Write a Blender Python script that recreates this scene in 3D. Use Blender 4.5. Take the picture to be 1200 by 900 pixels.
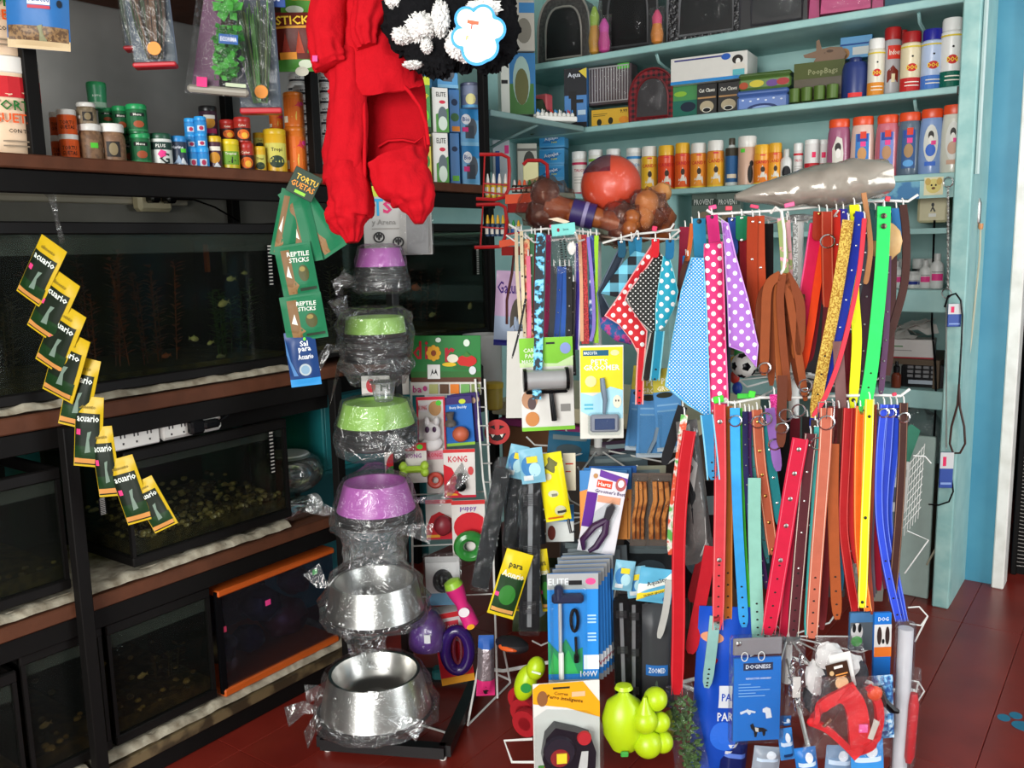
import bpy, bmesh, math, random
from mathutils import Vector, Matrix, noise
for o in list(bpy.data.objects): bpy.data.objects.remove(o)
SC = bpy.context.scene; COL = SC.collection; PI = math.pi

# ------------------------------------------------------------------ camera, world, lights, exposure
F, EYE = 1043.7, 1.3
PITCH, ROLL, YAW = .15378, -.02213, .62652
FW = Vector((-math.sin(YAW)*math.cos(PITCH), math.cos(YAW)*math.cos(PITCH), -math.sin(PITCH)))
_r = Vector((math.cos(YAW), math.sin(YAW), 0)); _u = _r.cross(FW)
RT = _r*math.cos(ROLL)+_u*math.sin(ROLL); UP = _u*math.cos(ROLL)-_r*math.sin(ROLL)
CAM = Vector((0, 0, EYE))
cd = bpy.data.cameras.new('camera'); cam = bpy.data.objects.new('camera', cd); COL.objects.link(cam)
cam.matrix_world = Matrix(((RT.x, UP.x, -FW.x, 0), (RT.y, UP.y, -FW.y, 0), (RT.z, UP.z, -FW.z, EYE), (0, 0, 0, 1)))
cd.sensor_width = 36; cd.lens = F/1200*36; cd.clip_start = .02
SC.camera = cam
w = bpy.data.worlds.new('World'); SC.world = w; w.use_nodes = True
w.node_tree.nodes['Background'].inputs[0].default_value = (.80, .90, 1, 1)
w.node_tree.nodes['Background'].inputs[1].default_value = 1.0
def area(name, loc, target, sx, sy, power, col):
    l = bpy.data.lights.new(name, 'AREA'); l.shape = 'RECTANGLE'; l.size = sx; l.size_y = sy; l.energy = power; l.color = col
    o = bpy.data.objects.new(name, l); COL.objects.link(o); o.location = loc
    o.rotation_euler = (Vector(target)-Vector(loc)).to_track_quat('-Z', 'Y').to_euler(); return o
area('shopfront_daylight', (-.1, -2.3, 1.55), (-.8, 2.4, 1.15), 1.9, 2.1, 205, (1, .985, .95))
area('side_doorway_daylight', (1.85, 2.1, 1.4), (-1, 2.9, 1.2), 1.3, 1.9, 48, (.96, .99, 1))
SC.view_settings.view_transform = 'Standard'; SC.view_settings.look = 'None'
SC.view_settings.exposure = 0.0; SC.view_settings.gamma = 1; SC.view_settings.use_curve_mapping = False

# ------------------------------------------------------------------ photograph pixel -> point in the room
def ray(x, y): return RT*((x-600)/F)+UP*((450-y)/F)+FW
def P(x, y, t): return CAM+ray(x, y)*t
def onx(x, y, X): d = ray(x, y); return CAM+d*(X/d.x)
def ony(x, y, Y): d = ray(x, y); return CAM+d*(Y/d.y)
def onz(x, y, Z): d = ray(x, y); return CAM+d*((Z-EYE)/d.z)
def depth(p): return (Vector(p)-CAM).dot(FW)
def px(w, t): return w*t/F

# ------------------------------------------------------------------ materials
def lin(h):
    if not isinstance(h, str): return tuple(h)[:3]
    h = h.lstrip('#'); r = []
    for i in (0, 2, 4):
        c = int(h[i:i+2], 16)/255; r.append(c/12.92 if c <= .04045 else ((c+.055)/1.055)**2.4)
    return tuple(r)
_M = {}
def nd(nt, t, **k):
    n = nt.nodes.new(t)
    for a, b in k.items(): setattr(n, a, b)
    return n
def mat(col, rough=.5, metal=0., var=.10, scale=25., bump=0., spec=.5, coat=0.):
    key = (col, rough, metal, var, scale, bump, spec, coat)
    if key in _M: return _M[key]
    m = bpy.data.materials.new('surface'); m.use_nodes = True; nt = m.node_tree; b = nt.nodes['Principled BSDF']
    c = lin(col); tc = nd(nt, 'ShaderNodeTexCoord'); nz = nd(nt, 'ShaderNodeTexNoise'); nz.inputs['Scale'].default_value = scale; nz.inputs['Detail'].default_value = 3
    nt.links.new(tc.outputs['Object'], nz.inputs['Vector'])
    mx = nd(nt, 'ShaderNodeMix', data_type='RGBA')
    mx.inputs[6].default_value = tuple(x*(1-var) for x in c)+(1,); mx.inputs[7].default_value = tuple(min(1, x*(1+var)) for x in c)+(1,)
    nt.links.new(nz.outputs[0], mx.inputs[0]); nt.links.new(mx.outputs[2], b.inputs['Base Color'])
    b.inputs['Roughness'].default_value = rough; b.inputs['Metallic'].default_value = metal; b.inputs['Specular IOR Level'].default_value = spec
    if coat: b.inputs['Coat Weight'].default_value = coat; b.inputs['Coat Roughness'].default_value = .12
    if bump:
        bp = nd(nt, 'ShaderNodeBump'); bp.inputs['Strength'].default_value = bump; bp.inputs['Distance'].default_value = .01
        nt.links.new(nz.outputs[0], bp.inputs['Height']); nt.links.new(bp.outputs[0], b.inputs['Normal'])
    _M[key] = m; return m
def film(tint='#ffffff', haze=.06, gloss=.10, scale=45, bump=.6, rough=.12, fres=.55):
    """thin clear plastic: see-through, with a little haze and crinkled shine"""
    k = ('film', tint, haze, gloss, scale, bump, rough, fres)
    if k in _M: return _M[k]
    m = bpy.data.materials.new('clear_film'); m.use_nodes = True; nt = m.node_tree; nt.nodes.clear()
    out = nd(nt, 'ShaderNodeOutputMaterial'); tr = nd(nt, 'ShaderNodeBsdfTransparent'); tr.inputs[0].default_value = lin(tint)+(1,)
    gl = nd(nt, 'ShaderNodeBsdfGlossy'); gl.inputs['Roughness'].default_value = rough; df = nd(nt, 'ShaderNodeBsdfDiffuse'); df.inputs[0].default_value = (.85, .87, .88, 1)
    tc = nd(nt, 'ShaderNodeTexCoord'); nz = nd(nt, 'ShaderNodeTexNoise'); nz.inputs['Scale'].default_value = scale; nz.inputs['Detail'].default_value = 4; nz.inputs['Distortion'].default_value = 1.2
    nt.links.new(tc.outputs['Object'], nz.inputs['Vector'])
    if bump:
        bp = nd(nt, 'ShaderNodeBump'); bp.inputs['Strength'].default_value = bump; bp.inputs['Distance'].default_value = .03
        nt.links.new(nz.outputs[0], bp.inputs['Height']); nt.links.new(bp.outputs[0], gl.inputs['Normal'])
    m1 = nd(nt, 'ShaderNodeMixShader'); m1.inputs[0].default_value = haze; nt.links.new(tr.outputs[0], m1.inputs[1]); nt.links.new(df.outputs[0], m1.inputs[2])
    lw = nd(nt, 'ShaderNodeLayerWeight'); lw.inputs[0].default_value = .35
    ma = nd(nt, 'ShaderNodeMath', operation='MULTIPLY_ADD'); nt.links.new(lw.outputs['Fresnel'], ma.inputs[0]); ma.inputs[1].default_value = fres; ma.inputs[2].default_value = gloss
    m2 = nd(nt, 'ShaderNodeMixShader'); nt.links.new(ma.outputs[0], m2.inputs[0]); nt.links.new(m1.outputs[0], m2.inputs[1]); nt.links.new(gl.outputs[0], m2.inputs[2])
    nt.links.new(m2.outputs[0], out.inputs[0]); _M[k] = m; return m
def pattern(kind, c1, c2, scale, rough=.7, r=.3, c3=None):
    """printed cloth: dots or checks in object space (local x, z), in cells of 1/scale metres"""
    k = ('pat', kind, c1, c2, scale, rough, r, c3)
    if k in _M: return _M[k]
    m = bpy.data.materials.new('printed_cloth'); m.use_nodes = True; nt = m.node_tree; b = nt.nodes['Principled BSDF']; b.inputs['Roughness'].default_value = rough
    tc = nd(nt, 'ShaderNodeTexCoord'); sx = nd(nt, 'ShaderNodeSeparateXYZ'); nt.links.new(tc.outputs['UV'], sx.inputs[0])
    def M(op, a, bb=None):
        n = nd(nt, 'ShaderNodeMath', operation=op)
        for i, q in enumerate((a, bb)):
            if q is None: continue
            if isinstance(q, (int, float)): n.inputs[i].default_value = q
            else: nt.links.new(q, n.inputs[i])
        return n.outputs[0]
    u, v = sx.outputs[0], sx.outputs[1]
    if kind == 'dots':
        a = M('MULTIPLY', M('ADD', u, v), scale*.7071); c = M('MULTIPLY', M('SUBTRACT', u, v), scale*.7071)
        fa = M('SUBTRACT', M('FRACT', a), .5); fc = M('SUBTRACT', M('FRACT', c), .5)
        d = M('SQRT', M('ADD', M('MULTIPLY', fa, fa), M('MULTIPLY', fc, fc))); fac = M('LESS_THAN', d, r)
    elif kind == 'check':
        fu = M('LESS_THAN', M('FRACT', M('MULTIPLY', u, scale)), .5); fv = M('LESS_THAN', M('FRACT', M('MULTIPLY', v, scale)), .5)
        fac = M('MULTIPLY', M('ADD', fu, fv), .5)
    else:
        fac = M('LESS_THAN', M('FRACT', M('MULTIPLY', v, scale)), r)
    mx = nd(nt, 'ShaderNodeMix', data_type='RGBA'); mx.inputs[6].default_value = lin(c1)+(1,); mx.inputs[7].default_value = lin(c2)+(1,)
    nt.links.new(fac, mx.inputs[0]); nt.links.new(mx.outputs[2], b.inputs['Base Color']); _M[k] = m; return m
def blotch(c1, c2, scale, rough=.5, lo=.45, hi=.55, bump=0., metal=0., c3=None):
    """two-colour mottled surface (leopard prints, glitter, gravel, peeling paint)"""
    k = ('blotch', c1, c2, scale, rough, lo, hi, bump, metal, c3)
    if k in _M: return _M[k]
    m = bpy.data.materials.new('mottled'); m.use_nodes = True; nt = m.node_tree; b = nt.nodes['Principled BSDF']
    tc = nd(nt, 'ShaderNodeTexCoord'); nz = nd(nt, 'ShaderNodeTexNoise'); nz.inputs['Scale'].default_value = scale; nz.inputs['Detail'].default_value = 3
    nt.links.new(tc.outputs['Object'], nz.inputs['Vector']); cr = nd(nt, 'ShaderNodeValToRGB')
    cr.color_ramp.elements[0].position = lo; cr.color_ramp.elements[1].position = hi
    cr.color_ramp.elements[0].color = lin(c1)+(1,); cr.color_ramp.elements[1].color = lin(c2)+(1,)
    if c3: e = cr.color_ramp.elements.new(min(.95, hi+.1)); e.color = lin(c3)+(1,)
    nt.links.new(nz.outputs[0], cr.inputs[0]); nt.links.new(cr.outputs[0], b.inputs['Base Color'])
    b.inputs['Roughness'].default_value = rough; b.inputs['Metallic'].default_value = metal
    if bump:
        bp = nd(nt, 'ShaderNodeBump'); bp.inputs['Strength'].default_value = bump; bp.inputs['Distance'].default_value = .01
        nt.links.new(nz.outputs[0], bp.inputs['Height']); nt.links.new(bp.outputs[0], b.inputs['Normal'])
    _M[k] = m; return m
CHROME = mat('#d8d8d8', .18, 1, .03, 10); STEEL = mat('#c9c7c2', .29, 1, .05, 8); WIRE = mat('#e9e8e2', .4, 0, .05, 40)
BLACKM = mat('#0d0d0d', .5, 0, .2, 30); BLACKP = mat('#0c0c0e', .24, 0, .15, 30, 0, .22); WHITEP = mat('#e8e6df', .4, 0, .04, 30)
WOOD = mat('#573220', .65, 0, .4, 18, .25, .25); DARKMETAL = mat('#0b0908', .65, 0, .3, 30, 0, .18); GLASS = film('#e9efe9', .002, .0, 4, .0, .03, .06)
BLISTER = film('#f8fafa', .003, .006, 22, .25, .06, .10); BAG = film('#fbfbfb', .012, .022, 30, .7, .08, .20); CRINKLE = film('#f6f7f7', .03, .06, 17, 1.0, .05, .42)

# ------------------------------------------------------------------ mesh building
class MB:
    def __init__(s, m=None): s.v = []; s.f = []; s.mi = []; s.ms = []; s.uv = None; s.c = 0; s.use(m or WHITEP)
    def use(s, m):
        if isinstance(m, str): m = mat(m)
        if m not in s.ms: s.ms.append(m)
        s.c = s.ms.index(m); return s
    def add(s, vs, fs):
        n = len(s.v); s.v += [tuple(v) for v in vs]
        for f in fs: s.f.append(tuple(i+n for i in f)); s.mi.append(s.c)
        return s
    def box(s, x0, y0, z0, x1, y1, z1, b=0.):
        if b <= 0:
            v = [(x, y, z) for z in (z0, z1) for y in (y0, y1) for x in (x0, x1)]
            return s.add(v, [(0, 2, 3, 1), (4, 5, 7, 6), (0, 1, 5, 4), (2, 6, 7, 3), (0, 4, 6, 2), (1, 3, 7, 5)])
        b = min(b, (x1-x0)*.45, (y1-y0)*.45, (z1-z0)*.45); v = []; A = ((x0, x1), (y0, y1), (z0, z1)); idx = {}
        for cx in (0, 1):
            for cy in (0, 1):
                for cz in (0, 1):
                    for ax in range(3):
                        p = [A[0][cx], A[1][cy], A[2][cz]]; sg = [1-2*cx, 1-2*cy, 1-2*cz]
                        for q in range(3):
                            if q != ax: p[q] += sg[q]*b
                        idx[cx, cy, cz, ax] = len(v); v.append(tuple(p))
        f = []
        for ax in range(3):
            o = [q for q in range(3) if q != ax]
            for c in (0, 1):
                ring = []
                for a, bb in ((0, 0), (1, 0), (1, 1), (0, 1)):
                    k = [0, 0, 0]; k[ax] = c; k[o[0]] = a; k[o[1]] = bb; ring.append(idx[k[0], k[1], k[2], ax])
                f.append(ring)
            for a in (0, 1):
                for bb in (0, 1):
                    k0 = [0, 0, 0]; k1 = [0, 0, 0]; k0[o[0]] = k1[o[0]] = a; k0[o[1]] = k1[o[1]] = bb; k1[ax] = 1
                    f.append([idx[(*k0, o[0])], idx[(*k1, o[0])], idx[(*k1, o[1])], idx[(*k0, o[1])]])
        for k in ((a, bb, c) for a in (0, 1) for bb in (0, 1) for c in (0, 1)): f.append([idx[(*k, q)] for q in range(3)])
        return s.add(v, f)
    def lathe(s, prof, n=20, c=(0, 0, 0), mats=None, ax='z', sc=(1, 1)):
        v = []
        for r, z in prof:
            for i in range(n):
                a = 2*PI*i/n; x, y = r*math.cos(a)*sc[0], r*math.sin(a)*sc[1]
                q = (x, y, z) if ax == 'z' else ((x, z, y) if ax == 'y' else (z, x, y))
                v.append((q[0]+c[0], q[1]+c[1], q[2]+c[2]))
        for k in range(len(prof)-1):
            if mats: s.use(mats[min(k, len(mats)-1)])
            fs = [(k*n+i, k*n+(i+1) % n, (k+1)*n+(i+1) % n, (k+1)*n+i) for i in range(n)]
            if k == 0: s.add(v, fs); base = len(s.v)-len(v)
            else:
                for f in fs: s.f.append(tuple(i+base for i in f)); s.mi.append(s.c)
        for k, rev in ((0, 1), (len(prof)-1, 0)):
            if prof[k][0] > 1e-5:
                f = [base+k*n+i for i in range(n)]; s.f.append(tuple(f[::-1] if rev else f)); s.mi.append(s.c)
        return s
    def tube(s, pts, r, n=6, closed=False):
        pts = [Vector(p) for p in pts]; m = len(pts); v = []; up = None
        for i, p in enumerate(pts):
            a = pts[(i-1) % m] if (closed or i > 0) else p; b = pts[(i+1) % m] if (closed or i < m-1) else p
            t = (b-a).normalized() if (b-a).length > 1e-9 else Vector((0, 0, 1))
            if up is None: up = t.orthogonal().normalized()
            up = (up-t*up.dot(t)); up = up.normalized() if up.length > 1e-6 else t.orthogonal().normalized()
            sd = t.cross(up); rr = r[i] if isinstance(r, (list, tuple)) else r
            for k in range(n):
                q = 2*PI*k/n; v.append(p+up*(math.cos(q)*rr)+sd*(math.sin(q)*rr))
        f = [(i*n+k, i*n+(k+1) % n, ((i+1) % m)*n+(k+1) % n, ((i+1) % m)*n+k) for i in range(m if closed else m-1) for k in range(n)]
        if not closed: f += [tuple(range(n))[::-1], tuple((m-1)*n+k for k in range(n))]
        return s.add(v, f)
    def ring(s, c, r, rr, nrm=(0, 1, 0), n=14, k=5, sc=(1, 1), arc=1.):
        nr = Vector(nrm).normalized(); a = Vector((0, 0, 1)); a = a-nr*a.dot(nr)
        a = a.normalized() if a.length > 1e-3 else Vector((1, 0, 0)); b = nr.cross(a); c = Vector(c)
        N = n if arc == 1 else n+1
        return s.tube([c+a*(math.cos(2*PI*arc*i/n)*r*sc[1])+b*(math.sin(2*PI*arc*i/n)*r*sc[0]) for i in range(N)], rr, k, arc == 1)
    def strap(s, pts, w, th, side, uv=False):
        """flat band along pts; side = direction of its width (or one per point); w may be a list"""
        pts = [Vector(p) for p in pts]; v = []; m = len(pts)
        for i, p in enumerate(pts):
            t = (pts[min(i+1, m-1)]-pts[max(i-1, 0)]).normalized(); sd = Vector(side[i] if isinstance(side, list) else side)
            sd = (sd-t*sd.dot(t)).normalized(); nr = t.cross(sd); ww = w[i] if isinstance(w, list) else w
            for a, b in ((-.5, -.5), (.5, -.5), (.5, .5), (-.5, .5)): v.append(p+sd*(ww*a)+nr*(th*b))
        f = [(i*4+k, i*4+(k+1) % 4, i*4+4+(k+1) % 4, i*4+4+k) for i in range(m-1) for k in range(4)]+[(0, 3, 2, 1), tuple((m-1)*4+k for k in range(4))]
        return s.add(v, f)
    def prism(s, out, y0, y1, z=0):
        """outline in local x, z extruded from y0 to y1"""
        n = len(out); v = [(x, y0, z_) for x, z_ in out]+[(x, y1, z_) for x, z_ in out]
        ar = sum(out[i][0]*out[(i+1) % n][1]-out[(i+1) % n][0]*out[i][1] for i in range(n))
        f = [tuple(range(n)), tuple(range(2*n-1, n-1, -1))]+[((i+1) % n, i, n+i, n+(i+1) % n) for i in range(n)]
        if ar < 0: f = [q[::-1] for q in f]
        return s.add(v, f)
    def grid(s, fn, nu, nv, close=False, thick=0):
        v = [fn(i/(nu), j/(nv)) for j in range(nv+1) for i in range(nu+1)]; W = nu+1
        return s.add(v, [(j*W+i, j*W+i+1, (j+1)*W+i+1, (j+1)*W+i) for j in range(nv) for i in range(nu)])
    def pillow(s, w, h, d, nu=10, nv=12, seal=.04, amp=.0, seed=0, top=1., skew=0.):
        """sealed pouch standing in local x, z; z from 0 to h"""
        def fn(sgn):
            def g(u, v_):
                e = min(1, 3.2*min(u, 1-u))*min(1, max(0, min(v_-seal, 1-seal-v_)*4.5)); e = math.sin(e*PI/2)
                ww = w*(1+(top-1)*v_); x = (u-.5)*ww+skew*v_; z = v_*h
                y = sgn*d/2*e
                if amp: y += amp*noise.noise(Vector((x*14+seed, z*12, sgn*3+seed)))*(.25+.75*e)
                return (x, y+sgn*.0004, z)
            return g
        s.grid(lambda u, v_: fn(-1)(u, v_), nu, nv); n = len(s.v); s.grid(lambda u, v_: fn(1)(1-u, v_), nu, nv); return s
    def blob(s, c, rx, ry, rz, n=14, m=9, amp=0., fr=8., seed=0., fl=0.):
        v = []; c = Vector(c)
        for j in range(m+1):
            th = PI*j/m
            for i in range(n):
                a = 2*PI*i/n; d = Vector((math.sin(th)*math.cos(a), math.sin(th)*math.sin(a), math.cos(th)))
                k = 1+(amp*noise.noise(d*fr+Vector((seed, seed*1.7, 0))) if amp else 0); v.append(c+Vector((d.x*rx*k, d.y*ry*k, d.z*rz*k)))
        return s.add(v, [(j*n+i, (j+1)*n+i, (j+1)*n+(i+1) % n, j*n+(i+1) % n) for j in range(m) for i in range(n)])
    def xf(s, M, start=0):
        s.v[start:] = [tuple(M @ Vector(p)) for p in s.v[start:]]; return s
    def build(s, name, parent=None, off=None, smooth=40, uvxz=False):
        me = bpy.data.meshes.new(name)
        v = s.v if off is None else [(p[0]-off[0], p[1]-off[1], p[2]-off[2]) for p in s.v]
        me.from_pydata(v, [], s.f)
        for m in s.ms: me.materials.append(m)
        if len(s.ms) > 1: me.polygons.foreach_set('material_index', s.mi)
        if s.uv is not None:
            ul = me.uv_layers.new(); L = ul.data
            for l in me.loops: L[l.index].uv = s.uv[l.vertex_index]
        if smooth:
            me.polygons.foreach_set('use_smooth', [True]*len(me.polygons)); me.set_sharp_from_angle(angle=math.radians(smooth))
        me.validate()
        o = bpy.data.objects.new(name, me); COL.objects.link(o)
        if parent: o.parent = parent
        return o
def tag(o, label=None, cat=None, group=None, kind=None):
    if label: o['label'] = label
    if cat: o['category'] = cat
    if group: o['group'] = group
    if kind: o['kind'] = kind
    return o
def thing(name, label, cat, loc=(0, 0, 0), group=None, rot=(0, 0, 0)):
    o = bpy.data.objects.new(name, None); COL.objects.link(o); o.location = loc; o.rotation_euler = rot; o.empty_display_size = .05
    return tag(o, label, cat, group)
def struct(mb, name, smooth=0): return tag(mb.build(name, smooth=smooth), kind='structure')
_T = {}
def text_geo(s_, bold=False):
    k = (s_, bold)
    if k in _T: return _T[k]
    cu = bpy.data.curves.new('t', 'FONT'); cu.body = s_; cu.resolution_u = 1; cu.size = 1; cu.fill_mode = 'FRONT'
    if bold: cu.offset = .018
    ob = bpy.data.objects.new('t', cu); me = bpy.data.meshes.new_from_object(ob)
    v = [(p.co.x, p.co.y) for p in me.vertices]; f = [tuple(p.vertices) for p in me.polygons]
    bpy.data.objects.remove(ob); bpy.data.curves.remove(cu); bpy.data.meshes.remove(me)
    if v:
        x0 = min(p[0] for p in v); x1 = max(p[0] for p in v); y0 = min(p[1] for p in v); y1 = max(p[1] for p in v)
        v = [(p[0]-(x0+x1)/2, p[1]-(y0+y1)/2) for p in v]
    else: x0 = x1 = y0 = y1 = 0
    _T[k] = (v, f, x1-x0, y1-y0); return _T[k]
def graphics(parent, G, w, h, yf=0., cyl=None, x0=None, z0=0., surf=None):
    """flat print on a front (local x, z; facing -y). G in fractions of w, h; cyl = radius wraps it round a can.
    r x0 z0 x1 z1 col | e cx cz rx rz col | p [(x,z)..] col | t cx cz height col text [angle]"""
    pr = MB(); tx = MB(); pr.ms.clear(); tx.ms.clear(); k = 0; X0 = -w/2 if x0 is None else x0
    def mapp(x, z, y):
        if surf: return surf(x, z, y)
        if cyl: a = x/cyl; rr = cyl+y; return (rr*math.sin(a), -rr*math.cos(a), z)
        return (x, yf-y, z)
    for g in G:
        k += 1; y = .0004+.00022*k; c = g[-1] if g[0] != 't' else g[4]; m = mat(c, .5, 0, .04, 60, 0, .25) if isinstance(c, (str, tuple)) else c
        if g[0] == 't':
            v, f, tw, thh = text_geo(g[5], True); hh = g[3]*h; sc = hh/max(.3, thh); mxw = (g[7] if len(g) > 7 else .96)*w
            sx = min(sc, mxw/max(tw, 1e-6)); an = math.radians(g[6]) if len(g) > 6 else 0; ca, sa = math.cos(an), math.sin(an)
            vv = [(X0+g[1]*w+(a*sx*ca-b*sc*sa), z0+g[2]*h+(a*sx*sa+b*sc*ca)) for a, b in v]; tx.use(m); tx.add([mapp(a, b, y+.0003) for a, b in vv], f)
            continue
        if g[0] == 'r': o = [(g[1], g[2]), (g[3], g[2]), (g[3], g[4]), (g[1], g[4])]
        elif g[0] == 'e': o = [(g[1]+g[3]*math.cos(2*PI*i/18), g[2]+g[4]*math.sin(2*PI*i/18)) for i in range(18)]
        else: o = list(g[1])
        if sum(o[i][0]*o[(i+1) % len(o)][1]-o[(i+1) % len(o)][0]*o[i][1] for i in range(len(o))) < 0: o = o[::-1]
        pr.use(m)
        if (cyl or surf) and g[0] == 'r':
            n = 8 if cyl else max(3, int(20*abs(g[3]-g[1])+.5)); mm = 1 if cyl else max(1, int(24*(g[4]-g[2])+.5)); vs = [mapp(X0+(g[1]+(g[3]-g[1])*i/n)*w, z0+(g[2]+(g[4]-g[2])*j/mm)*h, y) for j in range(mm+1) for i in range(n+1)]
            pr.add(vs, [(j*(n+1)+i, j*(n+1)+i+1, (j+1)*(n+1)+i+1, (j+1)*(n+1)+i) for j in range(mm) for i in range(n)])
        elif surf or cyl:
            cx = sum(q[0] for q in o)/len(o); cz = sum(q[1] for q in o)/len(o); N = len(o); o2 = [(cx+(a-cx)*.5, cz+(b-cz)*.5) for a, b in o]
            pr.add([mapp(X0+cx*w, z0+cz*h, y)]+[mapp(X0+a*w, z0+b*h, y) for a, b in o2+o], [(0, 1+i, 1+(i+1) % N) for i in range(N)]+[(1+i, 1+N+i, 1+N+(i+1) % N, 1+(i+1) % N) for i in range(N)])
        else: pr.add([mapp(X0+a*w, z0+b*h, y) for a, b in o], [tuple(range(len(o)))])
    if pr.f: pr.build('printed_front', parent, smooth=0)
    if tx.f: tx.build('lettering', parent, smooth=0)
# ------------------------------------------------------------------ room shell
random.seed(4)
TEAL = blotch('#9fc9c5', '#add4cf', 9, .55, .3, .7, .1); TEALD = blotch('#236f77', '#2c8088', 6, .6, .3, .7)
BLUE = blotch('#3c89a6', '#4f99b3', 5, .5, .3, .7, .25); GREYW = blotch('#6d6c68', '#8d8b86', 4, .8, .3, .7, .3)
fl = struct(MB(blotch('#2a0c0a', '#3a1512', 12)).box(-2.6, -1.4, -.05, 2.2, 6, -.006), 'floor')
ti = 0
TM = [blotch(a, b, 6, r, .3, .75, .05) for a, b, r in (('#6e1e16', '#83291f', .32), ('#711f17', '#852a20', .34), ('#6b1d15', '#80271e', .3))]
for i in range(-13, 10):
    for j in range(-1, 5):
        x0 = -.455+.1775*i; y0 = 3.21-.94*(4-j)+.94
        ti += 1; MB(TM[(i*5+j*3) % 3]).box(x0+.0007, y0+.0007, -.02, x0+.1768, y0+.9393, 0, .001).build('tile', fl, smooth=0)
struct(MB(GREYW).box(-2.55, -1.4, 1.34, -2.45, 2.75, 2.7).use(TEALD).box(-2.55, -1.4, 0, -2.45, 2.75, 1.34).use(TEAL).box(-2.55, 2.75, 0, -2.45, 3.85, 2.7), 'wall_left')
struct(MB(TEAL).box(-2.55, 3.74, 0, -.55, 3.85, 2.7).use(BLUE).box(-.55, 3.64, 0, -.415, 3.85, 2.7).box(-.415, 3.64, 2.1, .7, 3.85, 2.7).box(.7, 3.64, 0, 2.2, 3.85, 2.7), 'wall_back')
struct(MB('#b9c4c2').box(2.0, -1.4, 0, 2.1, 1.4, 2.7).box(2.0, 3.0, 0, 2.1, 3.8, 2.7).box(2.0, 1.4, 2.2, 2.1, 3.0, 2.7), 'wall_right')
struct(MB('#a9aaa4').box(-2.55, -1.4, 0, -1.3, -1.3, 2.7).box(1.1, -1.4, 0, 2.1, -1.3, 2.7).box(-1.3, -1.4, 2.6, 1.1, -1.3, 2.7), 'wall_front')
struct(MB('#c4c5c0').box(-2.6, -1.5, 2.7, 2.2, 3.9, 2.8), 'ceiling')
# dark passage beyond the doorway, its white frame and wire shutter
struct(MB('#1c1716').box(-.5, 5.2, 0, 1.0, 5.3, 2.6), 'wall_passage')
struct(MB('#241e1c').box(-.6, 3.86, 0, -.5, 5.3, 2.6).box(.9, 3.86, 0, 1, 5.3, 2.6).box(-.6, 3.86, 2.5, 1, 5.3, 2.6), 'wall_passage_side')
struct(MB(blotch('#e9e7e0', '#cfccc2', 14, .5, .4, .8)).box(-.420, 3.60, 0, -.380, 3.70, 2.1, .004).box(-.380, 3.62, 2.06, .7, 3.70, 2.1, .004).box(.66, 3.62, 0, .7, 3.70, 2.1, .004), 'door_1')
sh = thing('wire_shutter', 'dark folding wire shutter of wavy bars in the doorway', 'shutter', (-.38, 3.80, 0))
for q in (0, .5, 1.0): MB(DARKMETAL).box(q, -.01, 0, q+.02, .01, .98, .003).build('upright', sh)
MB(DARKMETAL).box(-.0, .012, 0, 1.0, .02, .96).build('backing', sh)
m_ = MB(mat('#9a9690', .4, .6))
for k in range(62): m_.tube([(.02+.06*i, -.012, .04+k*.0148+.004*math.sin(i*1.9+k*.15)) for i in range(17)], .0016, 4)
tag(m_.build('wires', sh), kind='stuff')

# ------------------------------------------------------------------ aquarium rack along the left wall
XF = -1.97
rk = thing('aquarium_rack', 'dark steel and wood rack holding the aquariums along the left wall', 'rack', (XF, 1, 0))
def rp(mb, name, kind=None): o = mb.build(name, rk, off=(XF, 1, 0)); return tag(o, kind=kind)
for y in (.26, 1.0, 1.80, 2.605):
    rp(MB(DARKMETAL).box(XF+.013, y-.022, 0, XF+.041, y+.008, .925, .002), 'post') if y < 2.5 else None
    rp(MB(DARKMETAL).box(XF-.04, y, 1.515, XF-.012, y+.03, 2.4, .002), 'post')
    rp(MB(DARKMETAL).box(-2.44, y+.03, 0, -2.41, y+.06, 2.4, .002), 'post')
rp(MB(DARKMETAL).box(XF-.028, 2.605, 0, XF, 2.635, 1.5, .002), 'post')
for z, zt, y1 in ((1.485, 1.515, 2.64), (.925, .962, 2.60), (.478, .512, 1.83), (.052, .082, 1.86)):
    wd = WOOD if z > .2 else blotch('#3a2f1f', '#6a5a3e', 14, .5)
    rp(MB(wd).box(-2.44, .1, z, XF+.012, y1, zt, .003), 'shelf_board')
    rp(MB(DARKMETAL).box(XF-.03, .1, z-.05, XF+.002, y1, z-.002, .002), 'angle_bar')
    if z < 1.4: rp(MB(DARKMETAL).box(-2.44, .1, z-.05, -2.41, y1, z-.002, .002), 'angle_bar')
for y in (.27, 1.0, 1.8, 2.58):
    for z in (.88, .43, .03): rp(MB(DARKMETAL).box(-2.41, y, z, XF-.03, y+.03, z+.04), 'cross_bar') if y < 2 else None
rp(MB(WOOD).box(-2.44, .1, 1.985, XF+.01, 2.66, 2.02, .003), 'shelf_board')
FOAM = blotch('#b0a894', '#6f6350', 30, .9, .35, .75, .5)
for z, y0, y1 in ((.962, .1, 1.72), (.512, .1, 1.62), (.082, 1.0, 1.86), (.082, .1, .98)):
    m_ = MB(FOAM); n = int((y1-y0)/.022)
    m_.grid(lambda u, v: (XF+.006-.035*v*(1+.3*noise.noise(Vector((u*60, z*9, 0)))), y0+(y1-y0)*u, z+.020*math.sin(min(1, v*1.6+.2)*1.5)*(1+.55*noise.noise(Vector((u*40, z*5, 2))))), n, 4)
    m_.box(-2.40, y0, z, XF-.025, y1, z+.017)
    rp(m_, 'foam_sheet', 'stuff')
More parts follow.
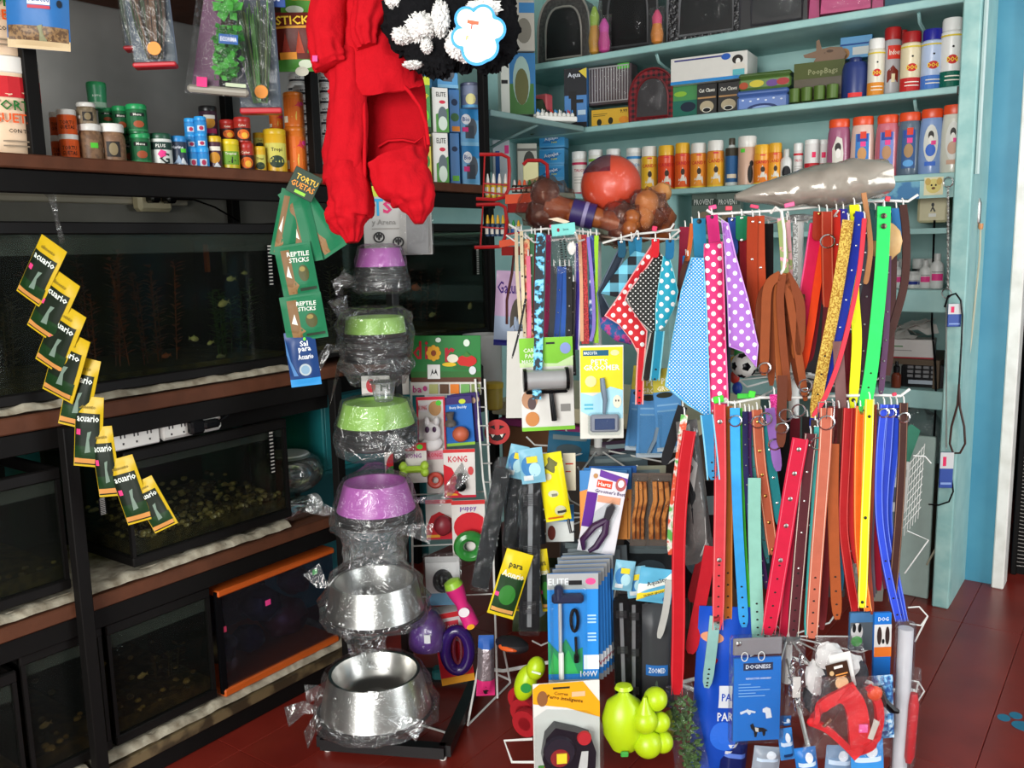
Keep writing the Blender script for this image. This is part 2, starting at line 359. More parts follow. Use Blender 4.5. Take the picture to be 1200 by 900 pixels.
# cable duct and socket on the wall above the big tank
sk = thing('cable_duct', 'cream plastic cable duct on the wall above the big aquarium', 'duct', (-2.43, .9, 1.46))
MB('#b9b2a0').box(-.02, -.9, -.017, .005, .78, .017, .003).build('duct_body', sk); MB('#a39b88').box(.005, -.9, -.003, .007, .78, .003).build('lid_seam', sk)
so = thing('wall_socket', 'cream wall socket with two black plugs at the duct end', 'socket', (-2.40, 1.55, 1.457))
MB('#cfc4a2').box(-.03, -.055, -.035, .012, .055, .035, .01).build('box', so)
for y in (-.022, .03): MB(BLACKP).box(.012, y-.016, -.012, .05, y+.014, .014, .006).build('plug', so)
MB(BLACKP).tube([(.05, .03, 0), (.06, .09, .0), (.05, .17, -.02), (.03, .27, -.06)], .003).build('cord', so)
# power strip
ps = thing('power_strip', 'white six-outlet power strip with a black plug below the big aquarium', 'power strip', (-1.985, 1.12, .86))
MB(WHITEP).box(-.02, 0, -.024, 0, .125, .024, .003).box(-.02, .131, -.024, 0, .31, .024, .008).build('housing', ps)
m_ = MB('#201d1a')
for y in (.02, .055, .09, .15, .185):
    m_.box(0, y, .004, .001, y+.003, .013).box(0, y+.01, .004, .001, y+.013, .013).box(0, y+.005, -.012, .001, y+.009, -.007)
tag(m_.build('slots', ps), kind='stuff')
MB(BLACKP).box(0, .2, -.018, .025, .24, .018, .005).box(.005, .235, -.01, .03, .285, .012, .006).build('plug', ps)
MB(BLACKP).tube([(.02, .28, 0), (0, .36, .03), (-.1, .55, .03)], .004).build('cord', ps)
MB(DARKMETAL).box(-.05, -.03, -.03, -.021, .7, .03).build('mounting_board', ps)
tag(MB('#d9d6cf').tube([onx(a, b, -1.99) for a, b in ((-10, 508), (12, 520), (35, 526), (72, 522))], .005, 6).build('white_cable'), 'white cable sagging below the big aquarium at the rack end', 'cable')

# ------------------------------------------------------------------ aquariums
def tank(label, y0, y1, z0, z1, wz, tint='#c4c29c', back='#2e3624', xf=-1.985, xb=-2.39, gravel=0, gcol=('#8a7a58', '#3c3020'), rim='#0d0b0a', group='glass aquariums on the rack'):
    t = thing('aquarium', label, 'aquarium', (xf, (y0+y1)/2, z0), group); L = (y1-y0)/2; D = xb-xf; H = z1-z0
    MB(GLASS).box(-.005, -L, 0, 0, L, H).build('front_pane', t, smooth=0)
    MB(GLASS).box(D, -L, 0, -.006, -L+.005, H).build('side_pane', t, smooth=0); MB(GLASS).box(D, L-.005, 0, -.006, L, H).build('side_pane', t, smooth=0)
    MB(blotch(back, '#12140c', 5, .8)).box(D-.004, -L, 0, D, L, H).build('back_panel', t, smooth=0)
    R = mat(rim, .55, 0, .3, 20, 0, .2); m = MB(R)
    m.box(-.012, -L-.003, H-.028, .006, L+.003, H, .003).box(D-.006, -L-.003, H-.028, D+.012, L+.003, H, .003).box(D, -L-.003, H-.028, 0, -L+.012, H, .003).box(D, L-.012, H-.028, 0, L+.003, H, .003); m.build('top_rim', t)
    m = MB(R); m.box(D-.006, -L-.003, -.003, .006, L+.003, .022, .003); m.build('base_rim', t)
    MB(R).box(-.008, -L-.001, .02, .004, -L+.008, H-.02).build('corner_seal', t); MB(R).box(-.008, L-.008, .02, .004, L+.001, H-.02).build('corner_seal', t)
    if wz:
        MB(film('#c8c4bc', .035, .004, 12, .2, .2, .05)).box(-.0085, -L+.008, wz-z0, -.0065, L-.008, H-.026).build('salt_film', t, smooth=0)
        wm = film(tint, .004, .0, 6, .0, .05, 0.)
        MB(wm).box(D+.006, -L+.007, .022, -.007, L-.007, wz-z0).build('water', t, smooth=0)
    MB(blotch('#2a2114', '#4d4029', 40, .9)).box(D+.008, -L+.008, .022, -.01, L-.008, .035+.02*(gravel > 0)).build('substrate', t)
    if gravel:
        m = MB(mat(gcol[0], .8, 0, .3, 60)); ms = [mat(c, .8, 0, .3, 60) for c in (gcol[0], gcol[1], '#8f8068', '#4a3c28')]
        for k in range(gravel):
            r = random.uniform(.005, .0095); u = random.random()**2.5; m.use(random.choice(ms))
            m.blob((-.014-.25*u, random.uniform(-L+.02, L-.02), .05+r*.4+.05*u*u+random.uniform(0, .02)), r, r*1.2, r*.8, 6, 4, .25, 3, k)
        tag(m.build('gravel', t), kind='stuff')
    return t
tA = tank('largest dark planted aquarium, at the left under the shelf of jars', .25, 1.665, .985, 1.375, 1.302)
tD = tank('dark planted aquarium behind the red dog suit and bowl stand', 1.70, 2.60, .985, 1.38, 1.335, '#cfcba6', '#171910')
MB('#0d0f0a').box(-.40, .451, .0, -.008, .455, .36).build('added_dark_panel', tD)  # black sheet added so the tank end stays dark before the bright wall
tB1 = tank('murky aquarium on the middle shelf left of the rack post', .25, .985, .545, .83, .77, '#b8b490', '#33291a', gravel=50)
tB2 = tank('middle shelf aquarium with a thick bed of pale pebbles', 1.145, 1.635, .545, .83, .78, '#d2ccb0', '#2a2418', gravel=460)
tC1 = tank('dim bottom shelf aquarium crossed by the rack post', .86, 1.045, .115, .43, .37, '#b8a484', '#3e2616', gravel=25)
tC2 = tank('bottom shelf aquarium beside the orange-trimmed plastic tank', 1.06, 1.345, .115, .425, .36, '#c4b290', '#352617', gravel=40)
tC0 = tank('bottom shelf aquarium at the lower left corner of the picture', .25, .845, .115, .40, .33, '#b8a484', '#3e2616', gravel=20)
def at_tank(t, loc): return loc
GL = [('#2f5a1e', '#3c6d28'), ('#5a1d16', '#7a2c1e'), ('#24421c', '#33551f'), ('#6a3a1a', '#84502a')]
def waterplant(p, h, n, cols, label, sp=.05, wleaf=.009):
    t = thing('water_plant', label, 'water plant', p, 'plants in the aquariums'); ms = [mat(c, .6) for c in cols]
    for s in range(n):
        a = random.uniform(0, 2*PI); r = random.uniform(0, sp); x, y = r*math.cos(a)*.6, r*math.sin(a)*1.5; hh = h*random.uniform(.6, 1)
        m = MB(random.choice(ms)); m.tube([(x, y, 0), (x*1.15, y*1.15, hh*.5), (x*1.35, y*1.3, hh)], .0015, 3)
        for k in range(int(hh/.011)):
            z = .02+k*.011+random.uniform(-.004, .004); f = z/hh
            for sg in (-1, 1):
                b = random.uniform(0, PI*2); L_ = random.uniform(.014, .032); dx, dy = math.cos(b)*L_, math.sin(b)*L_; cx, cy = x*(1+.3*f), y*(1+.3*f)
                m.add([(cx, cy, z), (cx+dx*.5-dy*.22, cy+dy*.5+dx*.22, z+.008), (cx+dx, cy+dy, z+.01), (cx+dx*.5+dy*.22, cy+dy*.5-dx*.22, z+.006)], [(0, 1, 2, 3)])
        m.build('stem', t)
waterplant((-2.15, .95, 1.02), .25, 7, ('#2c2018', '#3a2a1c'), 'dark brown feathery plant at the left of the largest aquarium', .09)
waterplant((-2.16, 1.19, 1.02), .28, 8, ('#5e2219', '#742d20', '#4a1712'), 'rust-red feathery plant in the middle of the largest aquarium', .08)
waterplant((-2.12, 1.35, 1.02), .27, 7, ('#8a3a1c', '#6a2a18'), 'orange-brown feathery plant right of the rust-red one in the largest aquarium', .07)
waterplant((-2.10, 1.54, 1.02), .19, 8, ('#2e5a20', '#264a1c'), 'dark green leafy plant at the right end of the largest aquarium', .07)
waterplant((-2.18, 2.14, 1.02), .22, 8, ('#34502a', '#28401f'), 'green feathery plant in the aquarium behind the bowl stand', .09)
waterplant((-2.18, 2.42, 1.02), .2, 8, ('#4a1d2a', '#5c2230'), 'purple-red plant at the right of the aquarium behind the bowl stand', .08)
waterplant((-2.14, 1.96, 1.02), .25, 6, ('#3e3a1c', '#4c4424'), 'olive plant beside the bowl stand in the rear aquarium', .07)
waterplant((-2.1, 1.27, .15), .1, 7, ('#3a3418', '#4c4020'), 'low olive plant in the bottom shelf aquarium', .05)
def fish(x, y, X, L, col, label, flip=1, roll=0):
    p = onx(x, y, X); t = thing('fish', label, 'fish', p, 'fish in the aquariums', (roll, 0, 0)); m = MB(mat(col, .3, .15, .1, 60))
    m.blob((0, 0, 0), L*.14, L*.42, L*.24, 10, 7); m.build('body', t)
    mf = MB(mat(col, .4, .1, .1, 60)); s = flip
    mf.add([(0, s*L*.36, 0), (.001, s*L*.62, L*.2), (0, s*L*.54, 0), (.001, s*L*.62, -L*.2)], [(0, 1, 2), (0, 2, 3)]); mf.build('tail_fin', t)
    md = MB(mat(col, .4, .1, .1, 60)); md.add([(0, -s*L*.1, L*.2), (0, s*L*.12, L*.34), (0, s*L*.2, L*.16)], [(0, 1, 2)]); md.build('dorsal_fin', t)
for x, y, X, L, c, lb, s in ((270, 327, -2.03, .03, '#cfc8bd', 'silver fish highest in the largest aquarium', 1), (287, 320, -2.05, .022, '#b9b2a6', 'small grey fish near the filter box', -1), (261, 356, -2.03, .038, '#d9cdc4', 'pale pink fish in the middle of the largest aquarium', 1), (228, 397, -2.02, .03, '#d8d0c4', 'silver fish low in the largest aquarium', -1), (246, 402, -2.04, .022, '#e0d8cc', 'tiny white fish beside the low silver fish', 1), (258, 418, -2.03, .03, '#8f8d84', 'grey fish nearest the bottom of the largest aquarium', 1), (194, 417, -2.06, .028, '#b5522a', 'orange fish at the foot of the red plant', 1), (487, 337, -2.05, .05, '#d2581e', 'orange and white fish right of the purple bowl', 1), (395, 355, -2.03, .04, '#8f8a80', 'grey fish left of the green bowl', 1), (552, 358, -2.06, .05, '#d9cfc6', 'pale fish swimming downward at the rear aquarium end', 1), (506, 369, -2.03, .035, '#cfc8c0', 'silver fish above the flower banner', 1), (166, 792, -2.04, .03, '#c9bfae', 'pale fish in the bottom shelf aquarium', 1), (52, 850, -2.03, .03, '#c9bfae', 'pale fish at the lower left of the picture', 1)):
    fish(x, y, X, L, c, lb, s, .5 if x == 552 else random.uniform(-.25, .25))
# filter box, thermometers
fb = thing('filter_box', 'black filter box hanging inside the largest aquarium', 'filter', onx(272, 305, -2.12)); MB(BLACKP).box(-.04, -.05, -.045, .03, .06, .045, .008).build('body', fb); MB('#8a3a1c').box(-.01, -.085, -.03, .005, -.078, .045).build('tube', fb)
for (x, ya, yb, X, lb) in ((318, 287, 335, -1.982, 'strip thermometer on the right end of the largest aquarium'), (560, 292, 322, -1.982, 'strip thermometer near the red wire basket'), (320, 505, 555, -1.982, 'strip thermometer on the pebble aquarium'), (121, 583, 603, -1.982, 'strip thermometer left of the pebble aquarium')):
    a = onx(x, ya, X); b = onx(x, yb, X); t = thing('strip_thermometer', lb, 'thermometer', b, 'strip thermometers'); H = a.z-b.z
    MB(BLACKP).box(0, -.009, 0, .0012, .009, H).build('strip', t); m = MB('#b9b6ae')
    for k in range(11): m.box(.0012, -.006, H*(.03+.085*k), .0016, .006, H*(.06+.085*k))
    m.box(.0012, -.006, H*.95, .0016, .006, H*.99); m.build('scale_marks', t)
# plastic tank with orange trim on the bottom shelf
pc = thing('plastic_tank', 'clear plastic tank with orange trim holding dark goods on the bottom shelf', 'tank', (-1.985, 1.37, .10))
OR = mat('#c2571c', .4); L = .42
MB(OR).box(-.36, 0, .285, .008, L, .303, .004).build('top_frame', pc); MB(OR).box(-.36, 0, 0, .008, L, .022, .004).build('base_frame', pc)
MB(film('#c0c0d4', .008, .01, 20, .3, .1, .10)).box(-.006, .004, .02, 0, L-.004, .29).build('front_pane', pc, smooth=0)
MB(BLACKP).box(-.008, -.004, .01, .004, .012, .3).build('corner_post', pc)
MB('#16162a').box(-.36, .005, .02, -.34, L-.005, .285).build('back_panel', pc)
for k, (y, z, c, r) in enumerate(((.07, .07, '#26262e', .05), (.17, .06, '#2c1d33', .045), (.3, .08, '#5a1f1d', .07), (.35, .18, '#3a2026', .05), (.22, .15, '#1f2330', .06))):
    tag(MB(mat(c, .5)).blob((-2.09, 1.37+y, .12+z), r*1.1, r, r*.85, 10, 7, .2, 3, k).build('wrapped_toy'), ['dark bundle at the left of the orange-trimmed tank', 'purple bundle in the orange-trimmed tank', 'dull red ball in the orange-trimmed tank', 'maroon bundle topmost in the orange-trimmed tank', 'navy bundle in the middle of the orange-trimmed tank'][k], 'toy', 'goods inside the orange-trimmed tank')
for (x, y, c) in ((314, 706, '#e8408a'), (262, 738, '#b03050'), (369, 670, '#3fc060')):
    p = onx(x, y, -1.984); tag(MB(c).box(p.x, p.y-.009, p.z-.008, p.x+.001, p.y+.009, p.z+.008).build('price_sticker'), {314: 'pink sticker on the orange-trimmed tank', 262: 'dull red sticker at the left of the orange-trimmed tank', 369: 'green sticker at the top right of the orange-trimmed tank'}[x], 'sticker')
# things stored on the rear half of the middle shelf: teal crate, glass bowls, cream block
tc_ = thing('plastic_crate', 'teal plastic crate in the dark behind the bowl stand', 'crate', (-2.38, 1.86, .60)); MB('#14656a').box(0, 0, 0, .30, .5, .012).build('floor', tc_)
for k, q in enumerate(((0, 0, .012, .30, .012, .26), (0, .488, .012, .3, .5, .26), (0, .012, .012, .012, .488, .26), (.288, .012, .012, .3, .488, .26))): MB('#176f73').box(*q, .003).build('side', tc_)
MB('#0f575c').box(.296, 0, .245, .312, .5, .27, .003).build('rim', tc_)
p = onx(330, 490, -2.12)
tag(MB('#d8cf9c').box(-2.06, 1.742, .86, -2.02, 1.772, .92, .003).build('cream_block'), 'cream block standing on end beside the dark rack post', 'block')
gb = thing('goldfish_bowl', 'upside-down clear glass bowl on the middle shelf behind the steel bowls', 'bowl', (-2.10, 1.735, .512))
GL2 = film('#dfe9e4', .05, .14, 6, .1, .05)
MB(GL2).lathe([(.045, 0), (.04, .02), (.03, .05), (.035, .06), (.075, .075), (.10, .10), (.105, .13), (.09, .165), (.065, .18)], 22).build('bowl', gb)
MB('#cfd4d2').lathe([(.0, .183), (.06, .183), (.066, .178), (.066, .172), (0, .172)], 22).build('lid', gb)
gb2 = thing('glass_tube', 'wrapped clear glass jar lying on the middle shelf', 'jar', (-2.02, 1.67, .545)); MB(GL2).lathe([(.0, -.07), (.028, -.068), (.034, -.05), (.034, .05), (.026, .07), (.026, .08)], 16, ax='y').build('jar', gb2); MB('#8f9492').lathe([(.028, .075), (.03, .076), (.03, .095), (0, .096)], 16, ax='y').build('lid', gb2)

# ------------------------------------------------------------------ turquoise shelf unit on the back wall
YF = 3.35
cb = thing('wall_shelf_unit', 'turquoise painted shelf unit of boards and a side panel on the back wall', 'shelf unit', (-1.3, YF, 0))
def cp(mb, name): return mb.build(name, cb, off=(-1.3, YF, 0))
SHT = blotch('#95c0bd', '#a5cdc8', 12, .5, .35, .7, .15)
for k, (z0, z1, x0) in enumerate(((2.053, 2.080, -2.44), (1.768, 1.791, -2.44), (1.490, 1.512, -2.44), (1.04, 1.118, -1.62), (.70, .765, -1.62))):
    cp(MB(SHT).box(x0, YF, z0, -.555, 3.738, z1, .003), 'shelf_board')
    if k == 1: cp(MB(mat('#2a1d14', .6)).box(-.582, YF-.001, z0-.004, -.556, YF+.05, z1-.002), 'board_end')
    if k < 3:
        for bx in ((-.72,) if k else (-.72, -1.7)):
            cp(MB(SHT).tube([(bx, YF+.04, z0-.004), (bx, YF+.06, z0-.03), (bx, 3.72, z0-.09)], .006, 5).box(bx-.012, 3.71, z0-.11, bx+.012, 3.738, z0-.005), 'bracket')
cp(MB(blotch('#8cbab6', '#a8cdc6', 16, .6, .4, .7, .3)).box(-.568, 3.30, 0, -.514, 3.35, 2.6, .004), 'front_post')
cp(MB(SHT).box(-.535, 3.35, 0, -.515, 3.738, 2.6), 'side_panel')
cp(MB(mat('#b7c9c6', .35)).tube([(-.505, 3.33, 2.6), (-.505, 3.33, 1.50)], .007, 6), 'conduit')
cp(MB(SHT).box(-1.66, YF, 0, -1.62, 3.738, 1.49), 'divider')
cs = thing('corner_shelf', 'grey-turquoise shelf in the corner above the red wire basket', 'shelf', (-2.0, 2.7, 1.768))
MB(mat('#7f9c9a', .5, 0, .1, 10)).box(-.44, -.03, 0, 0, .62, .022, .003).build('shelf_board', cs); MB(mat('#7f9c9a')).box(-.44, .0, -.14, -.42, .6, 0).tube([(-.02, .3, 0), (-.2, .3, -.05), (-.42, .3, -.13)], .006).build('bracket', cs)
cs2 = thing('low_corner_shelf', 'dark shelf in the corner behind the red wire basket', 'shelf', (-2.0, 2.7, 1.49)); MB(SHT).box(-.44, -.03, 0, 0, .62, .022, .003).build('shelf_board', cs2)
# ------------------------------------------------------------------ bottles, jars, cartons (builders)
def face_cam(p, off=0.): return math.atan2(CAM.x-p[0], -(CAM.y-p[1]))+off
def jar(name, label, cat, group, pos, r, h, body='#e0d8c8', lid='#e8e6df', G=(), lidf=.2, shape='can', lidr=1., turn=None, brough=.35, n=18, cap2=None):
    t = thing(name, label, cat, pos, group, (0, 0, face_cam(pos) if turn is None else turn)); z1 = h*(1-lidf)
    bm_ = body if not isinstance(body, str) else mat(body, brough, 0, .05, 30)
    if shape == 'can': pr = [(r*.9, 0), (r, .002), (r, z1-.003), (r*.95, z1)]
    elif shape == 'jar': pr = [(r*.85, 0), (r*.99, h*.05), (r, h*.12), (r, z1*.80), (r*.9, z1*.93), (r*.82, z1)]
    elif shape == 'bottle': pr = [(r*.9, 0), (r, .004), (r, z1*.78), (r*.9, z1*.88), (r*.5, z1*.97), (r*.45, z1)]
    elif shape == 'tub': pr = [(r*.88, 0), (r*.9, .003), (r, z1)]
    elif shape == 'spray': pr = [(r*.92, 0), (r, .004), (r, z1*.95), (r*.75, z1)]
    MB(bm_).lathe(pr, n).build('body', t)
    if lid:
        lr = r*lidr; lm = lid if not isinstance(lid, str) else mat(lid, .35, 0, .05, 30)
        lp = [(lr*.97, z1-.001), (lr, z1+.001), (lr, h-.003), (lr*.93, h)]
        if shape == 'bottle': lp = [(r*.5, z1), (r*.5, h-.003), (r*.44, h)] if lidr >= 1 else [(r*lidr, z1), (r*lidr, h-.003), (r*lidr*.9, h)]
        if shape == 'spray': lp = [(r*.93, z1-.004), (r*.93, h-.008), (r*.85, h)]
        MB(lm).lathe(lp, n).build('lid', t)
    if G: graphics(t, G, 2*r*1.25, z1*(.97 if shape != 'jar' else .8), cyl=r+.0003)
    return t
def carton(name, label, cat, group, pos, w, h, d, col, G=(), turn=0., tilt=(0, 0), side=None):
    t = thing(name, label, cat, pos, group, (tilt[0], tilt[1], turn)); m = MB(mat(col, .45, 0, .05, 30)); m.box(-w/2, 0, 0, w/2, d, h, .0015); m.build('box', t)
    if side: s_ = MB(mat(side, .45)); s_.box(-w/2-.0006, .002, .002, w/2+.0006, d-.002, h-.002); s_.build('side_panels', t)
    if G: graphics(t, G, w, h, 0.)
    return t
ZL = 1.5152
def jl(x, yt, pw, label, cat='jar', X=-2.06, yb=None, name='fish_food_jar', group='fish food jars on the upper shelf', **k):
    p = onx(x, yt, X); z0 = ZL if yb is None else onx(x, yb, X).z; pos = Vector((p.x, p.y, z0)); d = depth(p)
    return jar(name, label, cat, group, pos, px(pw, d)/2, p.z-z0, **k)
# two stacked tubs of turtle food at the left edge
TG = [('r', 0, .72, 1, .98, '#c0222a'), ('p', [(0, .72), (.2, .80), (.5, .74), (.8, .82), (1, .72)], '#e6c9a8'), ('t', .56, .62, .13, '#1f6b2a', 'TORTU', 0, .5), ('t', .56, .46, .12, '#e2571e', 'GUETAS', 0, .55), ('t', .62, .30, .05, '#2a2018', 'CON TODO', 0, .4), ('r', .12, .35, .3, .37, '#8a7a66'), ('r', .12, .28, .3, .3, '#8a7a66'), ('r', .4, .16, .75, .18, '#8a7a66'), ('r', .4, .10, .75, .12, '#8a7a66')]
d = 2.0
tb = [jar('turtle_food_tub', lb, 'tub', 'large turtle food tubs', Vector((-2.07, onx(4, 140, -2.07).y, z)), .077, h, '#e3c6a6', '#e9e5dc', TG, .17, 'tub', 1.03, turn=1.32) for z, h, lb in ((ZL, .205, 'lower of two big cream tubs with red band'), (ZL+.2055, .215, 'upper of two big cream tubs with red band'))]
OG = [('r', 0, 0, 1, .95, '#d8561c'), ('t', .5, .6, .2, '#4a2a10', 'TORTU', 0, .6), ('t', .5, .36, .2, '#2a1a10', 'GUETAS', 0, .6)]
for (x, yt, yb, pw, X, q) in ((65, 132, 159, 15, -2.12, 'left rear jar in the upper pair'), (77, 129, 158, 21, -2.06, 'front jar in the upper pair'), (67, 159, None, 15, -2.12, 'left rear jar in the lower pair'), (80, 157, None, 21, -2.06, 'front jar in the lower pair')):
    jl(x, yt, pw, 'orange jar with white lid, '+q, X=X, yb=yb, G=OG, body='#d8601f', group='small orange jars')
SG = [('r', .34, .25, .74, .85, '#2a2420'), ('e', .54, .55, .13, .25, '#8a7a5a'), ('r', .1, .4, .26, .6, '#d9d4c8')]
jl(100, 121, 22, 'sand jar with white lid and dark label stacked on another sand jar', yb=147, body=blotch('#7a6a52', '#948369', 90), shape='jar', lidf=.17, lidr=.95, G=SG, group='sand jars')
jl(104, 146, 27, 'sand jar with a green price sticker under the stacked one', body=blotch('#6e5038', '#866548', 90), shape='jar', lidf=.17, lidr=.92, G=[('r', .5, .55, .75, .75, '#58c83c')], group='sand jars')
jl(129, 146, 30, 'widest sand jar with dark square label', body=blotch('#7a5a42', '#8e6c50', 90), shape='jar', lidf=.2, lidr=.95, G=SG, group='sand jars')
GG = [('r', 0, .1, 1, .9, '#1a5a34'), ('r', .25, .72, .8, .86, '#101814'), ('t', .52, .79, .1, '#d8d8cc', 'Menu', 0, .5), ('e', .56, .4, .2, .14, '#9a4a2a'), ('r', .1, .12, .95, .2, '#2c7a48')]
jl(112, 97, 22, 'green canister topmost on the sand jars', X=-2.13, yb=128, body='#2a8456', lid='#1e8a50', G=[('r', .1, .05, .9, .3, '#8fae96'), ('t', .5, .6, .1, '#cfe0d0', 'REPTO', 0, .6)], shape='tub', group='green canisters')
for (x, yt, yb, pw, X, q) in ((124, 127, 147, 18, -2.13, 'left in the upper row, behind the sand jars'), (140, 125, 158, 18, -2.10, 'middle of the upper row'), (159, 123, 158, 23, -2.06, 'right end of the upper row'), (149, 158, None, 16, -2.12, 'rear one in the lower row'), (163, 156, None, 23, -2.06, 'front one in the lower row')):
    jl(x, yt, pw, 'dark green jar with bright green lid, '+q, X=X, yb=yb, body='#1c6238', lid='#1f9152', G=GG, lidf=.16, group='green jars')
jl(187, 157, 25, 'white jar with a big letter and pink sticker, dark green lid', body='#d5d8d2', lid='#1c4a34', lidf=.16, G=[('r', 0, .62, 1, .9, '#1f3a32'), ('t', .5, .76, .12, '#e8e8e0', 'PLUS', 0, .5), ('t', .62, .3, .4, '#1f2a28', 'G', 0, .4), ('p', [(.38, .45), (.5, .62), (.68, .55), (.66, .38), (.48, .32)], '#e8408a')])
jl(208, 160, 19, 'black and blue jar with light blue lid and green sticker', body='#2a3448', lid='#2a86c8', lidf=.17, G=[('r', .6, .6, .9, .75, '#58c83c'), ('p', [(0, .1), (.5, .5), (.7, .1)], '#9fb4cc'), ('p', [(.2, .05), (.7, .4), (1, .1)], '#d8dce0'), ('t', .45, .8, .12, '#d8dce4', 'Marine', 0, .7)])
BG = [('r', 0, 0, 1, .9, '#2a86c8'), ('r', .3, .2, .75, .6, '#c8d4e0'), ('e', .55, .4, .14, .16, '#b03050')]
for (x, yt, yb, pw, X, q) in ((222, 139, 158, 13, -2.08, 'topmost at the left of the pile'), (234, 137, 157, 14, -2.06, 'topmost at the right of the pile'), (223, 157, 175, 13, -2.08, 'second from the top at the left of the pile'), (235, 156, 174, 14, -2.06, 'second from the top at the right of the pile'), (225, 173, None, 14, -2.07, 'lowest at the left of the pile'), (237, 173, None, 14, -2.055, 'lowest at the right of the pile')):
    jl(x, yt, pw, 'little blue jar '+q, X=X, yb=yb, body='#2a7cc0', lid='#2a9be0', G=BG, lidf=.2, group='little blue jars')
jl(243, 125, 21, 'dark jar with black lid standing behind the little blue jars', X=-2.13, yb=160, body='#3a2030', lid='#141414', lidf=.17, G=[('e', .5, .55, .3, .25, '#c88a2a'), ('r', .2, .1, .85, .3, '#b02a5a'), ('r', .3, .7, .8, .85, '#d8d8d0')])
YG = [('r', .1, .25, .95, .75, '#6b9a2c'), ('p', [(.3, .3), (.6, .55), (.9, .4), (.6, .3)], '#24321c'), ('t', .55, .65, .12, '#f0e8d0', 'Tropical', 0, .7)]
jl(250, 160, 17, 'slim jar with yellow lid and dark red label', body='#4a2434', lid='#d8b01e', lidf=.16, G=[('e', .5, .45, .3, .2, '#c88a2a'), ('r', .25, .7, .85, .85, '#e0d8c8'), ('p', [(.2, .05), (.6, .3), (.9, .08)], '#d8dce0')])
jl(268, 164, 22, 'yellow jar with green picture label', body='#c8b81e', lid='#e0c41e', lidf=.15, G=YG)
RG = [('r', 0, .1, 1, .72, '#3a1a18'), ('e', .55, .4, .3, .24, '#d8661e'), ('e', .6, .35, .15, .14, '#e8b03a'), ('t', .5, .83, .11, '#f0e0c8', 'Color', 0, .7)]
for (x, yt, yb, pw, X, q) in ((266, 141, 166, 18, -2.10, 'left one of the upper two'), (283, 138, 168, 19, -2.06, 'right one of the upper two'), (287, 168, None, 19, -2.06, 'lower one beside the yellow jars')):
    jl(x, yt, pw, 'red jar with red lid and goldfish label, '+q, X=X, yb=yb, body='#a82c20', lid='#b02a24', G=RG, lidf=.17, group='red jars')
for (x, yt, yb, pw, X, q) in ((303, 156, 176, 14, -2.10, 'upper small one'), (303, 172, None, 15, -2.06, 'lower small one'), (321, 152, None, 26, -2.06, 'tall one with dark fish label'),):
    jl(x, yt, pw, 'yellow fish food jar by the orange cans, '+q, X=X, yb=yb, body='#d8a81e', lid='#d8b01e', G=[('r', .1, .3, .95, .8, '#c8c05a'), ('e', .55, .32, .28, .16, '#2c3c2a'), ('t', .55, .62, .12, '#3a2a10', 'Tropi', 0, .7)], lidf=.12, group='yellow jars')
OC = [('r', .02, .1, 1, .9, '#d86a1e'), ('p', [(.2, .3), (.6, .5), (.95, .35), (.6, .22)], '#d8b04a'), ('p', [(.3, .62), (.7, .82), (.9, .6)], '#c83040'), ('e', .85, .75, .1, .06, '#e8408a'), ('r', .05, .15, .25, .35, '#e8dcc0')]
for (x, yt, yb, pw, X, q) in ((323, 130, 153, 16, -2.12, 'short one behind'), (343, 109, 150, 23, -2.06, 'upper one of the tall pair'), (345, 150, None, 25, -2.06, 'lower one of the tall pair')):
    jl(x, yt, pw, 'orange fish food can, '+q, 'can', X=X, yb=yb, name='fish_food_can', body='#d8701e', lid='#d8761e', G=OC, lidf=.08, group='orange cans')
# stacks of black and white tins
for (x0, ytop, n, X, pw, nm) in ((358, 102, 9, -2.07, 24, 'front stack'), (352, 88, 3, -2.15, 22, 'rear stack'), (383, 86, 10, -2.05, 13, 'stack behind the rack post')):
    y0 = onx(x0, 150, X).y; zt = onx(x0, ytop, X).z; zb = ZL if n > 3 else onx(x0, 118, X).z
    if n == 3:
        tag(MB('#b9b4a8').box(X-.03, y0-.03, ZL, X+.025, y0+.03, zb).build('tin_carton'), 'pale carton under the rear stack of tins', 'carton')
    hh = (zt-zb)/n; dd = depth((X, y0, 1.6))
    for k in range(n):
        jar('bait_tin', 'black and white tin, '+('lowest' if k == 0 else 'topmost' if k == n-1 else ('second', 'third', 'fourth', 'fifth', 'sixth', 'seventh', 'eighth', 'ninth')[k-1]+' from the bottom')+' of the '+nm, 'tin', 'tins in the '+nm, Vector((X+random.uniform(-.002, .002), y0+random.uniform(-.002, .002), zb+hh*k)), px(pw, dd)/2, hh*.97, '#d2d0cc', '#b9b8b4', [('r', .05, .1, .95, .45, '#26262a'), ('t', .5, .72, .3, '#1c1c20', 'BAIT', 0, .5)], .3, 'can', n=14)
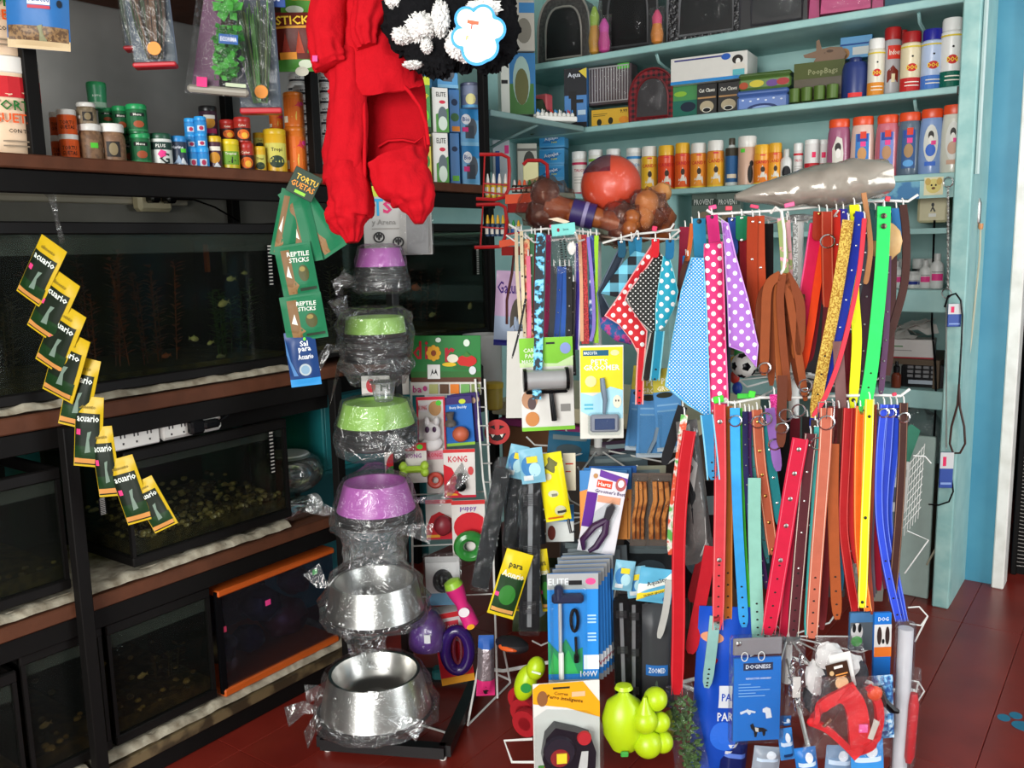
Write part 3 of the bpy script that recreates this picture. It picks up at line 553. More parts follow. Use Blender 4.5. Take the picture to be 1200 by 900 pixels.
# cartons behind the red suit
def cl(x0, yt, x1, yb, label, X, col, G, z=None, d=.06, name='filter_carton', group='aquarium pump cartons on the upper shelf', turn=YAW+.45, stack=True):
    xm = (x0+x1)/2; p = onx(xm, yb, X); q = onx(xm, yt, X); zb = p.z if z is None else z; w = px(x1-x0, depth(p))
    return carton(name, label, 'carton', group, Vector((p.x, p.y, zb)), w, q.z-zb, d, col, G, turn)
EL = [('t', .55, .85, .1, '#3a3a3a', 'ELITE', 0, .6), ('e', .62, .68, .2, .04, '#c83048'), ('p', [(.2, 0), (.2, .4), (1, .55), (1, 0)], '#4f8a3c'), ('e', .62, .38, .28, .2, '#5f6a70'), ('e', .62, .2, .28, .16, '#c8d4c8'), ('r', 0, 0, .15, 1, '#d8d6d0')]
BB = [('r', 0, .7, 1, 1, '#2f7fb8'), ('e', .62, .5, .22, .25, '#5a6068'), ('r', .25, .2, .7, .55, '#4a5058'), ('e', .3, .72, .24, .14, '#e8e8ec'), ('t', .3, .72, .12, '#24508a', 'Bio', 0, .35), ('r', .1, .38, .4, .5, '#d83078'), ('r', 0, 0, 1, .1, '#7fb4d4')]
cl(508, 156, 527, 212, 'white pump carton in the lower row behind the red suit', -2.02, '#d8d6d0', EL, ZL)
cl(507, 103, 527, 155, 'white pump carton in the upper row behind the red suit', -2.02, '#d8d6d0', EL)
cl(528, 156, 540, 212, 'narrow blue carton in the lower row beside the white pump carton', -2.06, '#2f72b0', [('e', .5, .7, .3, .05, '#1c2f50'), ('r', .2, .1, .9, .2, '#6fbf3c')], ZL)
cl(527, 105, 540, 155, 'narrow blue carton in the upper row beside the white pump carton', -2.06, '#2f72b0', [('e', .5, .7, .3, .08, '#1c2f50'), ('e', .5, .35, .4, .1, '#3f6a3c'), ('r', .2, .02, .95, .14, '#e0882a')])
cl(541, 171, 565, 212, 'pale blue pump carton in the lower row left of the corner post', -2.06, '#5fa0cc', BB, ZL)
cl(539, 128, 564, 171, 'pale blue pump carton in the upper row left of the corner post', -2.06, '#5fa0cc', BB)
cl(512, 66, 538, 103, 'blue pump carton topmost behind the black and white dog coat', -2.06, '#4a94c8', BB)
cl(493, 78, 513, 103, 'tall light blue carton at the back beside the red suit', -2.20, '#4a8ab8', [('r', 0, .5, 1, .6, '#7fb4d8')], ZL)
cl(490, 90, 506, 155, 'green and yellow pack behind the suit, upper one', -2.03, '#3f8a3c', [('r', 0, .85, 1, 1, '#c8d03c'), ('t', .5, .66, .12, '#e8d83c', 'Rep', 0, .9), ('e', .5, .3, .35, .12, '#6fd83c'), ('r', 0, 0, 1, .1, '#24321c')])
cl(493, 157, 507, 212, 'green and yellow pack behind the suit, lower one', -2.03, '#c8b83c', [('r', 0, .75, 1, .95, '#24321c'), ('t', .5, .85, .1, '#e8d83c', 'utri', 0, .9), ('e', .5, .45, .35, .14, '#3f8a3c'), ('e', .5, .15, .35, .1, '#d8d8c8')], ZL)
t = jl(551, 98, 24, 'grey-violet canister topmost on the pale blue cartons', 'canister', X=-2.06, yb=128, body='#8088a0', lid='#5a6078', G=[('r', .1, .1, .95, .6, '#6a7490'), ('e', .5, .4, .2, .25, '#d8d090'), ('r', 0, .02, 1, .15, '#5fa0cc')], lidf=.12, group=None, name='canister')
# ------------------------------------------------------------------ goods on the turquoise shelves
Z1, Z2, Z3, Z4 = 2.0805, 1.7915, 1.5125, 1.1185
def jr(x, yt, pw, label, zb, cat='bottle', Y=3.42, name='shampoo_bottle', group=None, **k):
    p = ony(x, yt, Y); d = depth(p); return jar(name, label, cat, group, Vector((p.x, p.y, zb)), px(pw, d)/2, p.z-zb, **k)
def cr(x0, yt, x1, yb, label, Y, zb, col, G=(), d=.08, name='carton', cat='carton', group=None, turn=.12, tilt=(0, 0)):
    xm = (x0+x1)/2; q = ony(xm, yt, Y); z = ony(xm, yb, Y).z if zb is None else zb; w = px(x1-x0, depth(q))/max(.4, math.cos(YAW-turn))
    return carton(name, label, cat, group, Vector((q.x, q.y, z)), w, q.z-z, d, col, G, turn, tilt)
# six shampoo bottles: oval, orange-red caps
def shampoo(x, yt, col, label, G):
    p = ony(x, yt, 3.40); h = p.z-Z3; d = depth(p); r = px(27, d)/2
    t = thing('shampoo_bottle', label, 'bottle', Vector((p.x, p.y, Z3)), 'orange-capped shampoo bottles', (0, 0, face_cam(p)*.8)); s = .62
    MB(mat(col, .2, 0, .06, 20, 0, .5, .4)).lathe([(r*.9, 0), (r*.97, .006), (r, h*.25), (r*.97, h*.6), (r*.9, h*.78), (r*.82, h*.86), (r*.78, h*.87)], 22, sc=(1, s)).build('body', t)
    MB(mat('#dc4a1e', .35)).lathe([(r*.83, h*.862), (r*.86, h*.87), (r*.86, h*.975), (r*.78, h)], 22, sc=(1, s)).build('cap', t)
    graphics(t, G, 2*r*.9, h*.8, surf=lambda X, Z, y: (X*.8, -(r*s*math.sqrt(max(.02, 1-(X*.8/r)**2))+y), Z+h*.03))
HZ = lambda c, dog: [('r', .12, .1, .88, .86, c), ('r', .2, .70, .8, .86, '#2c4a9a'), ('r', .38, .76, .72, .9, '#d83a24'), ('e', .5, .45, .26, .14, dog), ('e', .5, .2, .3, .07, '#5fa0d8'), ('r', .4, .6, .7, .7, '#e8408a')]
OV = lambda c: [('e', .5, .55, .4, .36, '#d8d8d0'), ('e', .5, .7, .16, .09, '#2a2622'), ('e', .5, .62, .13, .08, '#e8e4dc'), ('e', .5, .42, .28, .12, c), ('r', .52, .52, .78, .6, '#e8408a'), ('r', .2, .12, .8, .2, c)]
shampoo(984, 140, '#a05a78', 'plum shampoo bottle with orange cap and white dog label, leftmost of the six', [('p', [(.2, .1), (.15, .6), (.4, .85), (.7, .8), (.8, .5), (.75, .1)], '#d8d4c8'), ('e', .48, .62, .18, .1, '#2a2622'), ('e', .5, .5, .15, .1, '#e8e4dc'), ('r', .3, .08, .8, .26, '#9ac848')])
shampoo(1012, 137, '#dcbcae', 'pale pink shampoo bottle with orange cap and blue dog label', HZ('#3f7fc4', '#c8925a'))
shampoo(1041, 135, '#c86a78', 'rose shampoo bottle with orange cap and blue label', HZ('#7a8ac8', '#b98a62'))
shampoo(1067, 132, '#5a6a7a', 'slate blue shampoo bottle with orange cap', HZ('#3a5a8a', '#a8845a'))
shampoo(1093, 128, '#7f9ac8', 'periwinkle shampoo bottle with orange cap and round white label', OV('#3a6ac8'))
shampoo(1119, 123, '#cfcfc0', 'milky shampoo bottle with orange cap, rightmost of the six', OV('#c8a088'))
# spray cans on the middle board
def spray(x, yt, pw, label, cap, col, band, G=None, Y=3.42):
    jr(x, yt, pw, label, Z2, 'spray can', Y, 'spray_can', 'spray cans on the middle board', body=col, lid=cap, shape='spray', lidf=.16, G=G or [('r', 0, 0, 1, .3, band), ('e', .55, .50, .2, .08, '#c8302a'), ('t', .55, .50, .09, '#f0d83c', 'DOG', 0, .4), ('e', .56, .72, .04, .02, '#1c1c1c'), ('r', 0, .9, 1, .93, '#d8c03c'), ('r', .3, .2, .85, .22, '#f0e8d8'), ('r', .3, .13, .85, .15, '#f0e8d8')])
spray(1028, 46, 19, 'white spray can with an orange base', '#e8e6e0', '#dcd6c4', '#dc8a2c')
spray(1047, 33, 20, 'grey spray can with dark red cap and house picture', '#a81c1c', '#b0aeb0', '#b0aeb0', [('r', .3, .66, .95, .9, '#d83a2a'), ('t', .62, .78, .1, '#f0e8d8', 'Indoor', 0, .5), ('p', [(.3, .25), (.3, .45), (.55, .55), (.8, .45), (.8, .25)], '#7a2a1c'), ('r', .5, .25, .65, .4, '#e8d8b0')], 3.46)
spray(1058, 36, 12, 'spray can with red cap half hidden behind the cream one', '#a01818', '#2a5a44', '#2a5a44', None, 3.50)
spray(1069, 38, 23, 'cream spray can with dark red cap and red base', '#a01818', '#e2d4b0', '#c42a2a')
spray(1094, 35, 24, 'pale blue spray can with navy cap and pink sticker', '#1c1c90', '#b8c8e4', '#4a7ac8')
spray(1117, 22, 24, 'white spray bottle with dark green base', '#e4e4e0', '#e4e4e0', '#10604e')
spray(1131, 23, 12, 'white spray bottle at the right end of the middle board', '#e4e4e0', '#d8d8d4', '#10604e', None, 3.52)
nb = jr(1003, 68, 30, 'dark blue bulb-shaped bottle with red sticker', Z2, 'bottle', 3.43, 'tonic_bottle', None, body='#24346e', lid='#1f2d60', shape='jar', lidf=.12, lidr=.5, G=[('r', .3, .05, .72, .2, '#e03838')])
# poop bag display
cr(935, 72, 985, 122, 'olive and brown display carton of bag rolls', 3.43, Z2, '#4a3f26', [('r', 0, .62, 1, 1, '#4a5224'), ('t', .58, .75, .17, '#8f9068', 'PoopBags', 0, .8), ('r', 0, 0, 1, .2, '#3a3020'), ('t', .5, .1, .1, '#7a6a48', 'earth rated', 0, .6)], .07, 'roll_display')
for k, x in enumerate((931, 945, 960, 975)):
    p = ony(x, 108, 3.39); tag(MB('#4f6a24').lathe([(.010, 0), (.020, .002), (.021, .05), (.010, .053)], 14).build('bag_roll'), 'green bag roll in the display carton, '+('leftmost', 'second from the left', 'third from the left', 'rightmost')[k], 'roll', 'bag rolls'); o = COL.objects[-1]; o.location = (p.x, 3.395, Z2+.008)
p = ony(965, 75, 3.43); dg = thing('dog_cutout', 'brown card dog head standing up from the bag roll display', 'cutout', Vector((p.x, 3.44, p.z-.01)), None, (0, 0, .2))
MB('#6a4a2c').prism([(-.05, 0), (.06, .01), (.075, .04), (.06, .065), (.02, .07), (-.01, .065), (-.02, .1), (-.03, .095), (-.03, .06), (-.075, .05), (-.07, .04), (-.03, .035)], 0, .003).build('head', dg); graphics(dg, [('e', .5, .5, .02, .012, '#3a2a18'), ('e', .62, .55, .08, .05, '#4a3626'), ('r', .2, -.1, .6, .05, '#58c83c')], .15, .1)
# tins, boxes, carriers
def tin(x0, yt, x1, zb, hz, c1, c2, label, G):
    q = ony((x0+x1)/2, yt, 3.44); w = px(x1-x0, depth(q)); t = thing('lidded_tin', label, 'tin', Vector((q.x, 3.44, zb)), 'printed tins', (0, 0, .15))
    MB(mat(c1, .35)).box(-w/2, -.03, 0, w/2, .07, hz*.72, .008).build('body', t); MB(mat(c2, .35)).box(-w/2-.002, -.032, hz*.72, w/2+.002, .072, hz, .008).build('lid', t); graphics(t, G, w, hz*.7, -.03)
tin(866, 105, 925, Z2, .075, '#5f7fc0', '#4a68a8', 'blue tin with white paw prints and an arch, lower of two', [('e', .5, .1, .3, .35, '#2a3a6a'), ('e', .5, .05, .22, .25, '#8fa8d8')]+[('e', .12+.15*k, .75-.1*(k % 2), .025, .06, '#d8e0f0') for k in range(6)])
tin(868, 88, 928, Z2+.0755, .062, '#5a7a3c', '#4f6a34', 'green tin with flowers stacked on the blue one', [('e', .35, .5, .14, .3, '#c8b83c'), ('e', .65, .45, .12, .3, '#6a4a8a'), ('e', .85, .5, .12, .3, '#a83a3c'), ('e', .1, .4, .09, .3, '#a84a2c')])
cr(988, 42, 1019, 68, 'small light blue box balanced behind the navy bottle', 3.50, None, '#4a90c0', [('r', .4, .15, 1, .5, '#c8ccc8'), ('e', .15, .25, .16, .25, '#a87a4a'), ('r', 0, .6, 1, .68, '#1c4a8a')], .06)
AD = [('e', .5, .3, .35, .18, '#b8a88a'), ('e', .5, .2, .22, .08, '#e0dcd0'), ('e', .5, .2, .18, .06, '#1c1c1c'), ('t', .5, .80, .12, '#e8e4d8', 'Cat Claws', 0, .8), ('r', .05, .55, .95, .6, '#b88a5a')]
cr(790, 100, 817, 137, 'green carton with a beetle picture under the white pads box', 3.43, Z2, '#3f8a4a', [('r', 0, 0, 1, .55, '#246a5a'), ('e', .6, .35, .3, .15, '#1c2a3a'), ('e', .3, .75, .25, .08, '#8ab83c')])
cr(818, 98, 839, 134, 'black carton left of its twin under the white pads box', 3.43, Z2, '#1c1a18', AD); cr(843, 96, 865, 132, 'black carton right of its twin under the white pads box', 3.43, Z2, '#1c1a18', AD)
q = ony(829, 98, 3.42)
cr(790, 64, 870, 100, 'long white training pads box with a spaniel, lying on the cartons', 3.40, q.z+.004, '#d8d4cc', [('r', 0, 0, 1, .12, '#2f86c8'), ('r', .05, .86, .72, .92, '#3a3a7a'), ('e', .73, .85, .06, .12, '#2a5ab0'), ('e', .88, .7, .07, .17, '#2a2420'), ('e', .885, .62, .03, .12, '#e8e4dc'), ('e', .9, .35, .09, .24, '#d8d0c4'), ('r', .82, .12, .97, .34, '#5fb0b8')], .16)
# tartan carrier, cage pack, yellow box
def carrier(x0, yt, x1, zb, Y, label, cloth, win, trim, yb=None, dome=.5, d=.14, grp=None):
    xm = (x0+x1)/2; q = ony(xm, yt, Y); w = px(x1-x0, depth(q))/math.cos(YAW-.15); h = q.z-zb; t = thing('pet_carrier', label, 'carrier', Vector((q.x, Y, zb)), grp, (0, 0, .15))
    out = [(-w/2, 0), (w/2, 0)]+[(w/2*math.cos(a)*(1-.0*math.sin(a)) if dome == 0 else w/2*(abs(math.cos(a))**(1-dome*.5))*(1 if math.cos(a) > 0 else -1), h*(.45+.55*math.sin(a)**1.0)) for a in [PI*k/14 for k in range(15)]]
    m = MB(cloth); m.prism(out, 0, d); o = m.build('shell', t)
    me = o.data; ul = me.uv_layers.new()
    for l in me.loops: c = me.vertices[l.vertex_index].co; ul.data[l.index].uv = (c.x+c.y, c.z)
    MB(win).prism([(a*.66, b*.72+h*.1) for a, b in out], -.004, .004).build('window', t)
    m = MB(trim); m.tube([(a*.68, -.004, b*.74+h*.09) for a, b in out], .005, 5, True); m.tube([(a, -.001, b) for a, b in out], .005, 5, True); m.build('piping', t)
    mf = MB(BLISTER); mf.pillow(w*1.06, h*1.05, d*1.25, 10, 10, .01, .02, x0); mf.xf(Matrix.Translation((0, d*.5, 0))); mf.build('plastic_wrap', t)
    return t
TART = pattern('check', '#8a1420', '#1c1016', 45); NET = mat('#0c0a0b', .6, 0, .2, 40, 0, .2)
carrier(739, 80, 790, Z2, 3.42, 'red and black tartan pet carrier in plastic wrap', TART, mat('#2a2426'), mat('#701018'), dome=.2)
cg = cr(688, 77, 738, 122, 'wrapped flat pack of white wire mesh with green tag, on the yellow box', 3.45, None, '#57484c', [('r', .7, .88, .95, 1.02, '#58d83c')], .07, 'mesh_pack', 'pack')
for k in range(14): pass
m = MB('#c9c4c4')
for k in range(15): m.box(-.088+.0125*k, -.004, .01, -.085+.0125*k, -.001, .155)
m.box(-.09, -.004, .01, .092, -.001, .014).box(-.09, -.004, .15, .092, -.001, .155); tag(m.build('wire_bars', cg), kind='stuff'); MB(BAG).pillow(.2, .18, .1, 8, 8, .01, .02, 3).build('plastic_wrap', cg)
cr(694, 127, 739, 150, 'yellow box with small dog pictures on the middle board', 3.40, Z2, '#d8a82c', [('e', .2, .25, .06, .2, '#2a2a1c'), ('e', .48, .3, .06, .2, '#2a2a1c'), ('e', .8, .3, .12, .2, '#dc8a2c'), ('t', .8, .8, .2, '#3a3018', '9.99', 0, .25), ('r', .05, .7, .4, .74, '#7a6a2a'), ('r', .05, .6, .35, .64, '#7a6a2a')], .08)
# corner shelf goods
cr(661, 80, 687, 150, 'black and blue hanging pump pack on the corner shelf', 3.36, Z2, '#1f6fb0', [('r', 0, .55, 1, 1, '#14161c'), ('t', .45, .88, .1, '#c8ccd4', 'Aqua', 0, .7), ('p', [(.65, .95), (1, 1.0), (1, .82)], '#d8c03c'), ('r', .2, .5, .55, .62, '#0c0c10'), ('r', .3, .08, .55, .55, '#0c0c10'), ('r', .5, .42, .85, .48, '#0c0c10'), ('r', .6, .22, .95, .3, '#b8d0e0'), ('r', 0, 0, 1, .1, '#14161c')], .05, turn=.35)
bt = thing('bottle_tray', 'white tray of small bottles with red and blue caps on the corner shelf', 'tray', Vector((onx(650, 140, -2.02).x, onx(650, 140, -2.02).y, Z2)), None, (0, 0, 1.0))
MB(WHITEP).box(-.09, -.025, 0, .09, .035, .02, .003).build('tray', bt)
for k in range(9):
    for r_ in (0, 1):
        b_ = MB(WHITEP); b_.lathe([(.007, .004), (.008, .006), (.008, .03), (.003, .036)], 10, (-.076+.019*k, .02-.026*r_, 0)); o = b_.build('small_bottle', bt); MB(('#c83a2a', '#2a86c8', '#e0e0dc', '#1c1c1c')[(k+r_) % 4]).lathe([(.003, .036), (.003, .044), (.001, .048)], 8, (-.076+.019*k, .02-.026*r_, 0)).build('cap', o)
cr(586, 62, 627, 134, 'carton with a planted aquarium picture standing on the corner shelf', 3.02, None, '#d0d2c8', [('r', .25, 0, 1, 1, '#2f6a9a'), ('r', .25, 0, .95, .5, '#3f6a34'), ('e', .6, .55, .25, .4, '#8fa8a0'), ('e', .6, .45, .2, .3, '#5a5a34'), ('r', .02, .5, .2, .56, '#1c1c1c')], .1, 'filter_carton', turn=.75)
cr(600, 0, 626, 60, 'grey and blue boxed pump stacked above the corner shelf', 3.02, None, '#9a968c', [('r', .3, .75, 1, .95, '#2f6a9a'), ('e', .5, .4, .35, .25, '#6a665c')], .1, 'filter_carton', turn=.75)
tag(MB(mat('#c8545a', .5)).box(0, 0, 0, .06, .05, .07, .006).build('pink_box'), 'small pink box behind the tray of small bottles', 'box'); COL.objects[-1].location = (-2.2, 3.25, Z2+.07)
tag(MB(mat('#243a1c', .7)).blob((0, 0, .05), .07, .05, .07, 12, 8, .35, 5, 2).build('plastic_plant_bundle'), 'dark green plastic plant bundle behind the tray of small bottles', 'plant'); COL.objects[-1].location = (-2.2, 3.22, Z2)
# low corner shelf: stacked blue pump cartons, small things
AC = [('r', 0, .12, 1, .88, '#3f9cd8'), ('p', [(.1, .3), (.4, .75), (.9, .7), (.6, .3)], '#2a78b8'), ('t', .48, .58, .28, '#f0f4f8', 'AquaJet', 8, .8), ('t', .6, .34, .16, '#e0e040', 'Pump', 8, .4)]
p0 = ony(646, 222, 3.40)
for k, (ya, yb) in enumerate(((155, 173), (174, 193), (193, 210), (210, 228))):
    cr(632, ya, 661, yb, 'light blue pump carton, '+('topmost', 'second from the top', 'third from the top', 'lowest')[k]+' of its stack in the corner', 3.40, None, '#58a8dc', AC, .09, 'pump_carton', 'carton', 'stacked light blue pump cartons', .35)
cr(577, 164, 597, 206, 'white and blue slim carton in the red wire basket corner', 3.05, Z3+.0, '#c4c8cc', [('r', .15, .1, .4, .8, '#2a5aa0'), ('r', .7, .75, .95, .9, '#e8408a')], .05, turn=.7)
cr(606, 168, 629, 210, 'grey picture carton behind the red wire basket', 3.10, Z3, '#a8a89c', [('e', .6, .6, .3, .25, '#3a3a34'), ('r', 0, .85, 1, .9, '#5a5a54')], .05, turn=.7)
cr(613, 190, 631, 212, 'cream card leaning behind the small orange bottles', 2.98, None, '#d0c890', (), .004, 'cream_card', 'card', turn=.9)
# powders and sprays along the lower board
PW = lambda c, c2: [('r', 0, .86, 1, .93, c), ('r', 0, .02, 1, .08, c2), ('t', .5, .7, .08, c, 'TALCO', 0, .6), ('r', .2, .5, .8, .52, '#a8a49c'), ('r', .2, .42, .8, .44, '#a8a49c'), ('r', .2, .34, .7, .36, '#a8a49c')]
def pw(x, yt, w, label, **k): jr(x, yt, w, label, Z3, k.pop('cat', 'bottle'), k.pop('Y', 3.42), k.pop('name', 'powder_bottle'), k.pop('group', 'bottles on the lower board'), **k)
pw(679, 178, 18, 'white powder bottle with crimson band beside the blue cartons', body='#dcd4cc', lid='#e4e4e0', lidf=.17, G=PW('#b82850', '#b82850'))
pw(698, 176, 17, 'white powder bottle with green band', body='#dcdcd0', lid='#e4e4e0', lidf=.12, G=PW('#7fb03c', '#7fb03c'))
pw(719, 175, 17, 'white powder bottle with a green sticker on its cap behind the orange ball', body='#dcd8d0', lid='#e4e4e0', lidf=.12, G=PW('#b8b0a0', '#b82850'))
pw(743, 174, 18, 'white powder bottle with blue band', body='#d8d8d4', lid='#e4e4e0', lidf=.1, G=PW('#3a86c0', '#3a86c0'))
CY = lambda c: [('r', 0, 0, 1, .78, c), ('p', [(.1, .02), (.3, .25), (.5, .62), (.7, .3), (.9, .02)], '#dcd6c8'), ('e', .52, .48, .1, .09, '#3a2a1c'), ('t', .5, .72, .10, '#c8202a', 'CANDY', 0, .75), ('r', .0, .0, 1, .06, '#e8c03c'), ('r', .4, .92, .62, .96, '#d83040')]
for (x, yt, w, c, b, cap, q) in ((761, 172, 19, '#e8b42c', '#e8b42c', '#e4e0d8', 'yellow and white grooming spray nearest the ball'), (781, 171, 20, '#e04a1e', '#e04a1e', '#e8b42c', 'red-orange grooming spray with yellow cap, second from the ball'), (800, 168, 18, '#e05a1e', '#e05a1e', '#e8b02c', 'orange grooming spray with amber cap, third from the ball'), (819, 168, 19, '#e8902c', '#e8902c', '#e4e0d8', 'amber grooming spray with white cap, fourth from the ball'), (839, 165, 20, '#e8a82c', '#e08a2c', '#e4e0d8', 'golden grooming spray with white cap, fifth from the ball'), (894, 170, 20, '#e07a1e', '#e8a02c', '#e8b02c', 'orange grooming spray beyond the beige bottle'), (909, 168, 16, '#e8a02c', '#dc7a1e', '#e0a82c', 'amber grooming spray half hidden near the silver bag')):
    pw(x, yt, w, q, cat='spray can', name='grooming_spray', group='grooming sprays', body=b, lid=cap, shape='spray', lidf=.2, G=CY(c))
pw(858, 162, 15, 'dark and blue lotion bottle with pump', body='#cfd4d0', lid='#4a4438', shape='bottle', lidf=.14, G=[('r', 0, .1, 1, .75, '#2a5a8a'), ('r', 0, .75, 1, .95, '#3a3428'), ('r', .2, .2, .8, .3, '#d8c8b0')])
pw(876, 160, 21, 'beige bottle with black dog silhouette and green cap sticker', body='#cfa890', lid='#e0dcd4', lidf=.22, G=[('e', .65, .3, .12, .25, '#1c1a18'), ('e', .7, .58, .09, .08, '#1c1a18'), ('r', .2, .88, .4, .98, '#58c83c')])
pw(922, 175, 14, 'small white bottle with black cat label', body='#d8d8d4', lid='#c8c8c0', shape='bottle', lidf=.2, G=[('e', .5, .4, .3, .25, '#1c1c20'), ('r', .2, .05, .8, .12, '#3a9a6a')])
pw(936, 168, 11, 'white bottle with red band behind the silver bag', body='#dcd8d4', lid='#e4e4e0', lidf=.18, G=PW('#c8303a', '#c8303a'))
pw(952, 164, 17, 'white and red canister behind the silver bag', body='#e0dcd8', lid='#e8e8e4', lidf=.1, G=[('r', 0, .1, 1, .5, '#b8202a'), ('t', .5, .3, .14, '#f0e8e0', 'PULGAS', 0, .8), ('r', .5, .65, .7, .8, '#e83060')])
pw(965, 164, 12, 'white and red canister beside the plum shampoo', body='#e0dcd8', lid='#e8e8e4', lidf=.1, G=[('r', 0, .1, 1, .5, '#b8202a'), ('r', .4, .65, .7, .8, '#e83060')], Y=3.46)
# top board: carriers and wrapped toys
QUILT = blotch('#0e0e10', '#2a2a2e', 60, .25, .4, .6, .6)
for (x0, yt, x1, Y, lb, c, wn, tr) in ((630, -6, 690, 3.44, 'grey mesh pet carrier in plastic at the left of the top board', blotch('#2a2624', '#3a3633', 80), NET, mat('#8a847c', .3)), (703, -40, 768, 3.44, 'black pet carrier with arched front on the top board', mat('#121214', .35), NET, mat('#4a4a4c', .3)), (786, -45, 870, 3.42, 'black quilted pet carrier on the top board', QUILT, mat('#0c0c0e', .3), mat('#6a6a6c', .25)), (873, -50, 950, 3.42, 'plain black pet carrier right of the quilted one', mat('#18171a', .35), mat('#0e0d10', .4), mat('#3a383c', .3)), (955, -40, 1030, 3.42, 'magenta lettered pet carrier on the top board', mat('#a02860', .4), mat('#b83a70', .4), mat('#4a1028', .3))):
    carrier(x0, yt, x1, Z1, Y, lb, c, wn, tr, dome=.8)
tag(MB(mat('#2a5a6a', .4)).box(0, 0, 0, .22, .14, .13, .02).build('teal_bag'), 'dark teal bag at the right end of the top board', 'bag'); COL.objects[-1].location = ony(1030, 4, 3.44)+Vector((0, 0, 0)); COL.objects[-1].location.z = Z1
for k, (x, yt, yb, c, lb) in enumerate(((697, 8, 64, '#b8842c', 'wrapped yellow and orange toy between two carriers'), (708, 22, 40, '#b83a80', 'pink wrapped toy beside the arched carrier'), (770, 12, 48, '#c87a2c', 'orange wrapped toy left of the quilted carrier'))):
    q = ony(x, yb, 3.37); t = thing('wrapped_toy', lb, 'toy', Vector((q.x, 3.37, Z1)), 'wrapped toys on the top board'); hh = ony(x, yt, 3.37).z-Z1
    MB(c).lathe([(.008, 0), (.022, .01), (.026, hh*.3), (.018, hh*.6), (.02, hh*.8), (.006, hh)], 12).build('toy', t); MB(('#8aa83c', '#c04a9a', '#d04a70')[k]).lathe([(.019, hh*.6), (.021, hh*.8), (.007, hh*1.003)], 12).build('tip', t); MB(BAG).pillow(.07, hh*1.1, .06, 6, 8, .02, .02, k).build('plastic_wrap', t)
# lower compartments of the unit: medicine bottles, papers, terminal
for (x, yt, w, sh, q) in ((1050, 306, 17, 'bottle', 'leftmost by the brown strap'), (1070, 318, 13, 'can', 'short blue-footed one'), (1080, 318, 8, 'can', 'narrow blue-footed one'), (1085, 305, 13, 'bottle', 'second from the right'), (1099, 297, 15, 'bottle', 'right one with grey spray cap')):
    jr(x, yt, w, 'white medicine bottle on the upper compartment shelf, '+q, Z4, 'bottle', 3.44, 'medicine_bottle', 'white medicine bottles', body='#dcdcd8', lid='#c9c9c6', shape=sh, lidf=.2, G=[('r', .2, .3, .9, .55, '#e8408a' if sh == 'bottle' else '#2a3a8a'), ('r', .2, .6, .9, .63, '#8a8a88')])
for k, x in enumerate((1043, 1060, 1077, 1092)):
    jr(x, 303, 14, 'white capped bottle in the rear row, '+('leftmost', 'second from the left', 'third from the left', 'rightmost')[k]+' of four', Z4, 'bottle', 3.58, 'medicine_bottle', 'rear row of medicine bottles', body='#1c1c1c', lid='#dcdcd8', lidf=.35)
cr(1048, 398, 1090, 420, 'grey carton stuffed with papers in the middle compartment', 3.42, ony(1065, 420, 3.42).z, '#c8c4c0', [('r', 0, 0, 1, .08, '#a82a34'), ('r', .1, .6, .3, .66, '#3a7a3c'), ('r', .1, .4, .5, .44, '#8a8884')], .1, 'paper_carton')
zz = ony(1065, 420, 3.42).z; sb = tag(MB(mat('#5a4a38', .7)).box(-1.6, 3.40, zz-.02, -.6, 3.73, zz-.0005).box(-1.6, 3.40, .766, -1.58, 3.73, zz-.02).box(-.62, 3.40, .766, -.6, 3.73, zz-.02).build('inner_shelf'), 'brown board shelf inside the middle compartment under the paper carton', 'shelf')
for k in range(9):
    p = ony(1048+5*k, 396-(k % 3)*3, 3.47); o = tag(MB('#d4d2cc').strap([(0, 0, 0), (.03, 0, .01), (.06, .0, -.005), (.09, .01, .004)], .05, .001, (0, 1, .3)).build('paper_slip'), 'crumpled white paper slip in the grey carton, '+('first', 'second', 'third', 'fourth', 'fifth', 'sixth', 'seventh', 'eighth', 'ninth')[k]+' from the left', 'paper', 'paper slips'); o.location = (p.x-.05, 3.46+.01*k % .05, zz+.085+.004*k); o.rotation_euler = (random.uniform(-.5, .5), random.uniform(-.4, .4), random.uniform(-1, 1))
z5 = .7655
ct = thing('card_terminal', 'black card terminal with keys on the lower compartment board', 'terminal', Vector((ony(1080, 455, 3.42).x, 3.42, z5)), None, (0, 0, .1)); MB(BLACKP).prism([(-.07, 0), (.07, 0), (.07, .075), (.05, .09), (-.05, .09), (-.07, .075)], 0, .12).build('body', ct)
for i in range(4):
    for j in range(3): MB('#7a7a7c').box(-.05+.026*i, -.004, .035+.016*j, -.03+.026*i, 0, .046+.016*j, .002).build('key', ct)
MB('#aab4c0').box(-.045, -.003, .012, .05, 0, .026).build('display', ct)
tg = thing('dropper_bottle', 'amber dropper bottle with black cap beside the card terminal', 'bottle', Vector((ony(1050, 450, 3.38).x, 3.38, z5))); MB(mat('#6a2f1c', .2)).lathe([(.016, 0), (.017, .003), (.017, .045), (.008, .055)], 14).build('body', tg); MB(BLACKP).lathe([(.011, .055), (.011, .075), (.006, .08), (.005, .095)], 12).build('cap', tg)
pb = tag(MB('#c4c6c2').add([(-.08, 0, 0), (.09, -.01, .02), (.07, .03, .13), (-.03, .03, .09), (-.09, .02, .1)], [(0, 1, 2, 3, 4)]).strap([(-.06, -.02, .02), (0, -.03, .06), (.06, -.02, .05)], .09, .001, (0, .3, 1)).build('paper_bundle'), 'loose white papers behind the card terminal', 'paper'); pb.location = (ony(1062, 440, 3.5).x, 3.5, z5)
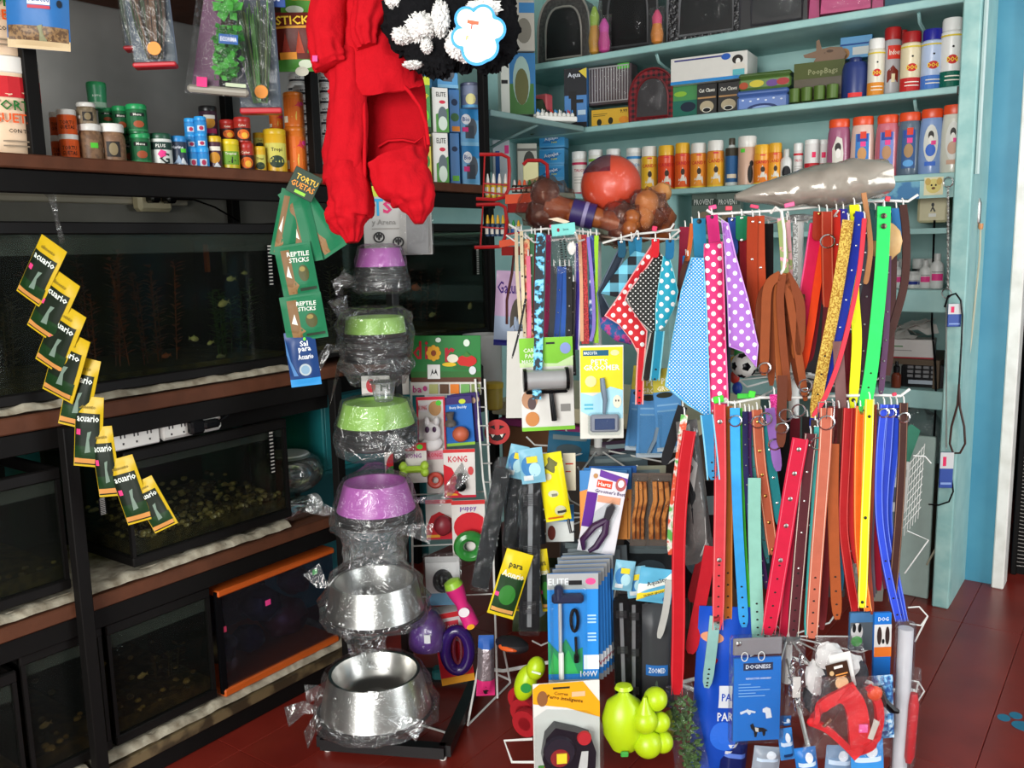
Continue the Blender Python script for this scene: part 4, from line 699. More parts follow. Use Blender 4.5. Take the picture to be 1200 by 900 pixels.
bg = tag(MB(CRINKLE).blob((0, 0, .13), .11, .07, .13, 16, 12, .35, 4, 9).build('plastic_bag'), 'crumpled clear plastic bag under the lower compartment board', 'bag'); bg.location = (ony(1070, 500, 3.45).x, 3.45, .44)
tag(MB(mat('#5a4a38', .7)).box(-1.6, 3.38, .40, -.6, 3.73, .42).box(-1.6, 3.38, 0, -1.58, 3.73, .4).box(-.62, 3.38, 0, -.6, 3.73, .4).build('low_bench'), 'brown board bench low in the shelf unit', 'bench')
# meter box, cables, chains on the unit
mb_ = thing('junction_box', 'cream plastic box with rounded corners and a figure symbol above the medicine bottles', 'box', ony(1093, 244, 3.45), None, (0, 0, .1)); wq = px(33, depth(mb_.location)); MB('#cfc69e').box(-wq/2, 0, -wq/2, wq/2, .29, wq/2, .008).build('case', mb_)
graphics(mb_, [('e', .5, .62, .05, .07, '#3a3a3a'), ('p', [(.5, .58), (.42, .4), (.46, .38), (.5, .48), (.56, .36), (.6, .4)], '#3a3a3a'), ('r', .38, .2, .62, .32, '#e8e8e0')], wq, wq, 0, z0=-wq/2)
tag(MB(BLACKP).tube([ony(1095, 258, 3.44), ony(1093, 320, 3.44), ony(1092, 380, 3.40), ony(1096, 430, 3.36), ony(1097, 470, 3.36), ony(1094, 520, 3.4)], .004).build('black_cable'), 'black cable hanging from the cream box', 'cable')
def chain(pts, pitch, r, rr, label):
    L = [(Vector(a)-Vector(b)).length for a, b in zip(pts, pts[1:])]; t = thing('chain_leash', label, 'chain', pts[0]); m = MB(STEEL); tot = sum(L); n = int(tot/pitch)
    for k in range(n):
        s_ = k*pitch; i = 0
        while i < len(L)-1 and s_ > L[i]: s_ -= L[i]; i += 1
        p = Vector(pts[i]).lerp(Vector(pts[i+1]), s_/L[i]); d_ = (Vector(pts[i+1])-Vector(pts[i])).normalized(); nr = Vector((1, -.5, 0)) if k % 2 else Vector((.5, 1, 0))
        m.ring(p, r, rr, nr, 8, 4, (.6, 1.25))
    tag(m.build('links', t, off=pts[0]), kind='stuff'); q = MB(CHROME).ring((0, 0, .018), .016, .0022, (.3, 1, 0)); q.build('ring', t); return t
c1 = chain([ony(1111, y, 3.29) for y in (220, 260, 300, 345)], .011, .0055, .0014, 'steel chain leash hung from a ring on the unit post')
chain([ony(1109, y, 3.285) for y in (350, 400, 450, 500, 528)], .006, .0035, .001, 'finer steel chain leash hung below the first one')
for (x, y0, y1, lb) in ((1118, 356, 383, 'blue and white chain leash tag, upper one on the post'), (1108, 530, 572, 'blue and white chain leash tag, lower one on the post')):
    a = ony(x, y1, 3.275); b = ony(x, y0, 3.275); carton('leash_tag', lb, 'tag', 'leash tags on the post', a, px(15, depth(a)), b.z-a.z, .006, '#2a4a9a', [('r', 0, .55, 1, 1, '#d0d0d0'), ('r', .2, .62, .45, .88, '#e03060'), ('r', .1, .1, .9, .16, '#8aa4d8')], .5)
def loop(name, label, cat, pts, r, m): return tag(MB(m).tube(pts, r, 6).build(name), label, cat)
loop('leash_loop', 'black leash loop around the upper blue tag', 'leash', [ony(a, b, 3.28) for a, b in ((1107, 360), (1111, 347), (1120, 344), (1126, 352), (1128, 370), (1127, 400), (1124, 450))], .0035, BLACKP)
loop('leather_loop', 'brown leather leash loop hanging by the blue wall', 'leash', [ony(a, b, 3.29) for a, b in ((1124, 450), (1122, 475), (1115, 500), (1113, 520), (1117, 531), (1125, 531), (1131, 520), (1130, 500), (1125, 478), (1124, 455))], .004, mat('#3a1f16', .5))
loop('black_loop', 'black cord loop at the lower blue tag', 'cord', [ony(a, b, 3.29) for a, b in ((1088, 591), (1100, 592), (1112, 588), (1117, 576), (1115, 560))], .003, BLACKP)
loop('pull_rope', 'cream pull cord hanging down the blue wall from a switch', 'rope', [ony(a, b, 3.47) for a, b in ((1149, 265), (1148, 300), (1143, 350), (1138, 400), (1131, 450), (1128, 480)) ]+[ony(a, b, 3.33) for a, b in ((1116, 550), (1108, 590), (1098, 640), (1086, 662))], .0035, mat('#b9b49c', .5))
sw = thing('pull_switch', 'grey tubular switch on the blue wall', 'switch', ony(1145, 262, 3.47)); MB(STEEL).lathe([(.008, 0), (.011, .005), (.011, .07), (.006, .085)], 12).build('body', sw); MB('#c88a5a').lathe([(.006, -.02), (.008, -.015), (.008, 0)], 10, (.012, 0, 0)).build('knob', sw); MB('#7a8a8a').box(-.05, .0, .02, -.008, .02, .05).build('clamp', sw)
st_ = thing('dog_sticker', 'yellow puppy sticker on the edge of the lower board', 'sticker', ony(1094, 218, 3.349), None, (0, 0, 0)); graphics(st_, [('e', .5, .5, .4, .4, '#d8c878'), ('e', .2, .75, .15, .2, '#c8a85a'), ('e', .8, .75, .15, .2, '#c8a85a'), ('e', .4, .55, .05, .06, '#2a2018'), ('e', .62, .55, .05, .06, '#2a2018'), ('e', .5, .38, .1, .07, '#6a4a2a')], .06, .06, 0, z0=-.03)
MB('#e0d8b0').box(-.03, 0, -.03, .03, .0005, .03).build('backing', st_)
tag(MB(SHT).box(-1.0, 3.35, 1.43, -.57, 3.362, 1.489).build('apron_board'), 'turquoise apron board under the right end of the lower board', 'board')
tag(MB(blotch('#3a78a8', '#6aa8c0', 25)).box(ony(1034, 215, 3.349).x, 3.3475, 1.43, ony(1078, 215, 3.349).x, 3.3499, 1.488).build('blue_smear'), 'patch of dark blue paint on the apron board behind the silver bag', 'paint patch')
# ------------------------------------------------------------------ builders for hanging goods
def cardP(name, label, cat, group, x0, y0, x1, y1, t, col, G=(), roll=0., dyaw=0., th=.003, tiltx=0., bev=.001, hook=True):
    xm = (x0+x1)/2; p = P(xm, y1, t); w = px(x1-x0, t); h = px(y1-y0, t)
    o = thing(name, label, cat, p, group, (tiltx, math.radians(roll), YAW+dyaw)); MB(mat(col, .45, 0, .04, 30, 0, .25)).box(-w/2, 0, 0, w/2, th, h, bev).build('card' if th < .02 else 'box', o)
    if G: graphics(o, G, w, h, 0.)
    o['w'] = w; o['h'] = h; return o
def pouch(name, label, cat, group, x0, y0, x1, y1, t, col, G=(), roll=0., dyaw=0., d=.02, amp=.006, seed=1, tiltx=0., top=1., m=None):
    xm = (x0+x1)/2; p = P(xm, y1, t); w = px(x1-x0, t); h = px(y1-y0, t)
    o = thing(name, label, cat, p, group, (tiltx, math.radians(roll), YAW+dyaw))
    MB(m or mat(col, .34, 0, .05, 30, .05, .25)).pillow(w, h, d, 22, 26, .03, amp, seed, top).build('pouch', o)
    def surf(x, z, y):
        u = x/w+.5; v = min(1, max(0, z/h)); e = min(1, 3.2*max(0, min(u, 1-u)))*min(1, max(0, min(v-.03, .97-v)*4.5)); e = math.sin(e*PI/2); yy = -d/2*e
        if amp: yy += amp*noise.noise(Vector((u*1.0*28-.5*28+14+seed, v*22, -3+seed)))*(.25+.75*e)
        return (x*(1+(top-1)*v), yy-.0012-y, z)
    def surf2(x, z, y):
        u = x/w+.5; v = min(1, max(0, z/h)); e = min(1, 3.2*max(0, min(u, 1-u)))*min(1, max(0, min(v-.03, .97-v)*4.5)); e = math.sin(e*PI/2); ww = w*(1+(top-1)*v); xx = (u-.5)*ww
        return (xx, -d/2*e+(amp*noise.noise(Vector((xx*28+seed, v*22*h/h*1.0, -3+seed)))*(.25+.75*e) if amp else 0)-.001-y, z)
    def surf3(x, z, y):
        u = x/w+.5; v = min(1, max(0, z/h)); e = min(1, 3.2*max(0, min(u, 1-u)))*min(1, max(0, min(v-.03, .97-v)*4.5)); e = math.sin(e*PI/2); ww = w*(1+(top-1)*v); xx = (u-.5)*ww
        return (xx, -d/2*e+(amp*noise.noise(Vector((xx*14+seed, z*12, -3+seed)))*(.25+.75*e) if amp else 0)-.0010-y*.7, z)
    if G: graphics(o, G, w, h, surf=surf3)
    return o
def tubeP(m, secs, n=20, fold=0., fr=6., seed=0., gather=0.):
    """soft hanging form: sections (x, y, width px, view depth, half depth) skinned into one closed surface, in room space"""
    v = []; R0 = Vector((math.cos(YAW), math.sin(YAW), 0)); F0 = Vector((-math.sin(YAW), math.cos(YAW), 0)); N = len(secs)
    cs = [P(s[0], s[1], s[3]) for s in secs]
    for i, s in enumerate(secs):
        tg = (cs[min(i+1, N-1)]-cs[max(i-1, 0)]).normalized(); a = (R0-tg*R0.dot(tg)).normalized(); b = (F0-tg*F0.dot(tg)-a*F0.dot(a)).normalized(); hw = px(s[2], s[3])/2; g = s[5] if len(s) > 5 else 0
        for k in range(n):
            q = 2*PI*k/n; c_, s_ = math.cos(q), math.sin(q)
            rr = 1+(fold*noise.noise(Vector((c_*fr*.35+seed, s_*fr*.35, i*.33+seed))) if fold else 0)+g*math.sin(q*9)
            v.append(cs[i]+a*(hw*c_*rr)+b*(s[4]*s_*rr))
    f = [(i*n+k, i*n+(k+1) % n, (i+1)*n+(k+1) % n, (i+1)*n+k) for i in range(N-1) for k in range(n)]+[tuple(range(n))[::-1], tuple((N-1)*n+k for k in range(n))]
    return m.add(v, [q[::-1] for q in f])
def dense(secs, k=4):
    out = []
    for a, b in zip(secs, secs[1:]):
        for j in range(k): out.append(tuple(a[q]+(b[q]-a[q])*j/k for q in range(len(a))))
    return out+[secs[-1]]
def soft(name, label, cat, parts, group=None):
    base = parts[0][1].v[0]; t = thing(name, label, cat, base, group)
    for nm, m in parts: m.build(nm, t, off=base, smooth=60)
    return t
# ------------------------------------------------------------------ red dog suit
RED = mat('#b40f1b', .85, 0, .08, 50, .3, .1); RED2 = mat('#a60d18', .9, 0, .08, 50, .3, .08); T = 1.72
yoke = MB(RED); tubeP(yoke, dense([(412, -14, 76, T, .035), (418, 15, 84, T-.01, .045), (426, 45, 96, T-.01, .05), (434, 72, 102, T-.012, .052), (440, 96, 104, T-.012, .05), (441, 101, 102, T-.006, .04)], 4), 40, .22, 7, 2)
back = MB(RED2); tubeP(back, dense([(460, 85, 66, T+.045, .012), (461, 120, 78, T+.045, .016), (462, 160, 80, T+.045, .018), (463, 185, 76, T+.04, .02), (465, 206, 74, T+.03, .03)], 4), 32, .10, 6, 5)
flap = MB(RED); tubeP(flap, dense([(408, 62, 46, T-.02, .04), (408, 100, 46, T-.02, .045), (407, 140, 44, T-.018, .042), (405, 180, 48, T-.015, .045), (404, 206, 50, T-.01, .045), (405, 212, 50, T-.01, .04)], 4), 36, .25, 7, 9)
legl = MB(RED); tubeP(legl, dense([(405, 196, 47, T-.015, .045, 0), (408, 218, 50, T-.015, .05, .02), (410, 240, 52, T-.015, .05, .05), (408, 254, 50, T-.015, .045, .08), (409, 262, 40, T-.015, .035, .12), (412, 272, 26, T-.015, .025, .12), (413, 284, 14, T-.015, .012, .1)], 4), 48, .22, 7, 13)
legr = MB(RED); tubeP(legr, dense([(464, 188, 74, T-.0, .04, 0), (472, 208, 66, T-.01, .045, .01), (482, 222, 56, T-.015, .045, .02), (488, 236, 46, T-.015, .04, .05), (490, 248, 30, T-.015, .03, .08), (491, 262, 10, T-.015, .01, .05)], 4), 48, .22, 7, 17)
sl1 = MB(RED); tubeP(sl1, dense([(388, -12, 44, T-.05, .035, 0), (384, 25, 46, T-.05, .04, 0), (382, 48, 44, T-.055, .038, .03), (384, 62, 40, T-.06, .032, .08), (386, 72, 42, T-.06, .032, .10), (388, 78, 38, T-.06, .022, .1)], 4), 54, .16, 6, 21)
sl2 = MB(RED); tubeP(sl2, dense([(440, -12, 46, T-.05, .035, 0), (434, 12, 44, T-.055, .036, .02), (428, 30, 36, T-.06, .032, .06), (428, 44, 32, T-.06, .028, .1), (431, 56, 24, T-.06, .022, .12)], 4), 54, .16, 6, 25)
hem = MB(RED); hem.tube([P(a, b, T-.035) for a, b in ((427, 212), (427, 180), (427, 140), (426, 112), (429, 100), (440, 96), (455, 94), (468, 96), (480, 108), (492, 125), (499, 145), (502, 170))], .0038, 7)
hem.tube([P(a, b, T+.016) for a, b in ((443, 172), (455, 165), (472, 164), (486, 167), (497, 160), (499, 178), (496, 195), (486, 208))], .003, 6)
suit = soft('dog_suit', 'bright red four-legged dog suit with gathered cuffs hanging at the front', 'dog clothing', [('yoke', yoke), ('inner_panel', back), ('side_flap', flap), ('leg', legl), ('leg', legr), ('sleeve', sl1), ('sleeve', sl2), ('hem_binding', hem)])
b0 = yoke.v[0]; m = MB(mat('#1a1a1a', .4)); m.tube([P(412, -14, T), P(430, -60, T), P(450, -90, T), P(480, -60, T), P(500, -14, T)], .004, 6); tag(m.build('clothes_hanger'), 'black clothes hanger that holds up the red dog suit', 'hanger')
tag(MB('#e8408a').add([P(366, 65, T-.09), P(372, 65, T-.09), P(372, 72, T-.09), P(366, 72, T-.09)], [(0, 1, 2, 3)]).build('price_dot', suit, off=b0), None)
# ------------------------------------------------------------------ black and white plush coat with a paw tag
FUR = mat('#121214', .95, 0, .4, 90, .5, .1); WF = mat('#e2e0dc', .95, 0, .1, 90, .4, .1); T2 = 1.66
def fur(m, x, y, rx, ry, t, d, seed, amp=.12, fr=5):
    c = P(x, y, t); st = len(m.v); m.blob((0, 0, 0), px(rx, t)*1.12, d*.8, px(ry, t)*1.12, 44, 30, amp*1.3, fr*1.5, seed); m.v[st:] = [tuple(Vector(q)*(1+.16*noise.noise(Vector(q)*420)+.07*noise.noise(Vector(q)*900))) for q in m.v[st:]]; m.xf(Matrix.Translation(c) @ Matrix.Rotation(YAW, 4, 'Z'), st)
bd = MB(FUR)
for q in ((490, 20, 38, 42, 0, .05), (512, 56, 22, 30, .0, .04), (535, 18, 42, 52, .01, .055), (572, 34, 32, 42, .0, .05), (495, 60, 18, 22, -.005, .03), (560, -10, 40, 40, .01, .05), (500, -15, 40, 30, .01, .05)): fur(bd, q[0], q[1], q[2], q[3], T2+q[4], q[5], q[0]*.1)
wt = []
for k, q in enumerate(((494, 32, 15, 14, -.035, .03), (472, 42, 11, 8, -.03, .022), (461, -2, 9, 10, -.03, .02), (516, 22, 9, 17, -.042, .02), (500, 54, 6, 7, -.04, .015), (484, 76, 10, 4, -.015, .02), (536, 52, 12, 13, -.045, .02), (566, 10, 18, 9, -.048, .015), (548, 66, 11, 6, -.03, .02))):
    m = MB(WF); fur(m, q[0], q[1], q[2], q[3], T2+q[4], q[5], q[0]*.3, .3, 7); wt.append(('white_patch', m))
co = soft('plush_coat', 'fluffy black and white plush dog coat at the top beside the red suit', 'dog clothing', [('plush', bd)]+wt)
pt = thing('paw_tag', 'white paw-shaped card tag with blue rim on the plush coat', 'tag', P(559, 40, T2-.085), None, (0, math.radians(10), YAW)); u = px(1, T2)
def paw(s, off=0):
    o = []
    for i in range(60):
        a = 2*PI*i/60; r = max(11.5+off+13*0, 0)
        best = 0
        for (cx, cz, rr) in ((-14, 14, 11), (4, 19, 11), (18, 8, 11), (-16, -6, 10), (2, -16, 15), (0, 0, 16), (10, -12, 14)):
            b = cx*math.cos(a)+cz*math.sin(a); q = b*b-(cx*cx+cz*cz)+(rr+off)**2
            if q > 0: best = max(best, b+math.sqrt(q))
        o.append((best*math.cos(a)*u*s, best*math.sin(a)*u*s))
    return o
MB('#2f9ce0').prism(paw(1, 2.5), 0, .002).build('blue_rim', pt); MB(mat('#f4f4f2', .4)).prism(paw(1, -.6), -.001, 0).build('white_face', pt)
graphics(pt, [('t', .36, .62, .1, '#d8402a', 'T'), ('t', .3, .4, .08, '#e0b040', 'F'), ('p', [(.25, .72), (.5, .72), (.5, .66), (.25, .66)], '#e06a4a')], px(50, T2), px(60, T2), -.001, z0=-px(30, T2))
# ------------------------------------------------------------------ packs hanging from the top left board
def tX(x, y, X): return depth(onx(x, y, X))
tt = tX(50, 30, -1.93)
pouch('seed_bag', 'blue and cream seed bag with brown gravel at its foot, hung at the top left', 'bag', None, 13, -30, 80, 58, tt, '#2f6aa8', [('r', 0, 0, 1, .12, '#c8b088'), ('r', .02, .1, .98, .28, blotch('#5a4026', '#8a6a42', 150)), ('p', [(0, .4), (0, 1), (-.0, 1), (0, .3)], '#c8b088'), ('r', .36, .55, .72, .7, '#dce4ea'), ('t', .54, .62, .07, '#2a4a8a', 'SunSeed', 0, .33), ('r', .36, .5, .72, .54, '#b83a4a'), ('p', [(.35, 1), (.4, .8), (.7, .8), (.75, 1)], '#6f9a4a'), ('p', [(.5, .28), (.52, .1), (.64, .1), (.58, .3)], '#8a8a6a'), ('e', .86, .58, .04, .05, '#1c2430')], 3, .25, .03, .006, 4)
LEAF = [mat(c, .5) for c in ('#2f7a2a', '#3f9a34', '#256020', '#4aa83c')]
def leafclump(parent, c, n, r, L, name='leaves', cols=LEAF, stuff=True):
    m = MB(cols[0])
    for k in range(n):
        m.use(random.choice(cols)); a = random.uniform(0, 2*PI); b = random.uniform(-.9, .9); d = Vector((math.cos(a)*math.cos(b), math.sin(a)*math.cos(b)*.5, math.sin(b))); o = Vector(c)+Vector((random.uniform(-r[0], r[0]), random.uniform(-r[1], r[1]), random.uniform(-r[2], r[2])))
        s = d.cross(Vector((0, 1, .2))).normalized()*L*.32; q = o+d*L; m.add([o, o+d*L*.5+s+Vector((0, -.003, 0)), q, o+d*L*.5-s+Vector((0, -.003, 0)), o+d*L*.5+Vector((0, .003, 0))], [(0, 1, 4), (1, 2, 4), (2, 3, 4), (3, 0, 4)])
    return tag(m.build(name, parent), kind='stuff' if stuff else None)
def plantpack(x0, y0, x1, y1, t, label, roll, strands, card='#33405e', sticker=True):
    p = P((x0+x1)/2, y1, t); w = px(x1-x0, t); h = px(y1-y0, t); o = thing('plant_pack', label, 'plant pack', p, 'red-footed plant packs', (0, math.radians(roll), YAW+.2))
    MB(mat('#b8202a', .4)).box(-w/2, -.02, 0, w/2, .02, h*.05, .003).build('red_foot', o); MB(mat(card, .4)).box(-w/2, .016, h*.04, w/2, .018, h, 0).build('backing_card', o)
    m = MB(mat('#1c2a16', .7)); ms = [mat(c, .6) for c in strands]
    for k in range(46):
        m.use(ms[k % len(ms)]); x = random.uniform(-.4, .4)*w; y = random.uniform(-.014, .012); m.strap([(x*.4, y, h*.1), (x*.8+random.uniform(-.004, .004), y-.003, h*.45), (x+random.uniform(-.006, .006), y, h*random.uniform(.75, .97))], .004, .0006, (1, random.uniform(-.6, .6), 0))
    tag(m.build('plant_strands', o), kind='stuff')
    MB(film('#f4f6f2', .008, .02, 24, .4, .1, .2)).box(-w/2+.001, -.022, h*.04, w/2-.001, .0155, h, .003).build('clear_sleeve', o)
    if sticker: MB('#e8902c').lathe([(px(7.5, t), -.0235), (px(7.5, t), -.0225)], 18, (w*.05, 0, h*.3 if h < .2 else h*.18), ax='y').build('orange_sticker', o)
    return o
plantpack(159, -30, 207, 80, tX(180, 40, -1.92), 'brown plastic plant pack with a red foot and orange sticker', -3, ('#3a2418', '#4a2e1c', '#2a3a1c', '#5a3a20'))
plantpack(147, -30, 168, 60, tX(165, 40, -1.99), 'pale plastic plant pack with a red foot behind the brown one', -2, ('#8a8c88', '#4a5a4a', '#6a7a8a'), sticker=False)
plantpack(283, 2, 330, 134, tX(308, 60, -1.92), 'long green plastic plant pack with a red foot and low orange sticker', -1, ('#3a6a2a', '#2f5a24', '#4f8a3c', '#6a7a4a', '#2e3a24'))
# rounded bag with a leafy plant
t_ = tX(255, 60, -1.92); o = thing('plant_bag', 'clear bag with a bright leafy plastic plant and purple card', 'plant bag', P(256, 112, t_), None, (0, math.radians(4), YAW+.2)); w = px(76, t_); h = px(135, t_)
MB(mat('#5a2a4e', .5)).prism([(-w*.40, h*.06), (w*.0, h*.06), (w*.05, h*.95), (-w*.18, h*.95)], .006, .008).build('purple_card', o)
leafclump(o, (w*.14, 0, h*.36), 170, (w*.16, .012, h*.2), .022); leafclump(o, (w*.12, -.01, h*.74), 26, (w*.13, .01, h*.06), .035, 'large_leaves', [mat('#4aa83c', .5), mat('#3f9a34', .5)], True)
graphics(o, [('r', .52, .42, .80, .5, '#2a5a9a'), ('t', .66, .46, .04, '#e8ecf0', 'ECONMA', 0, .24), ('r', .2, .05, .35, .13, '#e8307a'), ('r', .62, .07, .92, .1, '#b8c4a4')], w, h, -.022)
MB(BAG).pillow(w, h, .05, 12, 12, .01, .012, 8, .55).build('clear_bag', o); MB('#9a9488').box(-w*.45, -.015, .002, w*.45, .015, .02, .006).build('weighted_base', o)
pouch('reptile_stick_pack', 'dark red treat pack with yellow lettering and green foot', 'pack', None, 328, 18, 380, 84, tX(354, 50, -1.92), '#5a1c14', [('r', 0, 0, 1, .2, '#3f7a2c'), ('t', .45, .86, .16, '#e8c03c', 'STICKS', 0, .85), ('r', 0, .72, 1, .76, '#c88a2c'), ('p', [(.1, .3), (.2, .65), (.3, .3)], '#8a2a1c'), ('p', [(.4, .3), (.5, .68), (.6, .3)], '#a0381c'), ('p', [(.65, .3), (.75, .62), (.9, .3)], '#3f6a2c'), ('r', .05, .2, .42, .32, '#d88a2c'), ('e', .6, .12, .16, .07, '#c8d0b8'), ('e', .5, .0, .15, .08, '#b8b4a4')], -2, .2, .02, .004, 5)
pouch('fruit_treat_pack', 'orange and green treat pack above the dark red one', 'pack', None, 330, -50, 382, 20, tX(354, 10, -1.95), '#d8661e', [('r', 0, 0, 1, .25, '#4a8a2c'), ('e', .3, .4, .25, .16, '#e8a02c'), ('e', .72, .4, .25, .14, '#d84a1e'), ('e', .3, .1, .2, .06, '#d0d8c0')], 2, .2, .02, .004, 6)
cardP('blue_header', 'blue header card above the long green plant pack', 'card', None, 295, -20, 334, 8, tX(315, 0, -1.915), '#2f4a8a', [('t', .5, .35, .25, '#d0d8e8', 'Sunrise', 0, .7), ('r', .55, .5, .7, .7, '#e8408a')], 0, .2)
# ------------------------------------------------------------------ strings of sachets
def sachetstring(ps, mk):
    for k, q in enumerate(ps): mk(k, *q)
AQ = [('r', .03, .03, .90, .77, '#111c0f'), ('r', .05, .12, .93, .3, '#123212'), ('r', .03, .05, .9, .12, '#c88a4a'), ('t', .45, .86, .055, '#8a741c', 'alimento', 0, .6), ('t', .5, .70, .10, '#dfe6dc', 'acuario', 0, .78), ('p', [(.42, .2), (.5, .5), (.64, .52), (.56, .4), (.62, .22)], '#6f8274'), ('r', .1, .46, .26, .54, '#e0407a')]
PS = [(52, 318, 38, 78, 34), (66, 358, 42, 80, 33), (74, 396, 42, 80, 30), (80, 428, 44, 80, 24), (93, 460, 34, 84, 16), (104, 506, 32, 84, 7), (124, 541, 26, 84, -3), (153, 574, 32, 80, -14), (180, 591, 30, 64, -24)]
wd = ('first', 'second', 'third', 'fourth', 'fifth', 'sixth', 'seventh', 'eighth', 'ninth')
for k, (x, y, w, h, rl) in enumerate(PS):
    t0 = 1.86+.012*k; a = math.radians(rl); hh = px(h, t0); pb_ = P(x, y, t0)
    o = pouch('sachet', 'yellow-edged dark green sachet, '+wd[k]+' from the top of the hanging string', 'sachet', 'yellow-edged sachets on a string', x-w/2, y-h/2, x+w/2, y+h/2, t0, '#bf9f18', AQ, rl, -.25 if k < 4 else .05, .012, .005, k*3)
    o.location = pb_-Matrix.Rotation(YAW, 3, 'Z') @ Vector((math.sin(a)*hh/2, 0, math.cos(a)*hh/2))
m = MB(BAG); m.strap([P(42, 192, 1.98), P(50, 215, 1.97), P(60, 232, 1.95), P(66, 255, 1.92), P(73, 284, 1.87)], [.03, .03, .012, .008, .012], .003, [(1, .6, 0), (.8, .8, .2), (.3, 1, 0), (1, .5, 0), (.8, .6, 0)]); m.tube([P(62, 200, 1.97), P(64, 228, 1.955), P(68, 262, 1.91), P(74, 280, 1.87)], .003, 5)
tag(m.build('plastic_ribbon'), 'twisted clear plastic ribbon holding the yellow sachets to the rack post', 'ribbon')
GR = [('r', .0, .0, 1, 1, '#146a44'), ('r', .16, .04, .4, .9, '#7a5a36'), ('p', [(.16, .2), (.4, .3), (.5, .2), (.35, .04), (.16, .04)], '#8a6a44'), ('t', .62, .80, .09, '#e0e4d8', 'REPTILE', -4, .6), ('t', .62, .68, .09, '#e0e4d8', 'STICKS', -4, .55), ('e', .68, .42, .14, .16, '#4a4a24'), ('e', .66, .50, .08, .05, '#8a7a3c'), ('r', .5, .08, .95, .14, '#2a3a2c'), ('p', [(.2, .4), (.3, .6), (.34, .35)], '#e0dccc')]
tg_ = 2.0
hc = cardP('header_card', 'dark green header card with yellow turtle lettering on the reptile stick string', 'card', None, 333, 199, 366, 230, tg_-.02, '#14301c', [('t', .55, .68, .22, '#e8b83c', 'TORTU', 0, .8), ('t', .5, .4, .22, '#e8902c', 'GUETAS', 0, .86), ('r', .3, .08, .7, .2, '#8ac83c')], 28, .1, .0015)
for k, (x, y, w, h, rl) in enumerate(((337, 262, 28, 78, 14), (354, 268, 32, 80, -10), (367, 258, 34, 90, -32))):
    a = math.radians(rl); hh = px(h, tg_); t0 = tg_+.01*k
    o = pouch('sachet', ('green reptile stick sachet tilted left under the turtle header card', 'green reptile stick sachet in the middle of the fan under the header card', 'green reptile stick sachet fanned out to the right under the header card')[k], 'sachet', 'green reptile stick sachets', x-w/2, y-h/2, x+w/2, y+h/2, t0, '#1a7a50', GR[:3]+GR[-1:], rl, .1, .012, .005, k*5); o.location = P(x, y, t0)-Matrix.Rotation(YAW, 3, 'Z') @ Vector((math.sin(a)*hh/2, 0, math.cos(a)*hh/2))
for k, (x0, y0, x1, y1, rl, lb) in enumerate(((333, 286, 375, 346, -8, 'upper green reptile stick sachet with lettering in full view'), (337, 345, 385, 398, -7, 'lower green reptile stick sachet, just above the blue salt sachet'))):
    pouch('sachet', lb, 'sachet', 'green reptile stick sachets', x0, y0, x1, y1, tg_+.02+.01*k, '#146a44', GR, rl, .1, .012, .004, 20+k)
pouch('salt_sachet', 'dark blue aquarium salt sachet at the foot of the green string', 'sachet', None, 342, 388, 377, 452, tg_+.045, '#1a3a6e', [('r', 0, 0, 1, .14, '#2f8ac8'), ('t', .62, .78, .1, '#e8ecf0', 'Sal', 0, .35), ('t', .62, .66, .1, '#e8ecf0', 'para', 0, .4), ('t', .62, .54, .1, '#e8ecf0', 'Acuario', 0, .5), ('e', .55, .3, .2, .11, '#a8b4b8'), ('e', .55, .3, .14, .08, '#7a9ab0'), ('e', .66, .86, .05, .03, '#6fc83c'), ('p', [(.02, .9), (.1, .5), (.3, .2), (.15, .2), (0, .6)], '#4a7ab0')], -5, .1, .012, .004, 31)
# ------------------------------------------------------------------ bowl stand
A0 = Vector((-1.685, 1.445, 0)); A1 = Vector((-1.388, 1.591, 0)); B1 = Vector((-1.56, 1.947, 0)); B0 = A0+B1-A1; PO = (A0+A1+B0+B1)/4+Vector((0, .02, 0))
bs = thing('bowl_stand', 'black square-tube floor stand that carries a column of pet bowls', 'stand', PO); BK = mat('#0e0e0f', .4, 0, .1, 30)
for a, b in ((A0, A1), (A1, B1), (B1, B0), (B0, A0)): MB(BK).strap([a+Vector((0, 0, .03)), b+Vector((0, 0, .03))], .03, .03, (0, 0, 1)).build('base_tube', bs, off=PO, smooth=0)
for a in (A0, A1, B1, B0): MB(WHITEP).lathe([(.009, 0), (.011, .015)], 10, a+((PO-a)*.06)).build('foot', bs, off=PO)
MB(BK).strap([(A0+A1)/2+Vector((0, 0, .03)), (B0+B1)/2+Vector((0, 0, .03))], .03, .03, (0, 0, 1)).box(PO.x-.0125, PO.y-.0125, .03, PO.x+.0125, PO.y+.0125, 1.30, .002).build('pole', bs, off=PO)
